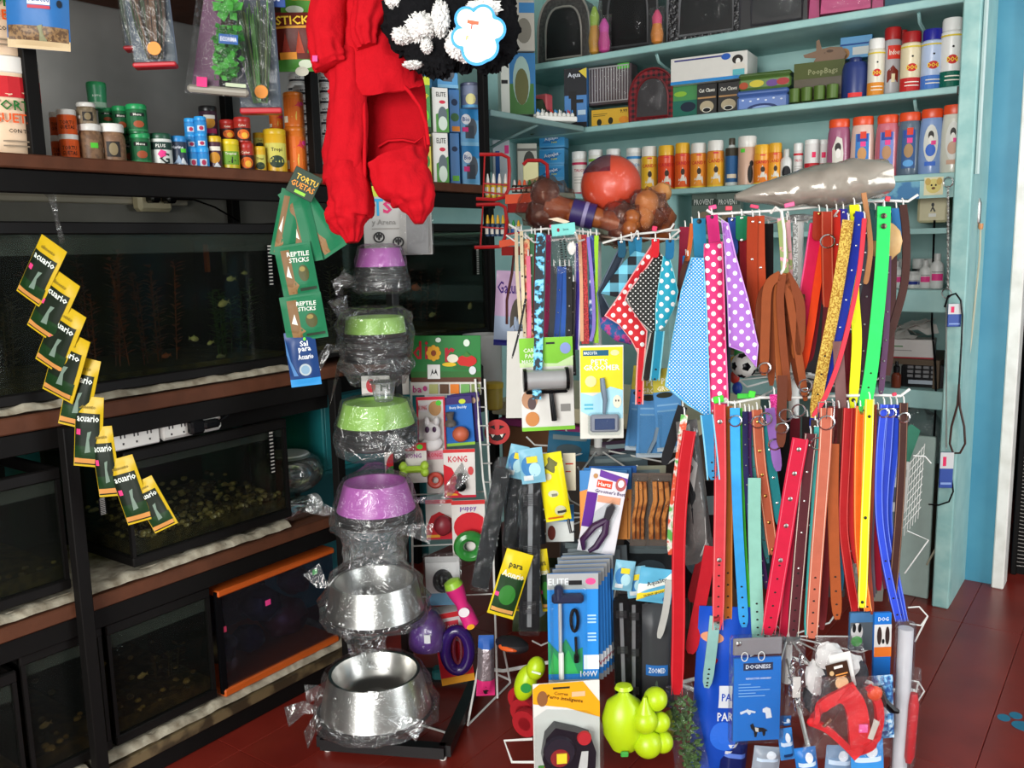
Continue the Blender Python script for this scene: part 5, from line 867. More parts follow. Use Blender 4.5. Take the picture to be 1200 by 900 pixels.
def ringbowl(label, x, yt, yb, wt_, wb, t, col, steel=False, group='pet bowls on the black stand', base=True, tilt=0.):
    c = P(x, yb, t); R = px(wb, t)/2; r = px(wt_, t)/2; h = px(yb-yt, t); o = thing('pet_bowl', label, 'bowl', c, group); m_ = STEEL if steel else mat(col, .35, 0, .04, 20)
    MB(m_).lathe([(R*.96, 0), (R, .003), (R*.985, .009), (r*1.02, h*.93), (r, h), (r*.93, h*.985), (r*.80, h*.45), (r*.62, h*.30), (r*.32, h*.27)]+([(r*.3, h*.33), (r*.22, h*.42), (0, h*.44)] if steel else [(0, h*.26)]), 36).build('dish', o)
    if base: MB(mat('#0c0c0c', .6)).lathe([(R*.90, -.006), (R*1.03, -.004), (R*1.05, .002), (R*.97, .005)], 30).build('rubber_ring', o)
    pz = Vector((PO.x, PO.y, c.z-.012)); MB(BK).strap([pz, Vector((c.x, c.y, c.z-.012))], .025, .004, (1, 1, 0)).lathe([(R*.72, c.z-.014), (R*.74, c.z-.014), (R*.74, c.z-.006), (R*.72, c.z-.006)], 24, (c.x, c.y, 0)).build('bracket', bs, off=PO)
    return o, c, R, r, h
def filmwrap(o, R, zs, amp, seed, n=56, knot=None, name='plastic_wrap', m=CRINKLE, offs=(0, 0)):
    v = []; mb = MB(m); L = []
    for (a, b) in zip(zs, zs[1:]):
        for j in range(3): L.append((a[0]+(b[0]-a[0])*j/3, a[1]+(b[1]-a[1])*j/3))
    L.append(zs[-1]); N = len(L)
    for i, (f, z) in enumerate(L):
        for k in range(n):
            q = 2*PI*k/n; d = Vector((math.cos(q), math.sin(q), 0)); nn = noise.noise(Vector((d.x*3.2+seed, d.y*3.2, z*26+seed)))+.6*noise.noise(Vector((d.x*9+seed, d.y*9, z*60)))
            rr = R*f*(1+amp*nn); v.append((d.x*rr+offs[0]*(i/N), d.y*rr+offs[1]*(i/N), z+R*.12*amp*4*noise.noise(Vector((d.x*4, d.y*4+seed, z*9)))))
    mb.add(v, [(i*n+k, i*n+(k+1) % n, (i+1)*n+(k+1) % n, (i+1)*n+k) for i in range(N-1) for k in range(n)])
    if knot:
        for (dx, dz, ln, s_) in knot:
            a = Vector((math.cos(s_)*R*.95, math.sin(s_)*R*.95, dz)); mb.strap([a, a+Vector((dx, dx*.3, .01))*.5, a+Vector((dx, dx*.3, ln))], [.01, .03, .05], .0012, (0, .4, 1))
    return mb.build(name, o, smooth=70)
def stack(o, R, z0, n, dz, seed):
    for k in range(n):
        m = MB(mat('#101011', .4)); z = z0-dz*k; m.lathe([(R*.97, z-dz*.85), (R*1.02, z-dz*.6), (R*1.0, z-dz*.3), (R*.8, z-dz*.1)], 28); m.build('nested_bowl', o)
TB = 2.26
o, c, R, r, h = ringbowl('small purple bowl at the top of the stand, wrapped over black bowls', 446, 291, 314, 46, 58, TB, '#b45ab0'); stack(o, R, -.004, 3, .016, 1)
filmwrap(o, R, [(.9, -.065), (1.14, -.055), (1.16, -.03), (1.06, -.002), (1.05, .02), (.86, h+.004), (.55, h+.012)], .07, 1, knot=[(-.07, -.03, -.02, 3.6), (-.05, -.04, .02, 4.0)])
o, c, R, r, h = ringbowl('pale green bowl second from the top of the stand in crumpled film', 440, 371, 391, 66, 72, TB, '#93c256'); stack(o, R, -.004, 4, .017, 2)
filmwrap(o, R, [(.8, -.13), (.9, -.12), (1.2, -.085), (1.1, -.06), (1.22, -.03), (1.26, .02), (1.15, h+.01), (.8, h+.025), (.4, h+.02)], .13, 2, knot=[(-.10, -.04, -.07, 3.9), (-.06, -.08, -.09, 4.4), (-.03, h+.0, .05, 4.5)])
o, c, R, r, h = ringbowl('larger pale green bowl in the middle of the stand with a cup on it', 441, 470, 498, 74, 90, TB, '#93c256'); stack(o, R, -.004, 3, .017, 3)
filmwrap(o, R, [(.75, -.085), (1.05, -.07), (1.12, -.04), (1.06, -.005), (1.06, .01), (.88, h+.006), (.5, h+.012)], .07, 3, knot=[(.06, -.02, -.03, 5.6)])
cu = thing('plastic_cup', 'small clear plastic cup standing on the larger green bowl', 'cup', P(450, 470, TB), None); MB(film('#f2f4f4', .10, .10, 20, .1, .1, .4)).lathe([(.021, 0), (.024, .002), (.031, .045), (.034, .05), (.032, .05)], 22).build('cup', cu); MB(film('#ffffff', .25, .2, 20, .1, .1)).lathe([(.0325, .047), (.035, .049), (.035, .051), (.032, .051)], 22).build('cup_lip', cu)
o, c, R, r, h = ringbowl('wide purple bowl below the green ones in loose film', 441, 563, 597, 72, 92, TB, '#b45ab0'); stack(o, R, -.004, 2, .015, 4)
filmwrap(o, R, [(.70, -.20), (.72, -.16), (.70, -.10), (.80, -.06), (1.15, -.045), (1.14, -.02), (1.1, .0), (1.04, .03), (.9, h+.004), (.55, h+.02), (.2, h+.045)], .08, 4, knot=[(.14, .02, .09, .7), (-.09, -.01, .02, 3.7), (.10, -.03, .0, 5.9)])
o, c, R, r, h = ringbowl('steel bowl, upper of the two shiny ones, in film', 440, 677, 716, 98, 114, TB-.03, '#ccc', True)
filmwrap(o, R, [(.85, -.02), (1.08, -.014), (1.12, .0), (1.1, .03), (.93, h), (.85, h+.015), (.62, h+.04), (.6, h+.10), (.66, h+.15)], .1, 5, knot=[(-.05, .06, .04, 3.6)])
o, c, R, r, h = ringbowl('largest steel bowl, lowest on the black stand, in torn film', 441, 783, 829, 106, 130, TB-.06, '#ccc', True)
filmwrap(o, R, [(.98, -.022), (1.12, -.016), (1.1, .01), (1.02, h*.5), (.86, h+.004)], .08, 6, knot=[(-.10, .0, -.03, 3.9), (-.06, .0, -.05, 4.4), (.08, .03, -.01, 5.7), (-.07, .01, -.01, 3.4)], name='torn_film')
mb = MB(CRINKLE); v0 = P(410, 770, TB-.16)
mb.grid(lambda a, b: P(392+26*b+a*(58-20*b)+5*noise.noise(Vector((a*5, b*5, 1))), 725+60*b, TB-.10+.03*noise.noise(Vector((a*5, b*6, 4)))), 14, 12); tag(mb.build('film_tail'), 'loose tail of film between the two steel bowls', 'film')
# ------------------------------------------------------------------ counter in the corner and what stands on it
ct0 = P(582, 474, 3.06); ZC = ct0.z
cn = thing('corner_counter', 'cream-topped counter standing behind the two spinner racks', 'counter', (-1.52, 2.66, 0))
MB('#cfc6a4').box(-.36, -.19, ZC-.05, .42, .35, ZC, .004).build('counter_top', cn); MB('#4a3a2e').box(-.34, -.16, 0, .40, .33, ZC-.05, .003).build('carcass', cn)
MB('#8a6040').box(-.33, -.163, ZC-.32, -.12, -.158, ZC-.09).build('front_panel', cn); MB('#57504a').box(-.10, -.163, .08, .39, -.158, ZC-.09).build('front_panel', cn)
MB('#a03a78').box(-.33, -.19, ZC-.085, .1, -.16, ZC-.06, .003).build('edge_strip', cn)
def onC(x, y, t): p = P(x, y, t+.22); return Vector((p.x, p.y, ZC+.0005))
bk = thing('white_drum', 'pale grey open drum standing on the corner counter', 'drum', onC(567, 450, 2.86)); MB(mat('#b9b9b6', .35)).lathe([(.062, 0), (.064, .004), (.066, .225), (.069, .23), (.069, .24), (.062, .24), (.058, .01)], 28).build('drum', bk)
tb_ = thing('yellow_tub', 'dull yellow tub beside the grey drum on the counter', 'tub', onC(578, 450, 2.74)); MB(mat('#a8902c', .45)).lathe([(.026, 0), (.03, .004), (.032, .07), (.028, .075)], 16).build('tub', tb_); MB('#c8a828').lathe([(.034, .072), (.034, .088), (.028, .09)], 16).build('lid', tb_)
gj = thing('green_lid_jar', 'black jar with dark green lid behind the flower banner', 'jar', onC(549, 450, 2.74)); MB('#1c211c').lathe([(.024, 0), (.026, .005), (.026, .17), (.022, .175)], 16).build('jar', gj); MB('#14503a').lathe([(.027, .172), (.027, .195), (.02, .198)], 16).build('lid', gj)
db = thing('dropper_bottle', 'dark bottle with orange nozzle cap behind the flower banner', 'bottle', onC(561, 450, 2.70)); MB('#1a1512').lathe([(.016, 0), (.017, .004), (.017, .15), (.008, .16)], 14).build('bottle', db); MB('#d8502c').lathe([(.010, .158), (.010, .17), (.004, .19), (.002, .195)], 12).build('nozzle', db)
for k, (x, h_, c) in enumerate(((505, .175, '#b8bcc0'), (517, .17, '#c0c4c6'), (528, .165, '#4a9ac8'), (535, .16, '#5aa8d4'), (541, .155, '#4a94c4'))):
    carton('tall_box', ('grey box at the left behind the flower banner', 'pale grey box behind the flower banner', 'light blue box in the middle behind the flower banner', 'light blue box second from the right behind the flower banner', 'light blue box at the right behind the flower banner')[k], 'box', 'boxes behind the flower banner', onC(x, 450, 2.72), .045 if k < 2 else .03, h_, .03, c, [('r', .1, .8, .9, .95, '#e0e4e8'), ('r', .2, .6, .8, .7, '#2a5a9a')], YAW)
pouch('litter_bag', 'lilac bag with purple lettering and a cat between the rack and the corner post', 'bag', None, 578, 318, 612, 405, 2.78, '#c8a8c8', [('t', .5, .78, .16, '#4a2a7a', 'Gatuno', 0, .9), ('r', 0, .0, 1, .4, '#a8b8d0'), ('e', .75, .35, .25, .3, '#5a5248'), ('r', 0, 0, 1, .08, '#2a2a7a')], 4, .1, .05, .004, 3)
# PETS card with a wrapped grey scoop
pk = cardP('pets_card', 'grey hanging card with PETS lettering and a wrapped grey scoop', 'card', None, 428, 224, 507, 299, 2.36, '#b4b2ae', [('t', .22, .74, .26, '#2a9ac8', 'T', 0, .16), ('t', .36, .74, .2, '#c8306a', 's', 0, .14), ('t', .08, .72, .2, '#e07a2c', 'E', 0, .12), ('r', 0, .9, .28, 1.06, '#b8c83c'), ('t', .30, .5, .11, '#8a8884', 'y Arena', 0, .5), ('r', .12, .4, .52, .42, '#98948e')]+[('e', a, b, .085, .085, '#2a2a2a') for a, b in ((.22, .28), (.5, .2))]+[('e', a, b, .06, .06, '#b4b2ae') for a, b in ((.22, .28), (.5, .2))]+[('e', a+dx, b+dy, .018, .03, '#2a2a2a') for a, b in ((.22, .28), (.5, .2)) for dx, dy in ((-.03, .02), (.0, .035), (.03, .02), (0, -.015))], 0, .1, .004)
w, h = pk['w'], pk['h']; MB(mat('#6e6e6e', .5)).prism([(w*.12, h*.02), (w*.44, h*.02), (w*.44, h*.62), (w*.36, h*.7), (w*.40, h*.86), (w*.3, h*.92), (w*.2, h*.86), (w*.22, h*.7), (w*.13, h*.62)], -.02, -.001).build('scoop', pk); MB('#232323').prism([(-w*.1, -h*.12), (w*.05, -h*.08), (w*.04, h*.12), (-w*.02, h*.1)], -.012, -.002).build('black_clip', pk)
MB(BAG).pillow(w*.5, h*.98, .05, 8, 10, .02, .01, 4).xf(Matrix.Translation((w*.27, 0, 0))).build('clear_sleeve', pk)
# red wire basket with dropper bottles
TBK = 2.62; R1 = mat('#b01418', .35); rb_ = thing('wire_basket', 'red two-tier wire basket of dropper bottles in the corner', 'basket', P(600, 232, TBK)); ob_ = P(600, 232, TBK)
def rbp(m, n): return m.build(n, rb_, off=ob_)
def q_(x, y, dt=0): return P(x, y, TBK+dt)
for pts in (((562, 181), (588, 181), (596, 185), (597, 200), (596, 222), (591, 231), (580, 234), (558, 233)), ((558, 240), (585, 239), (592, 243), (594, 258), (592, 278), (586, 289), (556, 290)), ((613, 193), (618, 188), (634, 188), (641, 193), (642, 210), (641, 226))):
    rbp(MB(R1).tube([q_(*p) for p in pts], .0055, 7), 'side_loop')
for a, b in (((568, 183), (566, 233)), ((566, 240), (563, 290)), ((566, 215), (595, 217)), ((566, 225), (593, 228)), ((563, 266), (590, 268)), ((597, 222), (641, 218)), ((591, 275), (612, 272))): rbp(MB(R1).tube([q_(*a), q_(*b)], .0025, 6), 'wire')
for (x0, y0, x1, y1) in ((592, 228, 640, 239), (585, 282, 606, 290)):
    a, b, c, d_ = q_(x0, y0, -.01), q_(x1, y0-3, -.01), q_(x1, y1-3, -.01), q_(x0, y1, -.01); n = Vector((0, 0, .001)); rbp(MB('#dc4a14').add([a, b, c, d_, a+FW*.003, b+FW*.003, c+FW*.003, d_+FW*.003], [(0, 1, 2, 3), (7, 6, 5, 4), (0, 4, 5, 1), (1, 5, 6, 2), (2, 6, 7, 3), (3, 7, 4, 0)]), 'orange_label')
    rbp(MB('#8a1410').box(*(min(a.x, b.x), min(a.y, b.y)+.01, c.z-.03, max(a.x, b.x), max(a.y, b.y)+.06, c.z-.004)), 'shelf_tray')
kk = 0
for (xs, yt, yb, caps, body) in ((range(572, 594, 7), 204, 232, ('#e8e6e0',), '#d8b428'), (range(603, 640, 6), 211, 226, ('#e8e6e0', '#e05a2c', '#e05a2c', '#2a9a4a', '#2a9a4a', '#e8e6e0'), '#26221e'), (range(572, 592, 6), 252, 277, ('#e0b01e',), '#1f3a5a'), (range(596, 612, 6), 258, 276, ('#e0b01e', '#2a9a4a'), '#c8c4b8')):
    for j, x in enumerate(xs):
        c = P(x, yb, TBK+.03); hh = px(yb-yt, TBK); r = px(3.1, TBK); kk += 1
        o = thing('dropper_bottle', 'dropper bottle in the red basket, '+('upper left', 'upper right', 'lower left', 'lower right')[(0, 1, 2, 3)[[572, 603, 572, 596].index(xs[0]) if yt not in (252,) else 2]]+' row, '+('first', 'second', 'third', 'fourth', 'fifth', 'sixth', 'seventh')[j]+' from the left', 'bottle', c, 'dropper bottles in the red basket')
        MB(body).lathe([(r, 0), (r, hh*.55), (r*.5, hh*.62)], 10).build('body', o); MB(caps[j % len(caps)]).lathe([(r*.7, hh*.6), (r*.62, hh*.78), (r*.25, hh)], 10).build('cap', o); graphics(o, [('r', .1, .2, .9, .8, '#d8d4c8' if body != '#c8c4b8' else '#2a5a9a')], r*2, hh*.55, cyl=r)
tag(MB('#4a1a14').tube([q_(603, 290), q_(600, 320), q_(594, 352), q_(594, 380)], .004, 6).build('hanging_string'), 'dark red cord hanging below the red wire basket', 'rope')
# ------------------------------------------------------------------ white wire stand of chew toys
TS = 2.5; sb0 = P(560, 860, TS); WS = thing('wire_stand', 'white wire floor stand of dog toys with a green flower banner', 'stand', (P(560, 640, TS).x, P(560, 640, TS).y, 0)); so0 = WS.location.copy()
def wp(x, y, t): return P(x, y, t)
f1, f2, f3 = onz(548, 850, 0.004), onz(583, 818, .004), onz(598, 800, .004)
for a, b in ((P(557, 444, 2.47), P(566, 560, 2.47)), (P(566, 560, 2.47), P(578, 640, 2.48)), (P(578, 640, 2.48), f2), (P(566, 752, 2.40), f1), (P(588, 750, 2.55), f3), (f1, f3), (onz(495, 850, .004), onz(527, 860, .004)), (P(568, 444, 2.5), P(574, 560, 2.5)), (P(574, 560, 2.5), P(582, 640, 2.5)), (P(482, 447, 2.55), P(484, 760, 2.5)), (P(582, 790, 2.5), P(598, 797, 2.53))): MB(WIRE).tube([a, b], .0032, 6).build('upright_wire', WS, off=so0)
for k in range(9): y = 455+k*22; MB(WIRE).tube([P(557+k*2, y, 2.47), P(568+k*2, y, 2.5)], .0022, 6).build('cross_wire', WS, off=so0)
for y in (455, 520, 580, 640, 700): MB(WIRE).tube([P(484, y, 2.54), P(562+(y-455)*.06, y-4, 2.51)], .0022, 6).build('cross_wire', WS, off=so0)
fb_ = cardP('flower_banner', 'green banner with red letters, flowers and a tomato on top of the toy stand', 'banner', None, 482, 393, 564, 463, 2.49, '#1f7a34', [('r', 0, 0, 1, .22, '#d8d4cc'), ('r', 0, .22, 1, .3, '#5a3420'), ('r', 0, .3, 1, .4, '#2c6a2a'), ('t', .1, .76, .3, '#b8182a', 'd', 0, .12), ('t', .23, .76, .3, '#b8182a', 'i', 0, .05), ('t', .56, .68, .24, '#b8182a', 'r', 0, .14)]+[('e', .33+.07*math.cos(a), .71+.09*math.sin(a), .035, .045, '#e8a81e') for a in [k*PI/4 for k in range(8)]]+[('e', .33, .71, .035, .05, '#8a3a10'), ('e', .8, .58, .14, .1, '#c8201c'), ('p', [(.74, .66), (.8, .74), (.86, .66), (.8, .64)], '#3a7a2c'), ('e', .60, .62, .08, .07, '#e8e4d0'), ('e', .55, .52, .1, .035, '#e8c01e'), ('e', .72, .46, .12, .04, '#2a6a2c'), ('r', .24, .28, .42, .52, '#e8e8e4'), ('p', [(.28, .32), (.31, .45), (.33, .36), (.36, .45), (.39, .32), (.36, .38), (.31, .38)], '#1c1c1c'), ('e', .4, .93, .04, .04, '#d8e8d8'), ('e', .8, .88, .045, .06, '#d8e8d8'), ('e', .88, .42, .05, .07, '#d8dce0')]+[('r', .26+.15*k, .03, .385+.15*k, .19, c) for k, c in enumerate(('#a8a86a', '#5a3a24', '#e07a1e', '#6fa85a', '#7a8a4a'))]+[('t', .09, .11, .12, '#b83a78', 'ba', 0, .2), ('e', .2, .12, .03, .045, '#b83a78')], 1, .0, .004)
cardP('white_strip', 'white strip with red tulip and lettering left of the flower banner', 'card', None, 424, 440, 480, 463, 2.56, '#d8d4cc', [('e', .2, .5, .1, .35, '#c81e2c'), ('t', .55, .45, .5, '#2a2a2a', 'Ful', 0, .4)], 0, 0, .003)
def toycard(x0, y0, x1, y1, label, G, t=2.45, roll=0, toy=None, col='#d8d2cc', nm='toy_card', group='carded chew toys on the wire stand'):
    o = cardP(nm, label, 'toy', group, x0, y0, x1, y1, t, col, G, roll, .05, .003)
    return o, o['w'], o['h']
o, w, h = toycard(490, 464, 523, 527, 'pink-bordered card with a plush white toy and puppy photo', [('r', 0, 0, .06, 1, '#c8203a'), ('r', .94, 0, 1, 1, '#c8203a'), ('r', 0, .94, 1, 1, '#c8203a'), ('r', .08, .72, .4, .9, '#d8d0d0'), ('t', .22, .8, .09, '#c8203a', 'KONG', 0, .28), ('e', .65, .78, .22, .14, '#b88a5a'), ('e', .78, .88, .1, .05, '#58c83c')])
m = MB(mat('#e4dedc', .9)); m.blob((0, -.02, h*.36), w*.34, .022, h*.2, 16, 10, .1, 4, 1).blob((-w*.16, -.022, h*.56), w*.12, .014, h*.09, 10, 7).blob((w*.18, -.022, h*.56), w*.12, .014, h*.09, 10, 7).blob((0, -.018, h*.14), w*.38, .02, h*.14, 14, 8, .1, 4, 2); m.build('plush_toy', o); MB('#4a2a4a').blob((-w*.13, -.042, h*.44), w*.08, .006, h*.06, 8, 6).blob((w*.12, -.042, h*.44), w*.07, .006, h*.055, 8, 6).build('eyes', o)
o, w, h = toycard(524, 464, 557, 522, 'blue card with a grey rubber stopper and orange ball', [('r', 0, .85, 1, 1, '#3a2a6a'), ('t', .5, .78, .07, '#d8e4f0', 'Busy Buddy', 0, .8), ('r', 0, 0, 1, .06, '#8ab83c'), ('e', .66, .9, .12, .05, '#c8d83c')], 2.46, -3, col='#1f66b8')
m = MB(mat('#57514c', .5)); m.lathe([(.004, 0), (w*.2, .004), (w*.2, h*.1), (w*.1, h*.16), (w*.16, h*.3), (.004, h*.31)], 16, (-w*.3, -.02, h*.42)); m.build('stopper', o); MB(mat('#b85a3c', .5)).blob((w*.02, -.018, h*.26), w*.3, .02, h*.16, 14, 9).build('rubber_ball', o)
for k, dx in enumerate((4, 8)): cardP('toy_card', ('violet card second behind the blue stopper card', 'violet card rearmost behind the blue stopper card')[k], 'toy', 'violet cards behind the blue one', 526+dx, 462-dx*.3, 559+dx, 519, 2.475+.012*k, '#3a2a6a', [('e', .9, .85, .08, .06, '#c8a88a')], -4, .1, .003)
o, w, h = toycard(471, 518, 501, 566, 'red-topped card with a lime bone-shaped toy', [('r', 0, .8, 1, 1, '#c8202a'), ('t', .5, .68, .12, '#8a3a8a', 'KONG', 0, .6), ('e', .75, .9, .12, .06, '#58c83c')], 2.42)
m = MB(mat('#a8cc3c', .4)); [m.blob((a*w, -.016, b*h), w*.17, .016, h*.12, 12, 8) for a, b in ((-.42, .46), (-.42, .30), (.42, .46), (.42, .30))]; m.box(-w*.42, -.026, h*.3, w*.42, -.004, h*.46, .008); m.build('bone_toy', o)
o, w, h = toycard(452, 520, 478, 566, 'red card with a green ball partly behind the purple bowl', [('e', .5, .4, .45, .4, '#c8202a')], 2.5); MB(mat('#3a9a3c', .4)).blob((-w*.1, -.02, h*.3), w*.34, .02, w*.34, 14, 9).build('ball', o)
o, w, h = toycard(501, 524, 521, 578, 'pinkish card with a red ring toy next to the lime bone', [('r', 0, .75, 1, .95, '#d88a9a'), ('t', .5, .85, .1, '#c8203a', 'KONG', 0, .8)], 2.46); MB(mat('#c84a3c', .35)).ring((0, -.014, h*.32), w*.34, w*.16, (0, 1, 0), 18, 8).build('ring_toy', o)
o, w, h = toycard(521, 525, 558, 583, 'white and red card with a black rubber snowman-shaped chew', [('r', 0, .93, 1, 1, '#c83030'), ('p', [(0, 0), (0, .7), (.25, .62), (.42, .4), (.45, .1), (.7, 0)], '#c81e2a'), ('p', [(.05, .02), (.1, .12), (.4, .08), (.5, .0)], '#e8a02c'), ('t', .45, .80, .13, '#c81e3a', 'KONG', 0, .6), ('e', .85, .55, .09, .09, '#c84a4a'), ('r', 0, 0, 1, .05, '#c8203a')], 2.44); m = MB(BLACKP); [m.blob((w*.02, -.018, z*h), r_*w, .018, hz*h, 14, 9) for z, r_, hz in ((.26, .19, .1), (.38, .15, .07), (.48, .11, .06))]; m.build('rubber_chew', o)
o, w, h = toycard(500, 584, 532, 632, 'red and white card with a dark red apple-shaped toy', [('r', 0, .9, 1, 1, '#c83030'), ('p', [(0, .3), (.2, .6), (.5, .7), (1, .5), (1, 0), (0, 0)], '#c8202a'), ('r', 0, 0, .5, .12, '#e8a02c'), ('r', 0, 0, 1, .05, '#c8203a')], 2.45); MB(mat('#8a2430', .4)).blob((w*.12, -.02, h*.4), w*.34, .02, h*.25, 14, 9, .08, 3, 2).build('apple_toy', o)
o, w, h = toycard(531, 584, 570, 655, 'red and white card with a big green glassy ring', [('r', 0, .93, 1, 1, '#c83030'), ('t', .5, .85, .08, '#7a4a9a', 'puppy', 0, .6), ('e', .55, .55, .5, .25, '#c81e2a')], 2.43); MB(mat('#2f7a34', .15)).ring((w*.02, -.02, h*.26), w*.33, w*.17, (0, 1, .1), 22, 9).build('ring_toy', o)
o, w, h = toycard(500, 650, 540, 709, 'white and blue bagged card with a black brush head', [('r', 0, 0, 1, .25, '#6aa0c0'), ('e', .5, .5, .3, .25, '#26262a'), ('r', 0, .88, 1, 1, '#b8b8b8')], 2.42, col='#dcdcdc'); MB(BLACKP).blob((-.0, -.014, h*.52), w*.2, .012, h*.18, 14, 9).build('brush_head', o); MB(BAG).pillow(w*1.1, h*1.08, .05, 9, 9, .02, .015, 6).build('clear_bag', o)
def squeaky(x0, y0, x1, y1, label, t, c, tip, roll):
    p = P((x0+x1)/2, y1, t); h = px(y1-y0, t); r = px(x1-x0, t)/2; o = thing('squeaky_toy', label, 'toy', p, None, (0, math.radians(roll), YAW)); MB(mat(c, .35)).lathe([(r*.4, 0), (r*.8, h*.06), (r*.75, h*.35), (r*.6, h*.5), (r*.9, h*.75), (r*.95, h*.85)], 18).build('body', o); MB(mat(tip, .35)).lathe([(r*.95, h*.85), (r*.8, h*.96), (r*.3, h)], 18).build('tip', o); return o, r, h
o, r, h = squeaky(542, 671, 566, 735, 'pink squeaky toy with lime top and white paw spot', 2.38, '#d82a7a', '#9ac83c', -22)
graphics(o, [('e', .5, .38, .3, .09, '#e8e0e4'), ('e', .5, .08, .22, .05, '#e0a01e')], r*1.8, h, -r*.82)
# purple dome in film, purple ring on a box, crinkled items at the foot
o = thing('purple_dome', 'wrapped purple dome toy with a white tag beside the steel bowls', 'toy', P(502, 757, 2.40), None, (0, 0, YAW)); u_ = px(1, 2.4); MB(mat('#5a1f8a', .3)).lathe([(22*u_, 0), (23*u_, 6*u_), (20*u_, 26*u_), (12*u_, 40*u_), (2*u_, 46*u_)], 22).build('dome', o); MB('#d8d8dc').box(-2*u_, -23.6*u_, 14*u_, 5*u_, -22.4*u_, 24*u_).build('tag', o); filmwrap(o, 22*u_, [(1.05, 0), (1.1, 8*u_), (1.0, 28*u_), (.65, 42*u_), (.2, 50*u_)], .06, 7)
o = cardP('toy_box', 'white and red toy box with a puppy photo behind the purple ring', 'box', None, 518, 712, 557, 800, 2.44, '#d4ccca', [('p', [(0, .5), (.5, .62), (1, .5), (1, .0), (0, 0)], '#c81e2a'), ('r', .25, .68, .75, .88, '#c83a4a'), ('t', .5, .78, .1, '#e8dcd8', 'KONG', 0, .4), ('e', .85, .58, .12, .1, '#2a201c'), ('r', 0, 0, 1, .1, '#e8a02c'), ('r', 0, .93, 1, 1, '#c82a30')], -6, .15, .05)
o = thing('purple_ring', 'deep purple rubber ring toy hanging on the lower toy box', 'toy', P(536, 762, 2.38), None, (0, 0, YAW)); MB(mat('#2a1456', .15)).ring((0, 0, 0), 14*u_, 7*u_, (0, 1, 0), 26, 10, (1, 1.75)).build('ring', o); MB(mat('#5a1f2a', .2)).ring((0, .004, 0), 9*u_, 2*u_, (0, 1, 0), 20, 6, (.5, 1.9)).build('inner_rim', o)
MB('#2a8a8a').box(-.02, 0, 0, .03, .04, .03, .006).build('x', None); o = COL.objects[-1]; o.name = 'teal_block'; o.location = P(515, 798, 2.46); o.rotation_euler = (0, 0, YAW); tag(o, 'teal and orange block under the purple ring box', 'block')
pouch('foil_pack', 'silver crinkled pack with pink foot under the pink squeaky toy', 'pack', None, 558, 740, 580, 815, 2.36, '#a8a0a4', [('r', 0, 0, 1, .28, '#c82a6a'), ('p', [(.2, .1), (.5, .25), (.8, .08), (.5, .02)], '#1c1c1c'), ('r', 0, .8, 1, 1, '#2a5aa8')], 2, .1, .03, .012, 4, 0, .8, mat('#9a9296', .2, .6, .2, 60, .4))
# ------------------------------------------------------------------ spinner racks: poles, hubs, rails, hooks
def pole_at(x, y, t): p = P(x, y, t); return Vector((p.x, p.y, 0))
L0 = pole_at(701, 520, 2.55); lr_ = thing('spinner_rack', 'white left spinner rack with the ball and chew bones on top', 'rack', L0)
def lp(m, n): return m.build(n, lr_, off=L0)
zt = 1.32
lp(MB(WIRE).tube([L0+Vector((0, 0, .03)), L0+Vector((0, 0, zt))], .0125, 12), 'pole')
hubz = P(701, 527, 2.55).z
for z in (zt, hubz, .52, .2):
    lp(MB(mat('#9a9a98', .4, .3)).lathe([(.014, z-.012), (.036, z-.008), (.036, z+.004), (.014, z+.008)], 18, (L0.x, L0.y, 0)), 'hub')
    for k in range(10):
        a = 2*PI*k/10; d_ = Vector((math.cos(a), math.sin(a), 0)); lp(MB(WIRE).tube([L0+d_*.03+Vector((0, 0, z)), L0+d_*.22+Vector((0, 0, z-.012)), L0+d_*.25+Vector((0, 0, z+.01))], .0026, 5), 'hook_wire')
rx = P(600, 268, 2.36)
for pts in (((596, 263, 2.36), (610, 271, 2.36), (640, 268, 2.37), (672, 270, 2.38), (703, 274, 2.4)), ((706, 285, 2.34), (740, 275, 2.33), (770, 272, 2.33), (786, 268, 2.33), (790, 262, 2.32)), ((797, 269, 2.4), (815, 267, 2.4))):
    lp(MB(WIRE).tube([P(*q) for q in pts], .003, 6), 'rail')
lp(MB(WIRE).tube([P(655, 270, 2.37), Vector((L0.x, L0.y, zt-.005))], .003, 6), 'rail_arm'); lp(MB(WIRE).tube([P(770, 272, 2.33), Vector((L0.x, L0.y, zt-.005))], .003, 6), 'rail_arm'); lp(MB(WIRE).tube([P(806, 268, 2.4), Vector((L0.x, L0.y, zt-.005))], .003, 6), 'rail_arm')
for k in range(4):
    a = 2*PI*k/4+.35; d_ = Vector((math.cos(a), math.sin(a), 0)); lp(MB(WIRE).tube([L0+Vector((0, 0, .1)), L0+d_*.3+Vector((0, 0, .008)), L0+d_*.36+Vector((0, 0, .008))], .006, 6), 'foot')
lp(MB(WIRE).tube([onz(624, 866, .05), onz(591, 868, .05), onz(600, 893, .02), onz(626, 893, .02)], .0035, 6), 'lower_loop')
R0_ = pole_at(935, 300, 2.42); rr_ = thing('spinner_rack', 'white right spinner rack hung with collars and leashes in two tiers', 'rack', R0_)
def rp2(m, n): return m.build(n, rr_, off=R0_)
rp2(MB(WIRE).tube([R0_+Vector((0, 0, .02)), R0_+Vector((0, 0, 1.36))], .014, 12), 'pole')
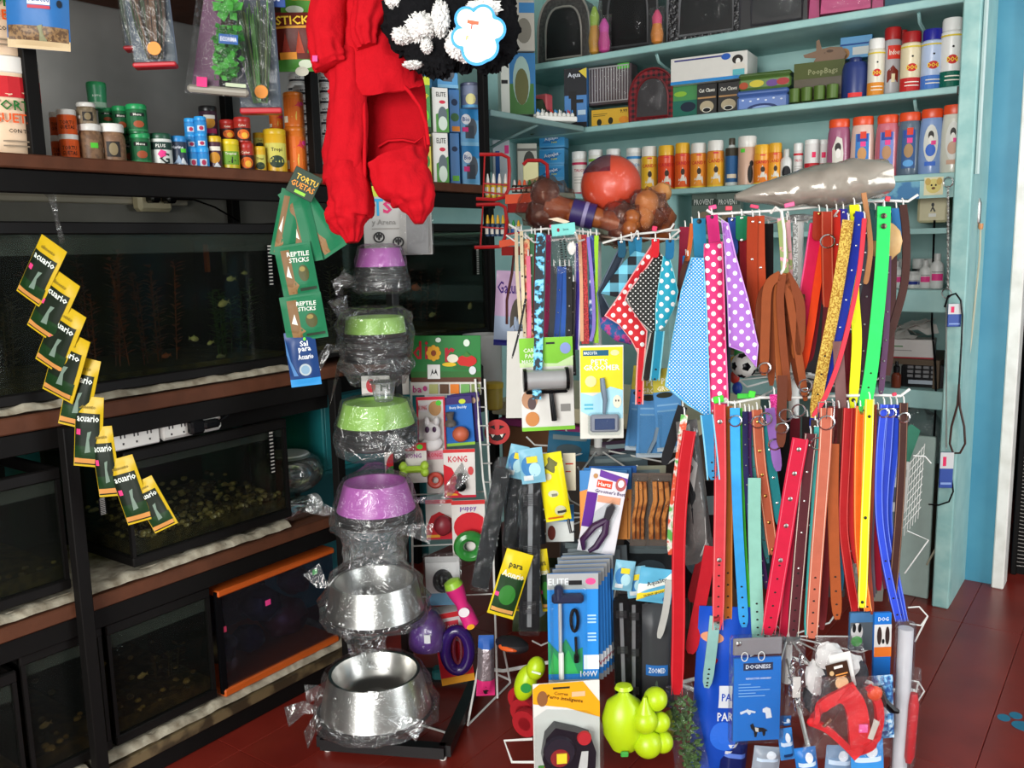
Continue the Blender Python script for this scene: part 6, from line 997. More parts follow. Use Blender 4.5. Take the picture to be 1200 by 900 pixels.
for z in (1.36, .93, .45, .16):
    rp2(MB(mat('#9a9a98', .4, .3)).lathe([(.014, z-.012), (.036, z-.008), (.036, z+.004), (.014, z+.008)], 18, (R0_.x, R0_.y, 0)), 'hub')
    for k in range(12):
        a = 2*PI*k/12+.2; d_ = Vector((math.cos(a), math.sin(a), 0)); rp2(MB(WIRE).tube([R0_+d_*.03+Vector((0, 0, z)), R0_+d_*.2+Vector((0, 0, z-.012)), R0_+d_*.23+Vector((0, 0, z+.008))], .0026, 5), 'hook_wire')
RT1 = [(828, 246, 2.2), (836, 251, 2.2), (870, 249, 2.22), (905, 247, 2.23), (950, 243, 2.24), (1000, 238, 2.25), (1040, 235, 2.26), (1064, 236, 2.26), (1076, 228, 2.25)]
RT2 = [(838, 470, 2.14), (860, 472, 2.14), (890, 466, 2.15), (930, 466, 2.16), (980, 464, 2.16), (1030, 463, 2.16), (1055, 464, 2.16), (1066, 456, 2.16)]
for rt in (RT1, RT2): rp2(MB(WIRE).tube([P(*q) for q in rt], .0035, 7), 'rail')
for (q, z) in (((870, 249, 2.22), 1.345), ((1000, 238, 2.25), 1.345), ((890, 466, 2.15), .92), ((1030, 463, 2.16), .92)): rp2(MB(WIRE).tube([P(*q), Vector((R0_.x, R0_.y, z))], .0032, 6), 'rail_arm')
for q in (((1064, 712, 2.25), (1077, 711, 2.25), (1087, 722, 2.25), (1079, 733, 2.25), (1066, 731, 2.25)), ((1087, 722, 2.25), (1072, 752, 2.25)), ((1066, 797, 2.2), (1076, 799, 2.2), (1083, 810, 2.2), (1071, 829, 2.2)), ((1076, 799, 2.2), (1072, 818, 2.2)), ((1070, 534, 2.5), (1084, 535, 2.5), (1091, 543, 2.5)), ((1063, 622, 2.5), (1088, 633, 2.5), (1060, 672, 2.5))): rp2(MB(WIRE).tube([P(*a) for a in q], .0022, 5), 'side_hook')
for k in range(4):
    a = 2*PI*k/4+.5; d_ = Vector((math.cos(a), math.sin(a), 0)); rp2(MB(WIRE).tube([R0_+Vector((0, 0, .1)), R0_+d_*.3+Vector((0, 0, .008)), R0_+d_*.36+Vector((0, 0, .008))], .006, 6), 'foot')
# ------------------------------------------------------------------ on top of the racks
TBA = 2.46; bc = P(716, 218, TBA); br = px(35, TBA)
ob = thing('orange_ball', 'orange play ball in violet-tinted film on top of the left rack', 'ball', bc); MB(mat('#d84a22', .4, 0, .06, 8)).blob((0, 0, 0), br, br, br, 36, 22).build('ball', ob); MB(film('#faf4f6', .012, .035, 26, .7, .12, .22)).blob((0, 0, 0), br*1.02, br*1.02, br*1.02, 36, 24, .03, 5, 3).build('film', ob); MB(film('#b08ad0', .01, .03, 26, .5, .15, .2)).grid(lambda u, v: Vector((br*1.03*math.sin(.15+1.0*v)*math.cos(2.6+2.6*u), br*1.03*math.sin(.15+1.0*v)*math.sin(2.6+2.6*u), br*1.03*math.cos(.15+1.0*v))), 16, 10).build('violet_film', ob)
HIDE = blotch('#7a3a18', '#a8602c', 16, .35, .3, .75, .15); HIDED = blotch('#3f1c12', '#6e3a22', 18, .3, .3, .7, .3); HIDEL = blotch('#b8783c', '#d8a060', 16, .4, .3, .7, .15)
def bone(label, a, b, ra, rb, t, mats_, label_band=False, wrap=(1, 1), group='hide chew bones on the left rack'):
    A, B = P(a[0], a[1], t[0]), P(b[0], b[1], t[1]); o = thing('chew_bone', label, 'chew bone', (A+B)/2, group); c = (A+B)/2; d_ = (B-A).normalized(); s_ = d_.cross(Vector((0, 0, 1))).normalized(); up = s_.cross(d_)
    m = MB(mats_[0]); ra_, rb_2 = px(ra, t[0]), px(rb, t[1])
    m.tube([A-c, (A-c)*.6, (B-c)*.0, (B-c)*.6, B-c], [ra_*.75, ra_*.62, ra_*.6, rb_2*.62, rb_2*.75], 14); m.build('shaft', o)
    for (E, r, mm, sg) in ((A-c, ra_, mats_[1], -1), (B-c, rb_2, mats_[2], 1)):
        m = MB(mm); [m.blob(E+up*r*k+d_*sg*r*.2+s_*r*.1*k, r*.8, r*.75, r*.8, 16, 11, .15, 3, r*99+k) for k in (-.55, .55)]; m.build('knuckle', o)
    if label_band:
        q0, q1 = (A-c)*.34+(B-c)*.12, (B-c)*.45+(A-c)*.1; MB('#2c1c5a').tube([(A-c)*.30, (B-c)*.32], ra_*.68, 16).build('purple_band', o); MB('#8a80a8').tube([(B-c)*.02, (B-c)*.12], ra_*.69, 16).build('grey_band', o)
    if wrap: 
        for (E, r, k) in ((A-c, ra_, wrap[0]), (B-c, rb_2, wrap[1])):
            if k: MB(film('#ecd8cc', .008, .035, 30, .8, .12, .25)).blob(E, r*1.5, r*1.4, r*1.5, 20, 14, .3, 4, r*50).build('plastic_wrap', o)
    return o
bone('largest hide bone with a purple label band, lying across the left rack', (640, 240), (726, 262), 22, 18, (2.42, 2.40), (HIDE, HIDED, HIDED), True)
bone('glossy orange-brown hide bone at the right end of the left rack', (757, 248), (775, 262), 18, 16, (2.40, 2.46), (HIDE, HIDEL, HIDE), False, (1, 0))
bone('pale brown hide bone standing behind the glossy one', (772, 230), (776, 262), 14, 13, (2.50, 2.50), (HIDEL, HIDEL, HIDE), False, None)
bone('small brown hide bone between the ball and the glossy bone', (740, 262), (755, 270), 12, 10, (2.36, 2.42), (HIDE, HIDE, HIDE), False, None)
m = MB(mat('#b8b0a4', .2, 0, .1, 20)); sbp = P(948, 220, 2.24); svb = thing('silver_bag', 'long silver-grey plastic bag bundle lying on top of the right rack', 'bag', sbp, None, (0, math.radians(-6), YAW-.05)); u2 = px(1, 2.24)
def sbag(u, v):
    x = -86+172*u; e = (math.sin(min(1, u*1.25+.05)*PI*.5)**.8)*(1 if u < .8 else 1-(u-.8)*.9); a = 2*PI*v; n_ = noise.noise(Vector((u*7, math.cos(a)*1.2, math.sin(a)*1.2)))*.16+abs(noise.noise(Vector((u*9+v*6, v*14-u*5, 3))))*.14
    return (x*u2, (26*e*(1+n_))*math.cos(a)*u2*1.6, (25*e*(1+n_))*math.sin(a)*u2)
MB(mat('#a39a8e', .16, .25, .1, 20, .15)).grid(sbag, 40, 30).build('bag', svb, smooth=60)
# two grey-green flea boxes on the lower board behind the racks
for k, (x0, x1) in enumerate(((812, 838), (841, 866))): cr(x0, 226, x1, 250, ('grey-green tablet box left of the pair behind the right rack', 'grey-green tablet box right of the pair behind the right rack')[k], 3.40, 1.33, '#5a6a60', [('r', 0, .7, 1, .85, '#3a4a42'), ('t', .5, .78, .14, '#c8ccc4', 'PROVENT', 0, .8), ('e', .5, .3, .3, .25, '#8a7a62'), ('e', .5, .3, .12, .1, '#3a2a1c')], .05, 'tablet_box')
tag(MB(SHT).box(-1.61, 3.40, 1.31, -.6, 3.73, 1.329).build('inner_board'), 'narrow turquoise board below the lower board', 'board')
# ------------------------------------------------------------------ straps: collars, leashes, ribbons
RH = Vector((math.cos(YAW), math.sin(YAW), 0)); FH = Vector((-math.sin(YAW), math.cos(YAW), 0))
GOLD = mat('#b08a4a', .3, 1, .05, 20); HOLE = mat('#1a100c', .8)
def smoothpath(pts, n=5):
    out = []
    for i in range(len(pts)-1):
        a = pts[max(i-1, 0)]; b = pts[i]; c = pts[i+1]; d = pts[min(i+2, len(pts)-1)]
        for j in range(n):
            t = j/n; out.append(tuple(.5*((2*b[q])+(-a[q]+c[q])*t+(2*a[q]-5*b[q]+4*c[q]-d[q])*t*t+(-a[q]+3*b[q]-3*c[q]+d[q])*t**3) for q in range(len(b))))
    return out+[pts[-1]]
def strapP(name, label, cat, group, pts, t, wpx, col, tw=0., th=.0028, holes=0, studs=0, stitch=None, ring=0, buckle=0, rough=.45, point=True, studm=None, studr=2.0, hook=True, m=None, edge=None):
    """band hung in the room along pixels pts=(x, y[, extra depth]); tw turns its flat side away from the aisle"""
    q = smoothpath([(a[0], a[1], t+(a[2] if len(a) > 2 else 0)) for a in pts]); c = [P(*a) for a in q]; b = c[0]; w = px(wpx*(1.14 if group in (G1, G2) else 1), t); o = thing(name, label, cat, b, group)
    sd = (RH*math.cos(tw)+FH*math.sin(tw)); n = len(c); ws = [w*(.45 if point and i == n-1 else .85 if point and i == n-2 else 1) for i in range(n)]
    MB(m or mat(col, rough, 0, .12, 40, .08, .22)).strap(c, ws, th, sd).build('strap', o, off=b)
    nr = sd.cross(Vector((0, 0, 1))); nr = nr if nr.dot(CAM-c[n//2]) > 0 else -nr
    def along(f): k = min(int(f*(n-1)), n-2); g = f*(n-1)-k; return c[k].lerp(c[k+1], g)
    if holes or studs:
        for cnt, f0, f1, mm, rr, nm, hgt in ((holes, .74, .96, HOLE, px(1.5, t), 'punched_holes', .0003), (studs, .1, .72 if holes else .95, studm or STEEL, px(studr, t), 'studs', .003)):
            if not cnt: continue
            ms = MB(mm)
            for k in range(cnt):
                p = along(f0+(f1-f0)*k/max(1, cnt-1))+nr*(th*.5); st = len(ms.v); ms.lathe([(rr, 0), (rr*.9, hgt*.6), (rr*.3, hgt)], 8 if nm == 'studs' else 10); ms.xf(Matrix.Translation(p) @ nr.to_track_quat('Z', 'Y').to_matrix().to_4x4(), st)
            tag(ms.build(nm, o, off=b), kind='stuff' if cnt > 1 else None)
    if stitch:
        ms = MB(stitch)
        for s in (-.40, .40): ms.strap([p+sd*(w*s)+nr*(th*.5+.0002) for p in c], px(.8, t), .0004, sd)
        ms.build('stitching', o, off=b)
    if edge:
        ms = MB(edge)
        for s in (-.5, .5): ms.strap([p+sd*(w*s)+nr*(th*.3) for p in c], px(1.6, t), th*1.1, sd)
        ms.build('edge_binding', o, off=b)
    if buckle:
        p = along(.03); rr = w*.62; MB(CHROME).tube([p+sd*rr*x+Vector((0, 0, rr*z*1.1)) for x, z in ((-1, -1), (1, -1), (1, 1), (-1, 1))], px(1.1, t), 6, True).build('buckle', o, off=b); MB(CHROME).tube([p+nr*.004+Vector((0, 0, -rr)), p+nr*.006+Vector((0, 0, rr*1.0))], px(.8, t), 5).build('prong', o, off=b)
    if ring:
        p = along(ring if ring < 1 else .1); MB(CHROME).ring(p+nr*.004, w*.62, px(1.1, t), nr, 16, 5, (1, .9)).build('ring', o, off=b)
    if hook: MB(WIRE).tube([b+Vector((0, 0, .0))+nr*.003, b+Vector((0, 0, .012)), b+Vector((0, 0, .016))+nr*-.006], px(.9, t), 5).build('hanger_hook', o, off=b)
    return o
ST = mat('#d8c8b8', .6)
G2 = 'collars on the lower tier of the right rack'; G1 = 'collars and leashes on the upper tier of the right rack'; G0 = 'leashes on the left rack'
def S(label, pts, t, w, col, g=G2, nm='dog_collar', cat='collar', **k): return strapP(nm, label, cat, g, pts, t, w, col, **k)
# lower tier, from the left
S('thick coral-red collar with punched holes, leftmost of the lower tier', [(843, 474), (844, 560), (843, 640), (841, 738)], 2.10, 12.5, '#c2363e', holes=7, studs=2, stitch=mat('#d86a6a'), studr=3.2)
S('amber brown collar behind the thick coral-red one', [(853, 476), (854, 560), (853, 650), (853, 740)], 2.13, 9, '#a85a1c', holes=6, stitch=mat('#c8803c'))
S('sky blue smooth collar with five small holes', [(861, 478), (862, 540), (865, 620), (869, 690), (872, 735)], 2.12, 10, '#3aa0e4', holes=5, ring=.08)
S('narrow bright green strap beside the sky blue collar', [(867, 478), (868, 530), (872, 640), (879, 720)], 2.14, 5, '#4ac03a')
S('dark navy studded collar curving right', [(873, 482), (874, 550), (880, 620), (895, 680)], 2.13, 5.5, '#23204e', studs=9, studr=1.2)
S('deep purple studded collar beside the navy one', [(878, 482), (877, 540), (884, 610), (899, 690)], 2.14, 6, '#4a2258', studs=9, studr=1.2)
S('mint green collar with six holes hanging lowest of the tier', [(884, 560), (884, 620), (886, 690), (889, 764)], 2.09, 13, '#82b4a4', holes=7, hook=False)
S('grey-teal thin studded collar', [(882, 484), (883, 545), (890, 600), (900, 660)], 2.15, 5, '#3e7a7c', studs=8, studr=1.1)
S('copper brown collar with brass rivets and a ring at its top', [(887, 480), (891, 540), (898, 590), (906, 650)], 2.115, 11, '#a85238', studs=6, studm=GOLD, studr=2.2, ring=.1, stitch=mat('#d89a7a'))
S('teal collar with silver studs', [(897, 484), (902, 530), (909, 580), (914, 616)], 2.125, 9.5, '#1f7478', studs=5, studr=1.8)
S('lilac collar with a silver ring at its end', [(902, 478), (906, 510), (912, 552)], 2.105, 10, '#8a62a8', ring=.62)
S('magenta glitter collar half hidden behind the leather bunch', [(907, 462), (909, 485), (911, 510)], 2.14, 9, '#c8207a', m=blotch('#b01a6a', '#e84aa0', 300, .3))
S('crimson wide collar with big dome studs and punched holes', [(938, 514), (928, 570), (917, 640), (900, 744)], 2.08, 17, '#bf1838', holes=6, studs=5, studr=3, stitch=mat('#e0566a'), hook=False)
S('second crimson collar tucked behind the big studded one', [(944, 520), (935, 600), (926, 670), (918, 746)], 2.11, 12, '#b81a3a', stitch=mat('#e0566a'))
S('plum brown collar with cream stitching and silver studs', [(950, 508), (944, 570), (937, 650), (929, 746)], 2.095, 13, '#5a2a30', holes=6, studs=5, studr=1.5, stitch=ST)
S('dark olive studded collar behind the plum brown one', [(955, 492), (952, 550), (948, 620)], 2.13, 8, '#3a2a20', studs=5, studr=1.5)
S('narrow teal collar between the plum and the salmon tan ones', [(958, 500), (955, 580), (950, 660), (945, 744)], 2.115, 7, '#3a948e')
S('salmon tan collar with square buckle, D ring and pale punched holes', [(968, 478), (967, 520), (961, 600), (955, 680), (951, 748)], 2.07, 13, '#b4604a', holes=6, buckle=1, ring=.13, stitch=mat('#e0b09a'))
S('maroon collar behind the salmon tan one', [(976, 476), (974, 560), (968, 650), (963, 738)], 2.12, 9, '#6a1c20')
S('dark chestnut collar in the middle of the tier', [(983, 478), (979, 540), (978, 600), (976, 660)], 2.12, 10, '#4e221a', stitch=mat('#7a4030'))
S('saddle brown collar with a rounded tip', [(977, 520), (976, 590), (978, 660), (981, 726)], 2.10, 11, '#9a4a22', holes=4, hook=False)
S('thin teal blue collar beside the saddle brown one', [(985, 490), (985, 600), (986, 692)], 2.14, 6, '#256a86')
S('blood red collar, left one of the red pair', [(994, 478), (991, 540), (988, 610), (993, 660), (1002, 716)], 2.11, 9.5, '#a01418', stitch=mat('#c84a44'))
S('thin red collar, right one of the red pair', [(1002, 478), (998, 540), (997, 610), (1003, 660)], 2.13, 6, '#b01c1c')
S('bright orange collar beside the lemon yellow one', [(1008, 476), (1006, 540), (1006, 620), (1010, 670), (1017, 716)], 2.10, 9, '#e2661c', holes=4, stitch=mat('#f0a05a'))
S('lemon yellow collar with black dots at its top', [(1019, 468), (1017, 530), (1014, 600), (1012, 662), (1010, 712)], 2.09, 9, '#ece01e', stitch=mat('#f4ee8a'), studs=3, studm=BLACKM, studr=2)
S('rust brown thin collar right of the yellow one', [(1024, 474), (1022, 560), (1017, 650), (1022, 720)], 2.12, 6, '#8a3c2a')
S('grey-mauve thin collar behind the blue trio', [(1029, 480), (1024, 560), (1021, 640), (1024, 700)], 2.14, 5, '#6a5a66')
S('dark crimson pointed collar behind the blue trio', [(1033, 500), (1030, 580), (1027, 640), (1030, 692)], 2.15, 8, '#8a1428')
for k, (x, e, lb) in enumerate(((1036, 0, 'royal blue collar, left one of the trio'), (1044, 7, 'royal blue collar, middle one of the trio'), (1051, 13, 'royal blue collar, right one of the trio'))):
    S(lb, [(x, 474), (x-5+k, 530), (x-6-k*2, 600), (x+2-k*3, 660), (1053+e*.55, 728)], 2.10+.012*k, 8, ('#2a44c0', '#2238a8', '#2c4ac8')[k], holes=4, stitch=mat('#6a80dc'), ring=.06)
S('dark brown collar at the right end of the lower tier', [(1059, 472), (1057, 540), (1053, 610), (1049, 660), (1045, 704)], 2.11, 9, '#3a1c16', stitch=mat('#7a5a44'), ring=.08)
# upper tier
S('royal teal strap above the blue polka scarf', [(819, 256), (820, 282), (821, 306)], 2.17, 13, '#23789e', G1, studs=1, studm=BLACKM, studr=3)
S('teal blue strap end with holes below the blue polka scarf', [(828, 486), (832, 520), (836, 562)], 2.10, 12, '#2f7fae', G1, holes=3, hook=False, edge=mat('#7ac0dc'))
S('green strap stub on the upper tier', [(869, 253), (869, 270), (869, 282)], 2.21, 12, '#12704a', G1, studs=2, studm=STEEL)
S('dark red strap under the green stub', [(871, 280), (872, 330), (874, 390)], 2.22, 8, '#8a1420', G1)
S('short blue strap left of the green stub', [(858, 255), (859, 275), (860, 300)], 2.22, 9, '#2a4a9a', G1, studs=1)
S('rust red wide leash, left one beside the leather bunch', [(882, 254), (881, 300), (882, 380)], 2.2, 11, '#9c3414', G1, 'dog_leash', 'leash', studs=3, studr=1.6)
S('rust red wide leash, right one beside the leather bunch', [(890, 253), (891, 310), (894, 380)], 2.21, 10, '#a63c1a', G1, 'dog_leash', 'leash', studs=3, studr=1.6)
S('dark navy thin strip right of the pink polka scarf', [(848, 285), (851, 370), (853, 470)], 2.17, 7, '#1c1f30', G1)
S('hot pink leash sloping left beside the white pole', [(957, 262), (950, 310), (943, 355), (938, 405)], 2.2, 13, '#c81846', G1, 'dog_leash', 'leash', edge=mat('#e84a80'))
S('deep crimson leash behind the hot pink one', [(964, 275), (957, 330), (950, 390), (944, 425)], 2.23, 14, '#7e0c1c', G1, 'dog_leash', 'leash')
S('flame orange leash between the crimson ones', [(966, 282), (958, 330), (949, 390), (940, 436)], 2.195, 8, '#e04014', G1, 'dog_leash', 'leash')
S('red-brown collar with big ring on the upper tier', [(969, 248), (969, 280), (970, 340), (971, 360)], 2.18, 12, '#9c2e1a', G1, ring=.35, stitch=mat('#c0684a'))
S('short rust red collar at the top of the upper tier', [(960, 248), (959, 266), (958, 282)], 2.19, 12, '#962a14', G1, studs=1, studm=GOLD)
S('vivid red collar beside the ringed red-brown one', [(980, 246), (981, 300), (979, 350)], 2.2, 8, '#c4281c', G1, studs=4, studr=1.3)
S('indigo studded collar beside the gold glitter one', [(988, 245), (987, 275), (983, 330)], 2.21, 9, '#2a2a8a', G1, studs=5, studr=1.5)
S('gold glitter collar running diagonally', [(994, 258), (988, 300), (978, 360), (966, 420), (953, 490)], 2.14, 12, '#c8962c', G1, holes=4, m=blotch('#a8741c', '#e8c860', 260, .3, .4, .6, .1, .3))
S('navy blue diagonal collar with silver studs', [(1008, 248), (1001, 300), (985, 380), (968, 440), (951, 503)], 2.155, 10, '#1e2f96', G1, holes=7, studs=7, studr=1.3)
S('fluorescent yellow collar, upper one with black snaps', [(1001, 240), (1003, 280), (1001, 340), (1004, 400), (999, 480)], 2.165, 10, '#e8e81c', G1, studs=2, studm=BLACKM, studr=2.6)
S('thin coral red leash cord swinging left', [(1013, 256), (1008, 310), (999, 360), (984, 420), (967, 465), (952, 488)], 2.12, 4.5, '#dc3848', G1, 'dog_leash', 'leash', th=.004)
S('tan leather lace hanging over the rail', [(1012, 226), (1017, 258), (1020, 290), (1017, 318), (1014, 333)], 2.13, 5, '#b07a50', G1, 'leather_lace', 'lace', th=.004, hook=False)
S('charcoal studded collar behind the coral cord', [(1016, 262), (1012, 310), (1004, 350), (996, 390)], 2.17, 6, '#33363e', G1, studs=7, studr=1.3)
S('dark plum collar behind the green one', [(1020, 300), (1014, 360), (1011, 420), (1008, 455)], 2.18, 11, '#2e1420', G1, studs=6, studr=1.2)
o = S('bright spring green collar with two steel snaps', [(1036, 242), (1034, 300), (1028, 370), (1020, 440), (1011, 486)], 2.10, 13.5, '#2edc62', G1, holes=4)
for k, y in enumerate((253, 265)): m = MB(mat('#5a4a44', .3, .8)); st = 0; m.lathe([(px(3.4, 2.1), 0), (px(3.2, 2.1), .003), (px(1, 2.1), .0045)], 14); m.xf(Matrix.Translation(P(1035.5, y, 2.096)) @ (-FH).to_track_quat('Z', 'Y').to_matrix().to_4x4()); m.build('snap', o, off=o.location)
S('mauve thin collar right of the green one', [(1041, 300), (1039, 380), (1035, 430), (1032, 462)], 2.15, 6, '#5a3a58', G1, studs=6, studr=1.2)
S('dark brown leash swinging left at the right end of the upper tier', [(1058, 240), (1062, 280), (1060, 330), (1050, 370), (1041, 396)], 2.2, 8, '#3e1e16', G1, 'dog_leash', 'leash', th=.004)
S('blue strap stub near the right end of the upper rail', [(1050, 244), (1051, 262), (1052, 280)], 2.23, 10, '#2a6aa0', G1)
S('dark teal buckle strap left of the green collar', [(1026, 246), (1025, 265), (1024, 282)], 2.16, 12, '#12403e', G1, buckle=1)
S('maroon leash in the middle behind the gold collar', [(997, 380), (993, 430), (990, 470)], 2.2, 12, '#6e1420', G1, 'dog_leash', 'leash', hook=False)
S('grey-rose collar tip with holes above the square buckle', [(982, 400), (984, 440), (986, 480), (987, 497)], 2.135, 11, '#7e5a58', G1, holes=4, hook=False)
# olive green and pink floral pieces and the white hook
S('olive floral ribbon leash by the white pole', [(915, 256), (918, 290), (921, 340)], 2.2, 8, '#8a9a5a', G1, 'dog_leash', 'leash', m=blotch('#8a9a5a', '#e090a0', 60, .6, .55, .6))
S('pink floral ribbon leash by the white pole', [(922, 258), (924, 300), (926, 330)], 2.21, 7, '#d89aa0', G1, 'dog_leash', 'leash', m=blotch('#d8a0a4', '#8a9a5a', 60, .6, .55, .6))
S('grey metal mesh strap by the white pole', [(932, 262), (932, 300), (932, 340)], 2.2, 5, '#8a8a86', G1, 'dog_leash', 'leash', m=blotch('#6a6a66', '#b8b8b4', 250, .4))
hk = thing('white_hook', 'large white plastic hook carrying the bunch of leather leashes', 'hook', P(908, 245, 2.16)); MB(WHITEP).tube([P(*q)-hk.location for q in ((903, 250, 2.16), (909, 243, 2.15), (916, 248, 2.14), (919, 270, 2.14), (920, 300, 2.14), (918, 316, 2.14), (914, 322, 2.15))], .0035, 7).build('hook', hk)
# bunch of looped leather leashes
LC = ('#8a4420', '#7a3a1c', '#9a5228', '#6e3218')
BP = [((915, 322), (900, 336), (897, 380), (895, 440)), ((916, 321), (905, 340), (903, 390), (904, 452)), ((917, 320), (911, 345), (912, 400), (915, 462)), ((918, 322), (920, 350), (928, 400), (938, 455)), ((919, 322), (925, 350), (933, 400), (944, 470)), ((917, 322), (914, 350), (918, 410), (925, 470)), ((920, 322), (932, 342), (934, 380), (932, 420)), ((914, 323), (893, 345), (889, 390), (887, 430)), ((918, 320), (917, 360), (922, 420), (915, 470)), ((921, 322), (936, 350), (938, 380), (936, 416))]
for k, p in enumerate(BP):
    S('brown leash in the looped bunch, '+('first', 'second', 'third', 'fourth', 'fifth', 'sixth', 'seventh', 'eighth', 'ninth', 'tenth')[k]+(' strand, near the left side', ' strand, left of the middle', ' strand, in the middle', ' strand, right of the middle', ' strand, right side', ' strand, middle behind', ' strand, far right loop', ' strand, far left', ' strand, middle front', ' strand, outermost right')[k], list(p), 2.14+.008*(k*3 % 5), 9 if k % 3 else 11, LC[k % 4], 'looped leather leashes', 'leather_leash', 'leash', th=.0035, hook=False, ring=.93 if k in (0, 4, 8) else 0)
S('brown riveted leather strap hanging lowest from the bunch', [(917, 440), (916, 480), (915, 524)], 2.085, 10, '#5e2e1c', G1, 'leather_strap', 'strap', hook=False, ring=.72)
S('olive fabric strip behind the leather bunch', [(938, 345), (939, 385), (938, 425)], 2.2, 9, '#5a6a2a', G1, 'dog_leash', 'leash', hook=False)
for k, (x, y) in enumerate(((921, 487), (936, 481), (958, 520), (897, 491), (944, 452))):
    p = P(x, y, 2.075); tag(MB(CHROME).ring((0, 0, 0), px(7, 2.1), px(1.1, 2.1), (-RH*.2-FH), 18, 6).build('steel_ring'), ('steel ring at the foot of the leather bunch', 'steel ring right of the leather bunch foot', 'steel ring beside the dark olive collar', 'steel ring left of the leather bunch foot', 'steel ring in the right strands of the bunch')[k], 'ring', 'steel rings'); COL.objects[-1].location = p
# green clips and pink tags on the rails
for k, (x, y, w, h, t, c) in enumerate(((842, 468, 12, 8, 2.13, '#4ad83a'), (872, 464, 16, 6, 2.13, '#3ab83a'), (881, 462, 8, 8, 2.125, '#4ad83a'), (835, 243, 9, 5, 2.19, '#e8508a'), (854, 244, 8, 5, 2.2, '#e04a5a'), (884, 242, 10, 4, 2.2, '#e0456a'), (925, 240, 12, 5, 2.2, '#f06a9a'), (999, 232, 6, 5, 2.22, '#d8483c'), (1040, 233, 6, 6, 2.22, '#d83a4a'), (1048, 462, 5, 4, 2.12, '#e0405a'), (650, 265, 12, 4, 2.33, '#e84a7a'), (767, 268, 6, 6, 2.31, '#d8305a'))):
    p = P(x, y, t); o = tag(MB(mat(c, .5)).box(-px(w, t)/2, -.003, -px(h, t)/2, px(w, t)/2, .003, px(h, t)/2, .0015).build('rail_clip'), ('green clip at the left end of the lower rail', 'dark green clip on the lower rail', 'green clip beside the dark green one', 'pink clip at the left end of the upper rail', 'coral clip second on the upper rail', 'rose clip above the rust red leashes', 'pale pink clip by the white hook', 'red clip above the yellow collar', 'red clip above the green collar', 'tiny red clip near the blue trio', 'pink clip above the left rack leashes', 'magenta clip above the red bandana')[k], 'clip', 'rail clips'); o.location = p; o.rotation_euler = (0, .2*(k % 3-1), YAW)
# ------------------------------------------------------------------ bandanas and polka scarves
def clothP(name, label, cat, poly, t, m, group='printed bandanas and scarves', bulge=.012, th=.0016, rim=None, n=1, tab=None):
    """cut cloth: outline pixels poly at view depth t, gently bellied, with a real thickness"""
    A = [P(x, y, t) for x, y in poly]; b = A[0]; o = thing(name, label, cat, b, group); cx = sum(q[0] for q in poly)/len(poly); cy = sum(q[1] for q in poly)/len(poly)
    bm = bmesh.new(); vs = [bm.verts.new((x, y, 0)) for x, y in poly]; fc = bm.faces.new(vs); bmesh.ops.triangulate(bm, faces=[fc]); 
    for _ in range(3): bmesh.ops.subdivide_edges(bm, edges=[e for e in bm.edges if e.calc_length() > 9], cuts=1, use_grid_fill=False); bmesh.ops.triangulate(bm, faces=bm.faces[:])
    bm.verts.ensure_lookup_table(); uv = []; V = []; edge = {v.index for v in bm.verts if v.is_boundary}
    bm.verts.index_update(); edge = {v.index for v in bm.verts if v.is_boundary}
    for v in bm.verts:
        x, y = v.co.x, v.co.y; k = 0 if v.index in edge else 1; dt = -bulge*k*(.6+.6*noise.noise(Vector((x*.05, y*.03, 1))))+.010*noise.noise(Vector((x*.03, y*.012, 5)))
        V.append(P(x, y, t+dt)-b); uv.append((px(x, t), px(y, t)))
    N = len(V); F_ = [tuple(w.index for w in f.verts) for f in bm.faces]; BE = [(e.verts[0].index, e.verts[1].index) for e in bm.edges if e.is_boundary]; bm.free()
    mb = MB(m); mb.v = [tuple(v) for v in V]+[tuple(v+FW*th) for v in V]; mb.f = F_+[tuple(i+N for i in f[::-1]) for f in F_]+[(a, c_, c_+N, a+N) for a, c_ in BE]; mb.mi = [0]*len(mb.f); mb.uv = uv+uv
    me_o = mb.build('cloth', o, smooth=60)
    bmf = bmesh.new(); bmf.from_mesh(me_o.data); bmesh.ops.recalc_face_normals(bmf, faces=bmf.faces[:]); bmf.to_mesh(me_o.data); bmf.free()
    if rim: MB(rim).tube([p-b for p in A], px(1.1, t), 5, True).build('hem', o)
    return o
def dots(c1, sp, r=.3, c2='#f2f0ec'): return pattern('dots', c1, c2, 1/sp, .7, r)
clothP('polka_scarf', 'large blue scarf with fine white polka dots on the right rack', 'scarf', [(811, 302), (824, 302), (828, 370), (832, 490), (806, 474), (780, 452), (789, 395), (799, 340)], 2.14, dots('#1f8fd0', .0062, .26), rim=mat('#7ac4e8'))
o = clothP('polka_scarf', 'pink scarf with large white polka dots on the right rack', 'scarf', [(826, 286), (846, 283), (848, 330), (850, 400), (853, 470), (850, 490), (833, 482), (829, 420), (824, 340)], 2.15, dots('#d8286f', .021, .27), rim=mat('#f06aa0'))
S('magenta strap above the pink polka scarf', [(834, 252), (836, 270), (838, 292)], 2.155, 12, '#c0246a', G1, studs=1, studm=BLACKM, studr=2.2)
clothP('polka_bandana', 'lilac bandana with white dots and a red tassel print', 'bandana', [(846, 258), (853, 262), (862, 300), (876, 350), (888, 405), (886, 430), (872, 412), (855, 406), (853, 350), (850, 300)], 2.13, dots('#a466c0', .022, .24), rim=mat('#c490d8'))
clothP('folded_bandana', 'dark navy folded bandana at the left of the bandana row', 'bandana', [(725, 292), (735, 292), (722, 322), (706, 346), (718, 368), (704, 372), (700, 344), (712, 318)], 2.31, mat('#1e2a3a', .8), rim=mat('#5a6a7a'))
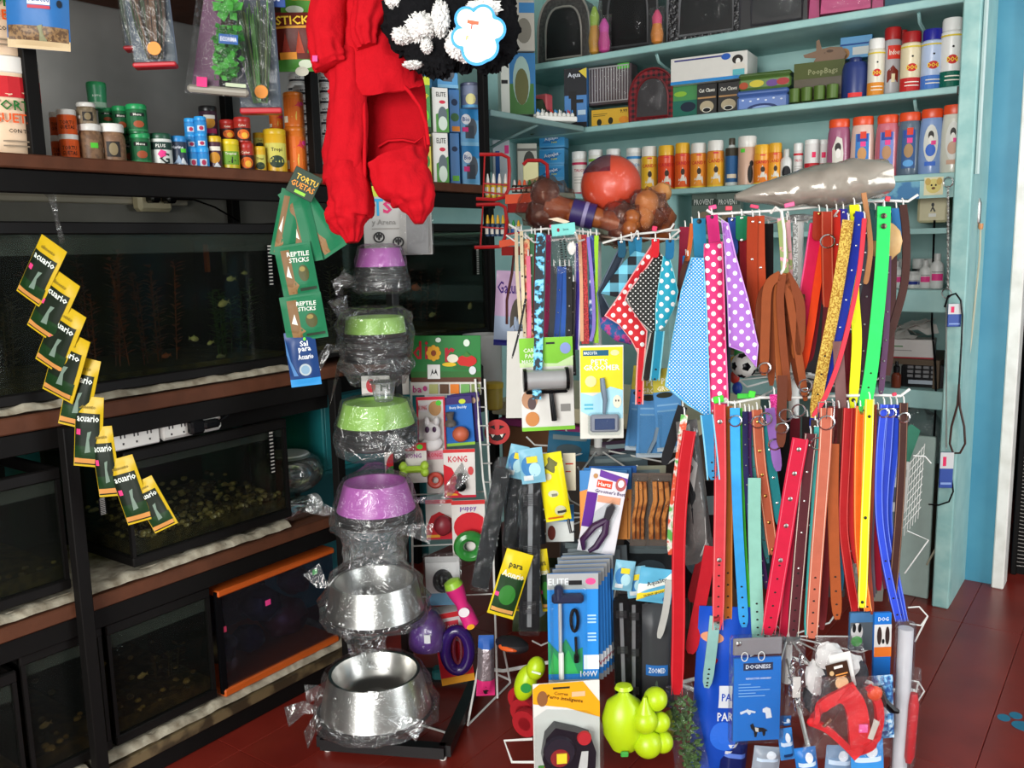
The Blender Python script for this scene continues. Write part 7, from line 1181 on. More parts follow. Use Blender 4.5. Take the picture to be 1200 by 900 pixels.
clothP('plaid_bandana', 'light blue and black plaid bandana', 'bandana', [(744, 294), (760, 298), (752, 318), (738, 338), (722, 348), (704, 344), (716, 326), (730, 308)], 2.29, pattern('check', '#151c24', '#7ad0ec', 22, .8))
clothP('printed_bandana', 'blue and magenta patterned bandana behind the red one', 'bandana', [(702, 366), (718, 372), (742, 396), (740, 404), (722, 400), (704, 384)], 2.33, blotch('#1f5a9a', '#c83a8a', 50, .7, .45, .55, 0, 0, '#1c1c24'))
clothP('polka_bandana', 'red bandana with white dots and gold emblem', 'bandana', [(766, 284), (772, 292), (756, 316), (736, 342), (732, 352), (746, 372), (758, 388), (756, 412), (748, 414), (740, 398), (726, 380), (709, 370), (722, 352), (744, 318)], 2.265, dots('#d01c28', .021, .27), rim=mat('#f0a0a0'))
clothP('polka_bandana', 'black bandana with tiny white dots and a flower badge', 'bandana', [(772, 294), (777, 302), (775, 340), (767, 392), (756, 382), (745, 370), (733, 346), (745, 326)], 2.27, dots('#1b1d1a', .0092, .19), rim=mat('#c8c8c0'))
clothP('polka_bandana', 'turquoise bandana with white dots', 'bandana', [(778, 300), (784, 302), (789, 320), (794, 342), (789, 362), (779, 382), (769, 390), (769, 360), (773, 330)], 2.26, dots('#14a0bc', .021, .27), rim=mat('#7ad8e4'))
G3 = 'bandana straps on the left rack'
for lb, pts, t, w, c, k in (('red strap tip with tiny holes below the red bandana', [(752, 408), (750, 440), (749, 474)], 2.26, 8, '#d01c28', dict(holes=3, hook=False, edge=mat('#f0a8a0'))), ('black strap tip below the black bandana', [(767, 390), (761, 418), (757, 446)], 2.25, 9, '#1c1a18', dict(holes=3, hook=False, edge=mat('#a8a8a0'))), ('teal strap tip below the turquoise bandana', [(773, 388), (770, 418), (767, 446)], 2.245, 10, '#1e88a8', dict(holes=2, hook=False, edge=mat('#7ac8d8'))), ('dark teal strap over the navy bandana', [(728, 282), (729, 292), (728, 302)], 2.3, 9, '#15506a', dict(studs=1)), ('blue-green strap over the plaid bandana', [(740, 280), (741, 292), (742, 302)], 2.3, 8, '#1c6a8a', dict(studs=1)), ('medium blue strap beside the plaid bandana', [(748, 278), (748, 290), (747, 300)], 2.3, 8, '#2278a0', dict(studs=1)), ('red strap stub over the red bandana', [(768, 280), (768, 292), (767, 302)], 2.255, 9, '#d01c28', dict(studs=1)), ('blue strap stub over the turquoise bandana', [(785, 281), (785, 292), (784, 304)], 2.25, 10, '#1c6a96', dict(studs=1, studm=BLACKM)), ('wine red wide strap right of the turquoise bandana', [(803, 266), (802, 300), (799, 360)], 2.36, 13, '#8a1a34', {}), ('orange braided strip beside the wine red strap', [(811, 262), (808, 290), (804, 310)], 2.3, 5, '#c8602c', {}), ('brown braided ribbon with gold thread', [(806, 300), (800, 320), (794, 345)], 2.3, 6, '#4a2c20', {}), ('small bright blue strap end behind the braided ribbon', [(804, 300), (803, 320), (801, 340)], 2.34, 8, '#1c78c0', {})):
    S(lb, pts, t, w, c, G3, 'bandana_strap', 'strap', **k)
# ------------------------------------------------------------------ leashes on the left rack
LEO = blotch('#16222c', '#3a9cc4', 70, .6, .48, .51, 0, 0, '#8ad4e8')
for lb, pts, t, w, c, k in (('cream thin leash, first from the left', [(605, 272), (606, 320), (610, 380)], 2.34, 4, '#d8c8a8', {}), ('cream thin leash, second from the left', [(611, 271), (612, 320), (615, 395)], 2.33, 4, '#dccba8', dict(studs=5, studm=BLACKM, studr=1)), ('floral orange and black leash', [(616, 280), (617, 330), (621, 397)], 2.34, 9, '#c85a3c', dict(m=blotch('#c8503c', '#e8c08a', 60, .6, .4, .55, 0, 0, '#2a1c1c'))), ('pink leash with black edge', [(619, 300), (620, 350), (620, 398)], 2.33, 5, '#e0708a', {}), ('green leash with white dots', [(623, 274), (622, 320), (620, 385)], 2.345, 7, '#3a6a44', dict(studs=5, studm=WHITEP, studr=1.6)), ('wide cyan leopard print leash reaching lowest', [(634, 273), (632, 330), (631, 400), (629, 468)], 2.26, 10.5, '#4ab0d0', dict(m=LEO)), ('maroon thin leash beside the leopard print', [(627, 275), (626, 330), (625, 395)], 2.35, 4, '#6a1c28', {}), ('dark pink leash right of the leopard print', [(643, 275), (642, 330), (640, 395)], 2.35, 6, '#8a1c4a', dict(studs=5, studr=1)), ('grey leash left of the clear bag', [(649, 312), (648, 360), (645, 395)], 2.35, 7, '#4a4e54', {}), ('royal blue leash under the clear bag', [(656, 312), (655, 350), (652, 395)], 2.34, 6, '#1f4a9a', dict(studs=4, studr=.9)), ('blue leash second under the clear bag', [(662, 312), (661, 350), (659, 398)], 2.345, 6, '#2456a8', {}), ('black studded leash ending at the card', [(667, 312), (667, 370), (666, 420), (668, 454)], 2.3, 7, '#1a1816', dict(studs=6, studr=1.2)), ('black leash second, ending at the card', [(672, 330), (671, 390), (673, 440)], 2.31, 5, '#1c1a1a', dict(studs=5, studr=1)), ('purple leash with white edge', [(677, 285), (677, 340), (675, 410)], 2.33, 6, '#3a2a9a', dict(edge=mat('#d8d0e0'))), ('wide red glitter leash near the right end', [(683, 275), (684, 330), (686, 403)], 2.32, 9, '#a8202a', dict(m=blotch('#8a141c', '#c83a3a', 300, .3))), ('thin leash with tan-orange edge', [(679, 275), (681, 330), (682, 400)], 2.315, 4, '#d8a07a', {}), ('navy leash with white patches', [(692, 276), (694, 330), (692, 400)], 2.33, 7, '#1f2a6a', dict(m=blotch('#1f2a7a', '#2f6aa8', 50, .6, .5, .58, 0, 0, '#e0e0e8'))), ('thin white-violet leash near the right end', [(689, 278), (694, 330), (696, 380), (692, 400)], 2.32, 4, '#8a78c8', {}), ('lime green leash at the right end', [(699, 276), (698, 330), (699, 402)], 2.33, 5, '#9ad02c', {})):
    S(lb, pts, t, w, c, G0, 'dog_leash', 'leash', point=False, **k)
S('black dotted cord hanging over the white backing card', [(616, 350), (608, 390), (600, 420)], 2.3, 2.5, '#17171a', G0, 'dog_leash', 'leash', hook=False, studs=3, studm=WHITEP, studr=.6)
o = cardP('accessory_bag', 'clear accessory bag with aqua header card and heart', 'bag', None, 647, 262, 675, 276, 2.25, '#7ad0c8', [('e', .28, .5, .06, .16, '#8a2a3a'), ('t', .6, .5, .2, '#3a6a6a', 'love', 0, .3)], -5, 0, .002); w, h = o['w'], o['h']; MB('#d8c4a8').prism([(-w*.6, h*1.5), (-w*.2, h*1.55), (w*.3, h*1.1), (w*.1, h*.95)], .002, .004).build('cream_flap', o); MB(BAG).pillow(w*1.15, h*3.2, .014, 8, 10, .02, .008, 2).xf(Matrix.Translation((0, 0, -h*3.1))).build('clear_bag', o)
m = MB(BLACKP); [m.box(-w*.22, -.002, -h*2.6+h*.2*k, -w*.12, .001, -h*2.5+h*.2*k).box(-w*.05, -.002, -h*2.6+h*.2*k, w*.03, .001, -h*2.5+h*.2*k) for k in range(12)]; tag(m.build('chain_charm', o), kind='stuff'); MB(WHITEP).blob((w*.25, -.004, -h*1.1), w*.18, .004, h*.5, 9, 6, .5, 3, 1).build('white_charm', o)
# ------------------------------------------------------------------ carded goods on the left rack
cardP('backing_card', 'white blank card at the left behind the green grooming card', 'card', None, 593, 388, 632, 490, 2.42, '#dcdad2', (), 2, .1, .004)
o = cardP('grooming_card', 'white and green card with a black lint roller', 'card', None, 612, 395, 674, 504, 2.31, '#dedcd6', [('r', 0, .69, 1, 1, '#7fc23a'), ('p', [(0, .69), (0, .74), (.7, .72), (1, .8), (1, .69)], '#c8e0a8'), ('t', .25, .87, .045, '#e8f0dc', 'CARDA', 0, .35), ('t', .24, .81, .045, '#e8f0dc', 'PARA', 0, .3), ('t', .25, .75, .045, '#e8f0dc', 'MASCOTA', 0, .42), ('e', .86, .88, .1, .06, '#8a9ad0'), ('e', .16, .34, .15, .1, '#b88a6a'), ('e', .2, .3, .08, .07, '#5a4a4a'), ('e', .2, .13, .13, .08, '#c8844a'), ('r', .74, .2, .92, .28, '#8a8884'), ('r', .0, .0, 1, .04, '#7fc23a'), ('r', .5, .93, .66, .95, '#2a2a2a')], -1, .05, .003); w, h = o['w'], o['h']
MB(BLACKP).lathe([(.002, -w*.47), (h*.125, -w*.46), (h*.125, -w*.40)], 16, (-w*.0, -.03, h*.57), ax='x').lathe([(h*.125, w*.32), (h*.125, w*.38), (.002, w*.39)], 16, (0, -.03, h*.57), ax='x').box(-w*.42, -.034, h*.42, w*.36, -.012, h*.45, .003).build('roller_frame', o); MB(mat('#a8a8a8', .3, .3)).lathe([(h*.105, -w*.40), (h*.105, w*.32)], 18, (0, -.03, h*.57), ax='x').build('roller', o); MB(BLACKP).tube([(w*.05, -.02, h*.45), (w*.07, -.022, h*.3), (w*.1, -.02, h*.12)], [.005, .0065, .0075], 10).build('handle', o)
o = cardP('slicker_brush_card', "white and yellow card lettered PET'S GROOMER with a slicker brush", 'card', None, 680, 404, 731, 514, 2.25, '#dddcd2', [('r', .02, .5, .98, .98, '#e8d82c'), ('p', [(.02, .5), (.3, .46), (.7, .56), (.98, .52), (.98, .22), (.5, .18), (.02, .3)], '#a8d8e8'), ('r', .08, .89, .66, .95, '#1c5a7a'), ('t', .25, .92, .035, '#e8f0f0', 'MASCOTA', 0, .3), ('e', .8, .92, .1, .03, '#d8d8a0'), ('t', .45, .825, .06, '#f4f4e8', "PET'S", 0, .6), ('t', .5, .765, .06, '#f4f4e8', 'GROOMER', 0, .82), ('e', .25, .62, .13, .06, '#e8e4a0'), ('e', .85, .4, .1, .07, '#e0dcc8'), ('e', .82, .41, .015, .012, '#2a2a2a'), ('e', .88, .41, .015, .012, '#2a2a2a'), ('r', .1, .36, .3, .38, '#5ab0c8'), ('r', .1, .32, .3, .34, '#5ab0c8')], 0, .0, .003); w, h = o['w'], o['h']
MB(mat('#6a7a8a', .4)).tube([(-.0, -.012, h*.66), (w*.02, -.014, h*.55), (w*.06, -.014, h*.42), (w*.04, -.012, h*.28)], [.006, .0075, .006, .004], 10).build('handle', o); MB(mat('#8a8e9a', .4)).box(-w*.28, -.016, h*.08, w*.38, -.004, h*.27, .005).build('brush_pad', o); MB(mat('#2a3f6a', .5)).box(-w*.18, -.018, h*.11, w*.28, -.0155, h*.23, .002).build('bristle_field', o); MB(BLISTER).box(-w*.33, -.022, h*.05, w*.43, -.001, h*.29, .006).build('blister', o)
for k, (x0, y0, x1, y1, rl, lb) in enumerate(((732, 428, 760, 528, 6, 'blue comb pack leaning left behind the polka bandanas'), (745, 432, 776, 536, 2, 'blue comb pack in the middle with a pale blade'), (770, 430, 802, 528, -4, 'blue comb pack at the right under the blue scarf'))):
    o = cardP('comb_pack', lb, 'pack', 'blue comb packs', x0, y0, x1, y1, 2.36-.012*k, '#4f86b8', [('r', 0, .72, 1, 1, '#b8ac3c'), ('t', .55, .85, .07, '#e8e4c8', 'PET', 0, .6), ('t', .55, .76, .06, '#e8e4c8', 'GROOM', 0, .8), ('e', .4, .68, .3, .035, '#2a2a1c'), ('r', .1, .55, .9, .57, '#7aa8cc'), ('r', .1, .48, .9, .5, '#7aa8cc'), ('r', 0, 0, 1, .05, '#a8b4bc')], rl, .05, .004); w, h = o['w'], o['h']; MB(mat('#7a8a98', .4)).prism([(w*.3, h*.35), (w*.22, h*.2), (0, h*.06), (-w*.1, h*.06), (w*.12, h*.22), (w*.2, h*.36)], -.012, -.003).build('curved_blade', o); MB(BLISTER).box(-w*.42, -.016, h*.04, w*.42, -.001, h*.5, .004).build('blister', o)
# second level
for k, (dx, dy, c) in enumerate(((14, -8, '#2a5aa0'), (8, -6, '#3a78b8'), (3, -3, '#4a8ac8'))):
    cardP('clipper_card', ('rearmost blue clipper card', 'middle blue clipper card', 'front blue and orange clipper card')[k]+' behind the purple clipper', 'card', 'blue and orange clipper cards', 686+dx-9, 552+dy, 735+dx-3, 632, 2.30-.012*k, c, [('r', 0, 0, 1, .70, '#e8964a'), ('p', [(0, .7), (.4, .78), (1, .66), (1, .6), (0, .6)], '#e8964a'), ('p', [(.55, .32), (.95, .56), (.9, .6), (.5, .38)], '#dc4a1c'), ('t', .65, .25, .05, '#5a3a1c', 'dogs', 0, .3)], 0, -.05, .003)
o = cardP('nail_clipper_card', 'white and purple card holding a dark purple nail clipper', 'card', None, 676, 548, 720, 648, 2.20, '#dcd8dc', [('p', [(.1, .98), (.95, .92), (1, .7), (.1, .75)], '#d8d4dc'), ('r', 0, .3, .28, .72, '#5c2488'), ('p', [(.25, 1), (1, .94), (1, .86), (.25, .92)], '#6a3a98'), ('r', .22, .79, .62, .88, '#e0482a'), ('t', .42, .835, .05, '#f4e8e0', 'Hartz', 0, .34), ('t', .6, .75, .045, '#5a4a6a', "Groomer's Best", 0, .8), ('e', .84, .86, .14, .08, '#b05a5a'), ('e', .84, .87, .08, .045, '#e8e4e4'), ('r', .3, .62, .9, .70, '#d89a7a'), ('e', .15, .92, .06, .03, '#b88a5a')], 10, -.05, .003); w, h = o['w'], o['h']
PU = mat('#3a1c40', .35); MB(PU).tube([(w*.12, -.014, h*.44), (-w*.18, -.016, h*.34), (-w*.42, -.016, h*.16), (-w*.34, -.014, h*.04)], [.008, .009, .008, .005], 9).build('handle', o); MB(PU).tube([(w*.12, -.014, h*.44), (w*.13, -.016, h*.28), (-w*.04, -.016, h*.1), (-w*.2, -.014, h*.03)], [.008, .009, .008, .005], 9).build('handle', o); MB(mat('#4a4a50', .3, .8)).prism([(w*.02, h*.42), (w*.2, h*.45), (w*.28, h*.6), (w*.18, h*.64), (w*.06, h*.58)], -.018, -.008).build('blade', o); MB(BLISTER).prism([(-w*.48, h*.02), (w*.1, h*.0), (w*.4, h*.6), (w*.2, h*.68), (-w*.2, h*.5)], -.02, -.001).build('blister', o)
for k, (x0, x1, lb) in enumerate(((738, 757, 'narrow blister of rolled tan leather rope, left one'), (757, 784, 'wider blister of rolled tan leather rope, right one'))):
    o = cardP('rope_blister', lb, 'pack', 'leather rope blisters', x0, 552, x1, 640, 2.24-.01*k, '#5e5048', (), 2, -.05, .002); w, h = o['w'], o['h']
    for j in range(3): MB(blotch('#8a4a1c', '#c07a3c', 40, .4)).tube([(w*(-.3+.27*j), -.010, h*.12), (w*(-.36+.27*j), -.014, h*.4), (w*(-.2+.27*j), -.014, h*.65), (w*(-.25+.25*j), -.010, h*.9)], w*.11, 7).build('rope_coil', o)
    MB(BLISTER).box(-w*.5, -.026, h*.0, w*.5, -.001, h*.98, .006).build('blister', o)
pouch('yellow_bag', 'bright yellow treat bag with grey picture', 'bag', None, 640, 528, 670, 610, 2.22, '#e8d818', [('e', .45, .42, .2, .05, '#c8c8a8'), ('r', .38, .38, .6, .42, '#7a7a6a'), ('e', .62, .16, .22, .08, '#c8c89a'), ('r', .5, .12, .85, .16, '#3a3a34'), ('p', [(.1, .8), (.5, .95), (.8, .85), (.6, .72)], '#6a6a3a'), ('e', .35, .68, .14, .05, '#d8d0a8'), ('r', .1, .04, .7, .07, '#c86a1c')], -8, .0, .02, .006, 6)
cardP('blue_white_card', 'blue and white hanger card behind the yellow bag', 'card', None, 640, 590, 673, 635, 2.30, '#d8dcd8', [('r', 0, .55, 1, 1, '#3a86c8'), ('e', .2, .25, .14, .2, '#6a2a20')], 0, 0, .003); tag(MB(BLACKP).tube([P(665, 588, 2.24), P(666, 610, 2.22), P(669, 624, 2.22), P(674, 622, 2.22)], .004, 8).build('black_tool_handle'), 'black hooked tool handle under the yellow bag', 'tool')
cardP('cream_card', 'narrow cream card with red print beside the yellow bag', 'card', None, 660, 530, 675, 575, 2.26, '#d4ccb4', [('r', .2, .7, .8, .74, '#b83a2a'), ('r', .2, .5, .6, .53, '#b83a2a')], 0, 0, .002)
# black brushes and combs
def brush(label, x0, y0, x1, y1, t, wpx, roll=0, teeth=0, name='comb_tool', group='long black combs and brushes', bagc=None):
    a, b = P(x0, y0, t), P(x1, y1, t); o = thing(name, label, 'comb', b, group); d = a-b; w = px(wpx, t); m = MB(BLACKP); nr = RH.cross(Vector((0, 0, 1)))
    m.strap([b-b, d*.02, d*.5, d*.97, d], [w*.7, w, w, w*.95, w*.6], w*.45, RH); m.build('body', o)
    if teeth:
        m = MB(mat('#2a2a2c', .3))
        for g in (.12, .48, .82):
            for k in range(teeth): p = d*(g+.012*k); m.strap([p-RH*w*.32+nr*w*.24, p+RH*w*.32+nr*w*.24], .0022, .002, (0, 0, 1))
        tag(m.build('ridges', o), kind='stuff')
        MB(mat('#8a8a8c', .15, .3)).strap([d*.03+nr*w*.235, d*.96+nr*w*.235], w*.22, .001, RH).build('painted_shine', o)  # pale grey strip painted along the body as its highlight
    MB(BLISTER).strap([-d*.03, d*.0, d*.5, d, d*1.08], [w*.9, w*1.12, w*1.1, w*1.12, w*.7], w*.55, RH).build('clear_sleeve', o); return o
brush('thick smooth black brush leaning left in a clear sleeve', 589, 548, 562, 688, 2.24, 20); brush('black brush behind, between the two front ones', 604, 552, 597, 640, 2.30, 16); brush('long ridged black comb with painted shine at the front left', 622, 558, 620, 738, 2.20, 24, 0, 7)
for k, (x0, y0, x1, y1, lb) in enumerate(((727, 700, 731, 822, 'black comb tool, left of the shiny trio'), (742, 702, 742, 826, 'black comb tool, middle of the shiny trio'), (757, 700, 755, 824, 'black comb tool, right of the shiny trio'))): brush(lb, x0, y0, x1, y1, 2.18+.01*k, 19, 0, 6)
for k, (x0, y0, x1, y1, t, rl, lb) in enumerate(((590, 520, 612, 560, 2.27, 14, 'blue and yellow header pouch over the smooth brush'), (612, 524, 640, 566, 2.17, -6, 'pale blue header pouch with yellow sticker over the ridged comb'), (717, 655, 740, 692, 2.15, 8, 'aqua header pouch above the shiny black combs'), (736, 662, 760, 700, 2.17, -6, 'grey-aqua header pouch behind the lettered one'))): pouch('header_pouch', lb, 'pouch', 'aqua header pouches', x0, y0, x1, y1, t, '#7ab0c4', [('e', .4, .5, .35, .3, '#3a7ab0'), ('e', .6, .4, .25, .2, '#a8d0d8'), ('r', .3, .6, .75, .78, '#e0c82c'), ('r', .1, .1, .5, .25, '#d0d8d8')], rl, .0, .012, .004, k)
pouch('lettered_pouch', 'white, yellow and blue pouch with handwritten lettering by the red strap', 'pouch', None, 745, 664, 786, 706, 2.14, '#5aa8c8', [('p', [(0, .5), (1, .95), (1, .6), (0, .2)], '#dfe4dc'), ('p', [(0, .22), (1, .6), (1, .42), (0, .02)], '#e0c82c'), ('t', .5, .62, .16, '#24303a', 'Aquality', 22, .7), ('t', .5, .3, .07, '#4a4a2a', 'SILENT SPONGE', 22, .7), ('e', .85, .15, .12, .1, '#2a5a9a')], 8, .0, .01, .003, 9)
# heater cards
for k in range(5, 0, -1): cardP('heater_card', ('second', 'third', 'fourth', 'fifth', 'sixth')[k-1]+' heater card from the front of the blue stack', 'card', 'blue heater cards', 645+3.4*k, 670-5*k, 704+3.4*k, 800-3*k, 2.10+.022*k, '#2a78c4', [('r', 0, .88, 1, 1, '#8a8c8c'), ('r', 0, 0, 1, .06, '#8a8c90'), ('r', .6, .12, 1, .24, '#d8dce0'), ('t', .85, .16, .05, '#b04a5a', '50W', 0, .3)], -1, .0, .003)
o = cardP('heater_card', 'front aquarium heater card with 100W lettering, nearest of the blue stack', 'card', 'blue heater cards', 643, 666, 702, 802, 2.09, '#2a88d8', [('r', 0, .86, 1, 1, '#a4a6a6'), ('t', .22, .93, .06, '#d8dcdc', 'ELITE', 0, .4), ('r', .42, .9, .68, .94, '#1c1c1c'), ('e', .85, .93, .1, .03, '#e8508a'), ('p', [(0, .1), (0, .4), (.2, .3), (.35, .42), (.5, .3), (.68, .34), (.68, .1)], '#2a8a5a'), ('p', [(0, .1), (.1, .3), (.25, .2), (.4, .32), (.55, .15), (.6, .1)], '#3ab05a'), ('r', .70, .14, 1, .27, '#e4e8ea'), ('t', .8, .10, .055, '#e8ecf0', '100W', 0, .34), ('r', 0, 0, 1, .05, '#a4a6a6'), ('t', .78, .03, .02, '#3a3a3a', 'SUBMERSIBLE', 0, .4)]+[('r', .78, .62-.03*q, .95, .635-.03*q, '#a8d0f0') for q in range(3)]+[('r', .78, .46-.03*q, .95, .475-.03*q, '#a8d0f0') for q in range(3)], 0, .0, .003); w, h = o['w'], o['h']
MB(mat('#1c2440', .35)).box(-w*.42, -.022, h*.76, w*.2, -.004, h*.84, .005).lathe([(w*.09, h*.80), (w*.09, h*.90), (w*.04, h*.92)], 12, (-w*.28, -.014, 0)).build('heater_head', o); MB(mat('#c8d0d4', .15, .5)).tube([(-w*.26, -.012, h*.76), (-w*.26, -.012, h*.3)], .0045, 10).build('glass_tube', o); MB(WHITEP).box(-w*.3, -.018, h*.07, -w*.2, -.006, h*.32, .003).build('white_tube_end', o); MB(BLACKP).ring((w*.02, -.012, h*.6), w*.07, .004, (0, 1, 0), 16, 6, (1, 3.2)).tube([(w*.04, -.012, h*.45), (w*.05, -.014, h*.3)], .0035, 7).box(w*.0, -.018, h*.22, w*.1, -.006, h*.3, .003).build('coiled_cord', o); MB(BLISTER).box(-w*.46, -.028, h*.06, w*.26, -.001, h*.92, .008).build('blister', o)
for k in range(3): cardP('grey_header_card', ('first', 'second', 'third')[k]+' grey header card from the front above the heaters', 'card', 'grey header cards', 655+6*k, 650-5*k, 720+8*k, 680-5*k, 2.26+.03*k, '#7a8488', [('r', .1, .3, .5, .45, '#a8b0b4')], -3, 0, .003)
# lower left: leash blister, balls, rolls, sachets
o = cardP('retractable_leash_card', 'white and orange blister card lettered Perro inteligente with a black retractable leash', 'card', None, 626, 792, 704, 912, 2.05, '#d8d6d0', [('p', [(0, .95), (.1, 1), (.75, 1), (1, .78), (1, .62), (.5, .74), (0, .8)], '#e8a018'), ('t', .42, .89, .035, '#5a3a10', 'Correa', -8, .4), ('t', .48, .83, .05, '#4a2a10', 'Perro inteligente', -12, .75), ('e', .14, .85, .08, .08, '#8a5a34'), ('r', .58, .85, .78, .9, '#d8b48a'), ('r', .3, .94, .55, .96, '#2a2a1c'), ('r', .06, .0, .36, .16, '#4a8a3c'), ('e', .2, .13, .05, .05, '#dc5a2c')], 0, .1, .004); w, h = o['w'], o['h']
MB(mat('#1a1620', .3)).prism([(-w*.40+.0, h*.30), (-w*.34, h*.16), (-w*.1, h*.08), (w*.2, h*.05), (w*.38, h*.12), (w*.40, h*.34), (w*.32, h*.5), (w*.1, h*.56), (-w*.2, h*.62), (-w*.34, h*.52)], -.034, -.004).build('leash_body', o); MB(mat('#26202c', .35)).lathe([(w*.22, -.042), (w*.24, -.034)], 24, (-w*.15, 0, h*.38), ax='y').build('round_hub', o); MB('#8a1c20').lathe([(w*.14, -.0435), (w*.14, -.042)], 20, (-w*.15, 0, h*.33), ax='y').build('red_ring', o); MB('#e8d02c').box(-w*.2, -.046, h*.28, -w*.05, -.0436, h*.38).build('yellow_sticker', o); MB('#b8202a').lathe([(w*.10, -.040), (w*.11, -.034)], 16, (w*.22, 0, h*.50), ax='y').build('red_button', o); MB(mat('#c8c6c4', .3)).prism([(w*.12, h*.16), (w*.26, h*.16), (w*.28, h*.36), (w*.18, h*.36)], -.0355, -.034).build('grip_opening', o)
MB(BLISTER).prism([(-w*.49, h*.02), (w*.49, h*.02), (w*.49, h*.62), (w*.3, h*.7), (-w*.3, h*.74), (-w*.49, h*.66)], -.05, -.001).build('blister', o)
LIME = mat('#b2cf14', .35, 0, .06, 20)
o = thing('rubber_toy', 'large lime green rubber squeaky toy with a tied neck', 'toy', P(731, 845, 2.06), 'lime rubber toys', (0, 0, YAW)); u3 = px(1, 2.06); MB(LIME).lathe([(3*u3, -38*u3), (14*u3, -34*u3), (24*u3, -15*u3), (26*u3, 5*u3), (20*u3, 24*u3), (8*u3, 33*u3), (5*u3, 37*u3), (11*u3, 41*u3), (9*u3, 45*u3), (2*u3, 46*u3)], 26, sc=(1, .85)).build('body', o); MB('#3a9a3c').box(-6*u3, -20*u3, -34*u3, 3*u3, -16*u3, -28*u3, .002).build('green_mark', o)
o = thing('rubber_toy', 'lime green rubber bunch of balls beside the large lime toy', 'toy', P(757, 845, 2.04), 'lime rubber toys', (0, 0, YAW)); m = MB(LIME); [m.blob((a*u3, c*u3, b*u3), r*u3, r*u3, r*u3, 18, 12) for a, b, c, r in ((-2, 3, -4, 15), (12, 24, 6, 14), (17, -4, 4, 12), (2, -28, 0, 17), (20, -30, 6, 13))]; m.lathe([(11*u3, 12*u3), (4*u3, 26*u3), (2*u3, 32*u3)], 14, (-2*u3, -4*u3, 0)); m.build('body', o)
for k, (x, y, r, t, lb) in enumerate(((628, 783, 13, 2.14, 'tennis-green ball hanging left of the heater card'), (616, 800, 15, 2.18, 'lime oval toy with green print left of the leash card'), (786, 848, 15, 2.16, 'lime ball behind the green plant bag'))):
    o = thing('lime_ball', lb, 'ball', P(x, y, t), 'lime balls', (0, .3, YAW)); u4 = px(r, t); MB(LIME).blob((0, 0, 0), u4*.85, u4*.85, u4*1.5 if k == 1 else u4*1.1, 18, 12).build('ball', o); graphics(o, [('e', .5, .5, .3, .2, '#2a8a3c')] if k == 1 else [('r', .2, .45, .8, .55, '#e0ecd0')], u4*1.4, u4*2, -u4*.87, z0=-u4)
for k in range(3):
    o = thing('red_roll', ('front red tape roll beside the leash card', 'middle red tape roll beside the leash card', 'rear red tape roll beside the leash card')[k], 'roll', P(613-3*k+4, 846-14*k, 2.2+.04*k), 'red rolls', (0, 0, YAW-.5)); MB(mat('#a01c24', .35)).lathe([(px(8, 2.2), -.012), (px(16, 2.2), -.012), (px(17, 2.2), 0), (px(16, 2.2), .012), (px(8, 2.2), .012), (px(8, 2.2), -.012)], 22, ax='y').build('roll', o)
for k, (x0, y0, x1, y1, t, rl, lb) in enumerate(((570, 640, 602, 722, 2.19, 18, 'yellow-edged green aquarium food sachet between the black brushes'), (596, 655, 618, 716, 2.26, 8, 'second yellow-edged sachet behind the ridged comb'), (636, 640, 650, 716, 2.24, -6, 'third yellow-edged sachet right of the ridged comb'))): pouch('sachet', lb, 'sachet', 'yellow-edged sachets by the brushes', x0, y0, x1, y1, t, '#d8c01c', [('r', .06, .05, .94, .62, '#1c3a1c'), ('t', .5, .78, .09, '#2a2a14', 'para', 0, .5), ('t', .5, .66, .1, '#e8ecdc', 'Acuario', 0, .8), ('e', .5, .35, .3, .15, '#2f7a2c'), ('r', .08, .07, .9, .13, '#d8a05a'), ('r', .06, .3, .2, .36, '#e8408a')], rl, .0, .014, .004, k+3)
tag(MB(mat('#c9c2c2', .9)).blob((0, 0, 0), .018, .016, .02, 12, 8, .2, 4).build('white_pompom'), 'white and orange round toy above the lime bunch', 'toy'); COL.objects[-1].location = P(764, 824, 2.12)
tag(MB('#15161a').blob((0, 0, 0), .05, .03, .02, 14, 8, .2, 4).build('black_toy'), 'black and orange toy on the white edge below the brushes', 'toy'); COL.objects[-1].location = P(600, 755, 2.3); MB('#dc5a1c').blob((-.0, -.02, -.002), .03, .014, .008, 10, 6, .2, 3).build('orange_fin', COL.objects[-1])
pouch('grey_plant_bag', 'dark grey plant bag with a blue logo label beside the combs', 'bag', None, 752, 700, 790, 830, 2.2, '#3a3c3e', [('r', .1, .34, .75, .44, '#2a6ab0'), ('t', .42, .39, .05, '#dce4ec', 'ZOOMED', 0, .5), ('p', [(.2, .05), (.4, .3), (.8, .1)], '#5a6a5a')], 0, .1, .03, .01, 4)
S('pale grey strap end beside the wide red strap', [(784, 680), (780, 715), (772, 748)], 2.12, 7, '#b0b0aa', G1, 'strap_end', 'strap', hook=False)
# ------------------------------------------------------------------ lower right goods
S('wide scarlet strap hanging lowest at the left of the right rack', [(808, 505), (802, 545), (797, 600), (795, 660), (795, 730), (793, 814)], 2.09, 13.5, '#ae0c1a', G1, 'wide_strap', 'strap', stitch=mat('#cc3038'), hook=False)
S('orange, green and white patterned ribbon beside the scarlet strap', [(802, 486), (795, 540), (788, 600), (785, 650)], 2.10, 7, '#dc6a3c', G1, 'patterned_ribbon', 'ribbon', m=blotch('#d8502c', '#e8e0d8', 40, .5, .42, .5, 0, 0, '#5aa84a'))
S('black tapered strap left of the patterned ribbon', [(800, 476), (789, 510), (778, 545)], 2.15, 10, '#17171a', G1, 'tapered_strap', 'strap')
S('dark red strap behind the coral collar, left one', [(833, 640), (824, 690), (816, 730), (809, 766)], 2.14, 13, '#b01422', G1, 'red_strap', 'strap', hook=False)
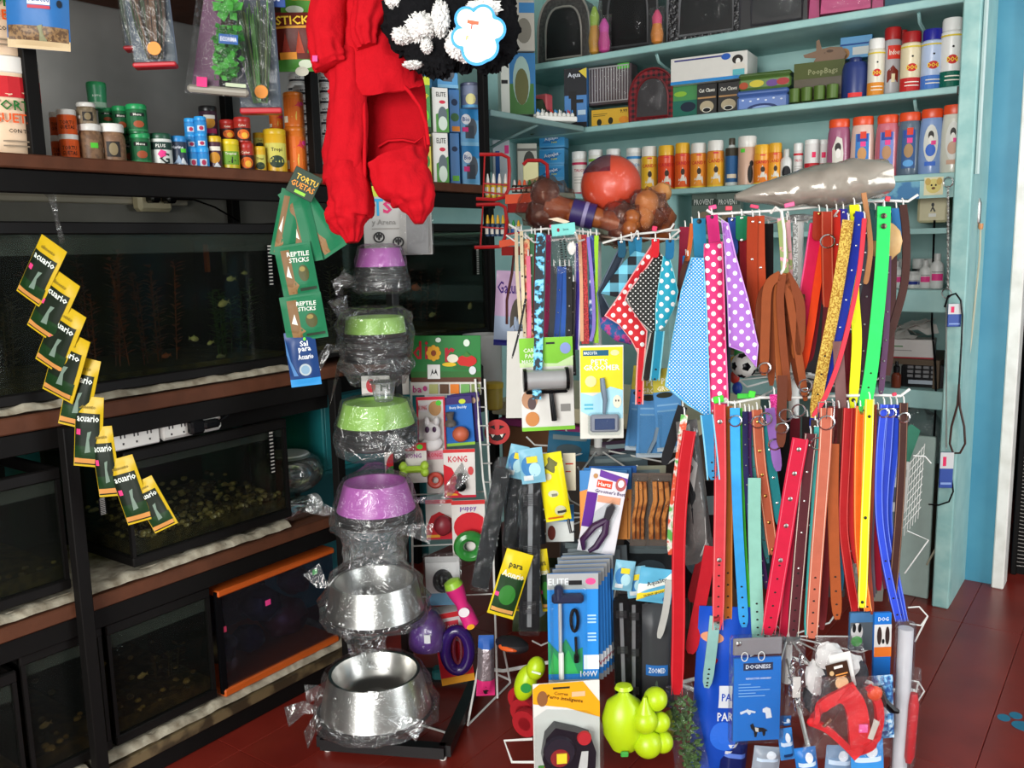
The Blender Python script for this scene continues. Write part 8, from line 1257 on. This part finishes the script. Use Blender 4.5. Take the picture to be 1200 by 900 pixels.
S('dark red strap behind the coral collar, rear one', [(826, 650), (818, 680), (812, 706)], 2.2, 14, '#8a0e18', G1, 'red_strap', 'strap', hook=False)
S('small dark red strap tip near the mint strap end', [(838, 735), (838, 760), (836, 778)], 2.13, 8, '#a8141e', G1, 'red_strap', 'strap', hook=False)
S('pale mint strap end over the blue pads bag', [(838, 722), (834, 760), (828, 806)], 2.10, 11, '#86b0aa', G1, 'mint_strap', 'strap', holes=5, hook=False)
S('cognac brown strap left of the blue harness card', [(845, 735), (847, 780), (849, 815)], 2.14, 11, '#84401f', G1, 'brown_strap', 'strap', hook=False, holes=5)
pouch('mesh_bag', 'silver and smoke-grey cellophane bag with black mesh between the straps', 'bag', None, 803, 488, 838, 660, 2.2, '#5a5856', [('p', [(.1, .55), (.3, .95), (.6, .98), (.7, .7), (.4, .5)], '#b8b6b2'), ('p', [(.05, .45), (.25, .65), (.5, .5), (.3, .3)], '#1c1c1e'), ('p', [(.5, .05), (.75, .35), (.85, .1)], '#c8c6c2')], -6, .1, .04, .014, 3, 0, .7, mat('#6a6866', .14, .1, .2, 40, .4))
pouch('pads_bag', 'royal blue bag lettered PARA with white and green patches', 'bag', None, 806, 700, 868, 915, 2.2, '#1a4cb8', [('r', .42, .46, .8, .58, '#e0e4e8'), ('t', .62, .52, .04, '#1a4cb8', 'PAD', 0, .3), ('t', .62, .41, .05, '#e8ecf0', 'PARA', 4, .4), ('p', [(.75, .0), (.7, .35), (1, .45), (1, 0)], '#2f8a3c'), ('r', .6, .24, .85, .26, '#d8dce4'), ('r', .6, .20, .85, .22, '#d8dce4'), ('e', .25, .84, .2, .03, '#d8906a'), ('e', .55, .3, .25, .08, '#2a6ad8')], 3, .0, .05, .012, 5)
o = thing('plant_bag', 'slanted clear bag of green plastic grass next to the blue pads bag', 'plant bag', P(812, 905, 2.14), None, (0, math.radians(-9), YAW)); w = px(40, 2.14); h = px(112, 2.14); leafclump(o, (0, 0, h*.45), 220, (w*.26, .008, h*.4), .018, 'grass_leaves', [mat(c, .6) for c in ('#3c6224', '#4a702c', '#2e4c1a')]); MB(BAG).pillow(w, h, .05, 10, 12, .01, .012, 7, .8).build('clear_bag', o)
pouch('navy_pack', 'dark navy pack at the foot of the rack next to the blue pads bag', 'pack', None, 842, 860, 872, 915, 2.18, '#15205a', [('r', .1, .6, .9, .7, '#5a7ad0')], 4, 0, .03, .008, 3)
# harness card
o = cardP('harness_card', 'blue DOGNESS harness card in a clear hanging pouch', 'card', None, 858, 765, 914, 868, 2.06, '#1a74cc', [('r', .2, .855, .82, .945, '#2a3550'), ('t', .51, .9, .05, '#e8ecf4', 'DOGNESS', 0, .52), ('t', .52, .76, .022, '#d8e8f8', 'REFLECTIVE HARNESS', 0, .55), ('p', [(.14, .36), (.3, .39), (.48, .36), (.46, .34), (.3, .36), (.16, .33)], '#d8e4ec'), ('p', [(.3, .4), (.38, .34), (.34, .32), (.26, .37)], '#d8e4ec'), ('p', [(.62, .39), (.7, .41), (.78, .39), (.8, .34), (.82, .28), (.7, .27), (.68, .34), (.62, .35)], '#e8ecf0'), ('p', [(.36, .2), (.42, .22), (.46, .17), (.64, .16), (.74, .12), (.7, .14), (.68, .06), (.64, .06), (.62, .11), (.52, .11), (.5, .05), (.46, .05), (.44, .12), (.38, .16)], '#15181c'), ('p', [(.46, .17), (.54, .16), (.54, .11), (.48, .12)], '#d8d0c0')]+[('r', .1, .69-.035*q, .36+.1*((q*7) % 5), .7-.035*q, '#8ac0ee') for q in range(5)], 0, .05, .008); w, h = o['w'], o['h']
MB(film('#f4f6f8', .012, .02, 16, .25, .1, .22)).box(-w*.58, -.012, -h*.02, w*.56, .014, h*1.27, .006).build('clear_pouch', o); MB(mat('#8a8688', .3)).box(-w*.52, -.002, h*1.04, w*.5, .004, h*1.24, .002).build('pouch_top', o); MB(STEEL).lathe([(.002, -.008), (.006, -.006), (.006, -.002)], 12, (-w*.42, 0, h*1.19), ax='y').build('rivet', o); MB(WHITEP).ring((-w*.3, -.008, h*1.04), .009, .0012, (0, 1, 0), 14, 5, (.8, 1.2)).ring((w*.05, -.008, h*1.04), .009, .0012, (0, 1, 0), 14, 5, (.8, 1.2)).build('loop_tie', o)
for k, (x0, y0, x1, y1, t, rl, c, lb) in enumerate(((914, 838, 927, 850, 2.1, 0, '#2a6ab0', 'small blue clip card right of the harness card'), (915, 850, 932, 890, 2.1, -8, '#3a86d0', 'bright blue hanging pack at the foot of the rack'), (880, 872, 912, 905, 2.12, 6, '#9aa4b0', 'clear pack with blue tools below the harness card'), (935, 872, 960, 915, 2.06, -8, '#2a78c8', 'blue and purple pack under the red harness bag'), (998, 862, 1036, 915, 2.06, -4, '#3a90d8', 'light blue striped pack with round logo at the foot of the rack'), (965, 870, 996, 915, 2.1, 3, '#7a98b8', 'grey-blue pack at the foot of the rack'))):
    pouch('hanging_pack', lb, 'pack', 'blue packs at the foot of the right rack', x0, y0, x1, y1, t, c, [('r', .1, .5, .9, .62, '#c8dcf0'), ('e', .6, .75, .18, .14, '#e0e8f0'), ('r', .2, .15, .8, .25, '#1c3a6a')], rl, 0, .02, .008, k)
# chain bag
o = thing('chain_bag', 'clear bag of steel chain collars hanging right of the harness card', 'bag', P(932, 840, 2.07), None, (0, 0, YAW)); w = px(26, 2.07); h = px(94, 2.07); m = MB(CHROME)
for k in range(26): a = k*.9; m.ring((w*.28*math.sin(a*1.7), .004*math.cos(a), h*(.1+.028*k)), .0065, .0014, (math.cos(a), math.sin(a), .3), 9, 4, (.8, 1.2))
tag(m.build('chain', o), kind='stuff'); MB('#dcdad6').box(-w*.2, -.008, h*.28, w*.15, -.006, h*.55).build('white_tag', o); MB(BAG).pillow(w, h*1.02, .035, 8, 12, .02, .012, 11, .7).build('clear_bag', o)
# black and white clothing bag with brown tag
o = thing('clothing_bag', 'crumpled clear bag of black and white dog clothes with a brown dog tag', 'bag', P(980, 838, 2.05), None, (0, 0, YAW)); w = px(86, 2.05); h = px(98, 2.05)
m = MB(mat('#d8d6d4', .8)); [m.blob((a*w, .004, b*h), rx*w, .018, rz*h, 16, 10, .35, 4, s) for a, b, rx, rz, s in ((-.12, .75, .2, .16, 1), (.12, .62, .2, .16, 2), (-.3, .45, .12, .22, 3))]; m.build('white_cloth', o); m = MB(mat('#1c1b22', .8)); [m.blob((a*w, .008, b*h), rx*w, .018, rz*h, 16, 10, .35, 4, s) for a, b, rx, rz, s in ((-.18, .38, .22, .22, 4), (.25, .5, .16, .2, 5), (-.32, .2, .12, .18, 6))]; m.build('black_cloth', o)
MB(BAG).pillow(w, h, .07, 14, 14, .02, .03, 13, .62).build('clear_bag', o)
o2 = cardP('dog_tag_card', 'dark brown card tag with a puppy photo on the clothes bag', 'tag', None, 974, 774, 1000, 808, 1.985, '#3a2418', [('r', .35, .8, .75, .9, '#e0dcd4'), ('e', .55, .25, .3, .24, '#d8b084'), ('r', .35, .55, .9, .6, '#d8904a'), ('r', .35, .47, .8, .5, '#d8904a'), ('e', .2, .68, .1, .09, '#c8a87a')], -14, 0, .002); cardP('white_tag_card', 'white tag card sticking out behind the brown dog tag', 'tag', None, 978, 762, 1004, 806, 1.995, '#dcdad6', (), -12, 0, .001)
# red harness bag
o = thing('harness_bag', 'big clear bag with a bright red soft harness and pink price tag', 'bag', P(992, 888, 2.0), None, (0, 0, YAW)); w = px(100, 2.0); h = px(100, 2.0); u5 = px(1, 2.0); RD = mat('#d0141e', .7, 0, .08, 40, .1)
def loc5(x, y, d=0): return ((x-992)*u5, d, (888-y)*u5)
for pts, ww in ((((985, 806), (996, 815), (1004, 835), (1006, 860), (1008, 880)), 24), (((1000, 800), (980, 812), (962, 826), (952, 843)), 13), (((952, 843), (968, 852), (985, 868), (1000, 882)), 8), (((1015, 800), (1027, 822), (1030, 850), (1022, 872), (1006, 882)), 9), (((995, 884), (1006, 876), (1022, 870)), 16)):
    m = MB(RD); q = smoothpath([loc5(x, y, .004*i % .01) for i, (x, y) in enumerate(pts)]); m.strap(q, ww*u5, .012, (1, 0, .35) if ww > 14 else (0.5, 0, 1)); m.build('harness_band', o)
MB(RD).blob(loc5(951, 842), 7*u5, .008, 6*u5, 12, 8).build('strap_end', o); MB('#e05a9a').box(*loc5(1003, 853, -.012), *loc5(1013, 843, -.010)).build('pink_tag', o); MB('#c8c2b8').prism([loc5(1013, 860)[::2], loc5(1019, 862)[::2], loc5(1026, 840)[::2], loc5(1020, 836)[::2]], -.014, -.012).build('paper_tag', o); MB(mat('#6a3a20', .4)).tube([loc5(962, 845, -.01), loc5(970, 835, -.012)], .004, 6).build('toggle', o); MB('#dc4a1c').blob(loc5(1022, 808), 9*u5, .01, 9*u5, 10, 8).build('orange_clip', o)
MB(BAG).pillow(w*1.05, h*1.02, .07, 14, 14, .02, .025, 17, .75).build('clear_bag', o)
# dog pictures packs, camo pack, tubes
o = cardP('dog_pack', 'tall blue pack with a Saint Bernard picture above an orange band', 'pack', None, 1023, 714, 1043, 800, 2.12, '#1f6fc4', [('r', .0, .4, 1, .84, '#dcdad6'), ('e', .52, .66, .24, .15, '#e8e4e0'), ('e', .3, .68, .14, .13, '#3a2a26'), ('e', .76, .68, .13, .13, '#3a2a26'), ('e', .52, .6, .08, .035, '#141414'), ('r', .0, .38, 1, .52, '#e8782c'), ('t', .5, .92, .06, '#d8e4f0', 'DOG', 0, .6)], -1, 0, .01)
o = cardP('dog_pack', 'clear pack with a panda-faced dog and green collar beside the orange collar tip', 'pack', None, 995, 716, 1022, 762, 2.14, '#4a7aa8', [('r', 0, 0, 1, .75, '#5a6268'), ('e', .3, .5, .26, .24, '#e0dedc'), ('e', .18, .6, .08, .12, '#1c1c1c'), ('e', .42, .6, .08, .12, '#1c1c1c'), ('e', .3, .25, .24, .14, '#3ab83c')], 0, 0, .01)
pouch('camo_pack', 'blue camouflage pack with a black curved handle', 'pack', None, 1026, 786, 1048, 865, 2.04, '#2a6ab0', [], -4, 0, .02, .006, 3, 0, 1, blotch('#1f4a8a', '#5aa0d0', 70, .4, .42, .5, 0, 0, '#c8dce8')); tag(MB(BLACKP).tube([P(1030, 805, 2.0), P(1036, 822, 2.0), P(1046, 832, 2.0), P(1053, 834, 2.0)], [.008, .010, .009, .005], 8).build('curved_handle'), 'black curved handle on the blue camouflage pack', 'handle tool')
o = thing('clear_tube', 'tall clear tube with rolled white sheet at the right edge of the rack', 'tube', P(1053, 915, 2.12), None, (0, 0, YAW)); h = px(195, 2.12); r = px(11, 2.12); MB(mat('#d8d6d8', .6)).lathe([(r*.75, 0), (r*.75, h*.97)], 16).build('rolled_sheet', o); MB(film('#f4f6f8', .02, .04, 12, .3, .08, .3)).lathe([(r, 0), (r, h)], 20).build('tube_wall', o)
o = thing('red_roll_bag', 'long red rolled leash in a clear sleeve at the right edge of the rack', 'bag', P(1064, 893, 2.1), None, (0, math.radians(2), YAW)); h = px(86, 2.1); r = px(6.5, 2.1); MB(mat('#b8121e', .6)).lathe([(r*.6, 0), (r, h*.1), (r, h*.85), (r*.6, h)], 14).build('roll', o); MB(BAG).lathe([(r*.5, -h*.15), (r*1.2, 0), (r*1.25, h*.9), (r*.9, h*1.35)], 16).build('clear_sleeve', o)
# things behind the collars on the right rack, glimpsed between them
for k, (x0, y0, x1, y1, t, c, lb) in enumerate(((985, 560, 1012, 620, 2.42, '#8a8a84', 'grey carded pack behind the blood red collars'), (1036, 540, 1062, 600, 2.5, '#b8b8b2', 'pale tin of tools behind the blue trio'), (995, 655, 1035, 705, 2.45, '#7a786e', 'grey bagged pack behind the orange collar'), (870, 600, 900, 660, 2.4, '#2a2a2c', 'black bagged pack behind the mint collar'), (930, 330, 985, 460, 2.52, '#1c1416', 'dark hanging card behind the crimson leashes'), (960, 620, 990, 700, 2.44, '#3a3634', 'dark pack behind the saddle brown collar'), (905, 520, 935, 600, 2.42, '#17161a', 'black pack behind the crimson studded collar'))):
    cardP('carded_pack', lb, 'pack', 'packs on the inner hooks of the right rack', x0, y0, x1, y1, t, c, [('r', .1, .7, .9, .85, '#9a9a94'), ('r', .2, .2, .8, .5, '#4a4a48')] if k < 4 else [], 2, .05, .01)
for k in range(9): tag(MB(mat(('#d8d6d0', '#1c1c1c')[k % 2], .4)).lathe([(.010, 0), (.012, .003), (.010, .006)], 12).build('bead_disc'), 'small disc of the '+('first', 'second', 'third', 'fourth', 'fifth', 'sixth', 'seventh', 'eighth', 'ninth')[k]+' place down the black and white bead string', 'bead', 'discs of the bead string'); COL.objects[-1].location = P(925, 505+7*k, 2.3)
# toy ball with black pentagons and multicoloured toy, lying in the basket behind the lilac bandana
o = thing('football', 'small white and black toy football behind the lilac bandana', 'ball', P(872, 428, 2.35)); r = px(15, 2.35); MB(WHITEP).blob((0, 0, 0), r, r, r, 20, 14).build('ball', o)
m = MB(BLACKP); fi = (1+5**.5)/2
for v in ((0, 1, fi), (0, -1, fi), (0, 1, -fi), (0, -1, -fi), (1, fi, 0), (-1, fi, 0), (1, -fi, 0), (-1, -fi, 0), (fi, 0, 1), (-fi, 0, 1), (fi, 0, -1), (-fi, 0, -1)):
    v = Vector(v).normalized(); st = len(m.v); m.lathe([(r*.36, r*.94), (r*.30, r*.975), (r*.001, r*1.012)], 5); m.xf(v.to_track_quat('Z', 'Y').to_matrix().to_4x4(), st)
tag(m.build('black_patches', o), kind='stuff')
for k, (x, y, c) in enumerate(((860, 425, '#d8b01c'), (861, 442, '#c83a2a'), (864, 455, '#2a4ab0'), (878, 412, '#e0c01c'), (866, 414, '#3aa84a'))): tag(MB(mat(c, .4)).blob((0, 0, 0), .014, .014, .018, 10, 8).build('toy_ball'), ('yellow', 'red', 'blue', 'golden', 'green')[k]+' bead ball beside the toy football', 'ball', 'coloured bead balls'); COL.objects[-1].location = P(x, y, 2.40)
# rawhide disc behind the green collar
o = thing('rawhide_chew', 'cream rawhide chew hanging behind the green collar', 'chew', P(1035, 283, 2.22)); MB(blotch('#c8985a', '#e0bc84', 20, .5, .3, .7)).blob((0, 0, 0), px(21, 2.22), .015, px(23, 2.22), 18, 12, .12, 3, 4).build('chew', o)
# green foam board and wire grid low in the shelf unit
o = thing('foam_board', 'pale green and white folded sheets leaning low in the shelf unit', 'sheets', ony(1070, 690, 3.36)); o.location.z = .0; MB('#bcd4cc').box(-.06, .0, 0, .05, .02, .60, .003).build('front_sheet', o); MB('#58b494').prism([(-.09, .3), (.0, .62), (-.03, .64), (-.09, .6)], -.006, -.001).build('green_sheet', o); MB('#a8c8c4').box(-.1, .022, 0, -.0, .04, .55, .003).build('rear_sheet', o)
o = thing('white_grid', 'white wire grid panel leaning behind the blue trio', 'grid', P(1075, 600, 2.62)); 
for k in range(9): MB(WIRE).tube([P(1058+3.2*k, 552-4*k, 2.6)-o.location, P(1050+3.2*k, 640-4*k, 2.6)-o.location], .0012, 4).build('wire', o); MB(WIRE).tube([P(1052-.6*k, 560+9*k, 2.6)-o.location, P(1084-.6*k, 522+9*k, 2.6)-o.location], .0012, 4).build('wire', o)
for k, (y0, y1, c) in enumerate(((530, 552, '#b9b5ae'), (555, 580, '#c9c7c0'), (622, 665, '#8a8a86'))):
    p = ony(1052, y1, 3.44); hh = (.09, .11, .08)[k]; p.z = .4205; p.x += -.09*k; tag(MB(mat(c, .4)).lathe([(.035, 0), (.037, .003), (.037, hh-.003), (.033, hh)], 18).build('food_tin'), ('pale tin with a ridged wall rightmost behind the brown collar', 'white tin in the middle behind the brown collar', 'grey tin with black dog picture leftmost behind the brown collar')[k], 'tin', 'tins behind the brown collar'); COL.objects[-1].location = p
# paw decal on the floor at the right edge
o = thing('paw_decal', 'blue paw print decal on the red floor at the right edge', 'decal', onz(1200, 851, .0012)); m = MB('#1f6a86')
for a, b, rx, ry in ((0, 0, .03, .026), (-.05, .02, .016, .02), (-.025, .05, .016, .02), (.02, .055, .016, .02), (.05, .025, .016, .02)): m.lathe([(1, -.0008), (1, .0002)], 18, (0, 0, 0)); n = 36; m.v[-n:] = [(a+v[0]*rx, b+v[1]*ry, v[2]) for v in m.v[-n:]]
m.build('print', o)
# added rear rank of collars, coloured dark as shade in the gaps
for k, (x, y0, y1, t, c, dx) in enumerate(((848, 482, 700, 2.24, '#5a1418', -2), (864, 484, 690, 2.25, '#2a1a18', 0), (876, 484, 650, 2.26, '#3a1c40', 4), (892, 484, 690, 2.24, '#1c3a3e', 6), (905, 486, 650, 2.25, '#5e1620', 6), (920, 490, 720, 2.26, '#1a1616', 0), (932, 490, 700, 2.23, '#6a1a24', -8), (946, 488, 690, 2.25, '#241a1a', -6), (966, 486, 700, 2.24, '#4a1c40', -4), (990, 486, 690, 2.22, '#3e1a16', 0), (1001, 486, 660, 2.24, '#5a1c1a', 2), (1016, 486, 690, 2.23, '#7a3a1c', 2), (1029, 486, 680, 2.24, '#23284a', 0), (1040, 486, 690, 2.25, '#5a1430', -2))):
    S(('wine', 'black', 'violet', 'dark teal', 'burgundy', 'black', 'ruby', 'black', 'aubergine', 'chestnut', 'oxblood', 'bronze', 'slate blue', 'berry')[k]+' collar in the added rear rank of the lower tier, '+('first', 'second', 'third', 'fourth', 'fifth', 'sixth', 'seventh', 'eighth', 'ninth', 'tenth', 'eleventh', 'twelfth', 'thirteenth', 'fourteenth')[k]+' from the left', [(x, y0), (x+dx*.4, (y0+y1)/2), (x+dx, y1)], t, 10, c)
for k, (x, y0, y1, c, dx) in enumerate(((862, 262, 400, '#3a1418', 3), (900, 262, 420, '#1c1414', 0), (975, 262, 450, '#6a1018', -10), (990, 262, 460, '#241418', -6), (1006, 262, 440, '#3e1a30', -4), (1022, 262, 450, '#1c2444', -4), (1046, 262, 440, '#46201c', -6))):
    S(('maroon', 'black', 'garnet', 'near-black', 'mulberry', 'midnight blue', 'dark brown')[k]+' leash in the added rear rank of the upper tier, '+('first', 'second', 'third', 'fourth', 'fifth', 'sixth', 'seventh')[k]+' from the left', [(x, y0), (x+dx*.4, (y0+y1)/2), (x+dx, y1)], 2.32, 11, c, G1, 'dog_leash', 'leash')
# packs on the inner hooks of the left rack
for k, (x0, y0, x1, y1, t, c, lb) in enumerate(((596, 530, 640, 640, 2.46, '#23262a', 'dark pack on an inner hook behind the smooth black brush'), (655, 630, 700, 668, 2.42, '#3a4246', 'slate pack behind the grey header cards'), (728, 628, 790, 690, 2.44, '#2c3234', 'dark pack behind the aqua header pouches'), (690, 532, 760, 560, 2.50, '#5a6a70', 'grey-blue pack under the rack hub'), (700, 545, 780, 580, 2.40, '#a8a890', 'pale cream pack behind the rope blisters'), (640, 505, 690, 540, 2.52, '#2a6a8a', 'blue glossy pack left of the rack hub'), (705, 515, 760, 545, 2.56, '#3a2a3a', 'dark plum pack right of the rack hub'), (720, 690, 790, 800, 2.42, '#17181c', 'black pack behind the shiny black combs'), (600, 650, 650, 740, 2.44, '#26301c', 'dark green pack behind the ridged comb'), (786, 560, 850, 700, 2.46, '#1a1618', 'black pack behind the cellophane bag'))):
    pouch('hanging_pack', lb, 'pack', 'packs on the inner hooks of the left rack', x0, y0, x1, y1, t, c, [('r', .1, .72, .9, .88, '#7a8a8c'), ('e', .5, .4, .3, .2, '#4a5a60')], (-4, 5, 3, -2, 2, 6, -3, 2, 4, 0)[k], .1, .02, .008, k)
o = thing('red_sticker', 'round red sticker with a grinning black mouth on the counter front', 'sticker', P(583, 521, 2.55), None, (0, 0, YAW)); u6 = px(1, 2.55); MB('#b81c1a').lathe([(15*u6, -.0005), (15*u6, .0005)], 26, (0, 0, 15*u6), ax='y').build('disc', o)
graphics(o, [('p', [(.15, .45), (.5, .38), (.85, .45), (.7, .2), (.5, .14), (.3, .2)], '#17100e'), ('p', [(.25, .42), (.32, .28), (.4, .4)], '#e8e4d8'), ('p', [(.6, .4), (.68, .28), (.75, .42)], '#e8e4d8'), ('p', [(.2, .72), (.42, .6), (.4, .78)], '#17100e'), ('p', [(.8, .72), (.58, .6), (.6, .78)], '#17100e')], 30*u6, 30*u6, -.0006)
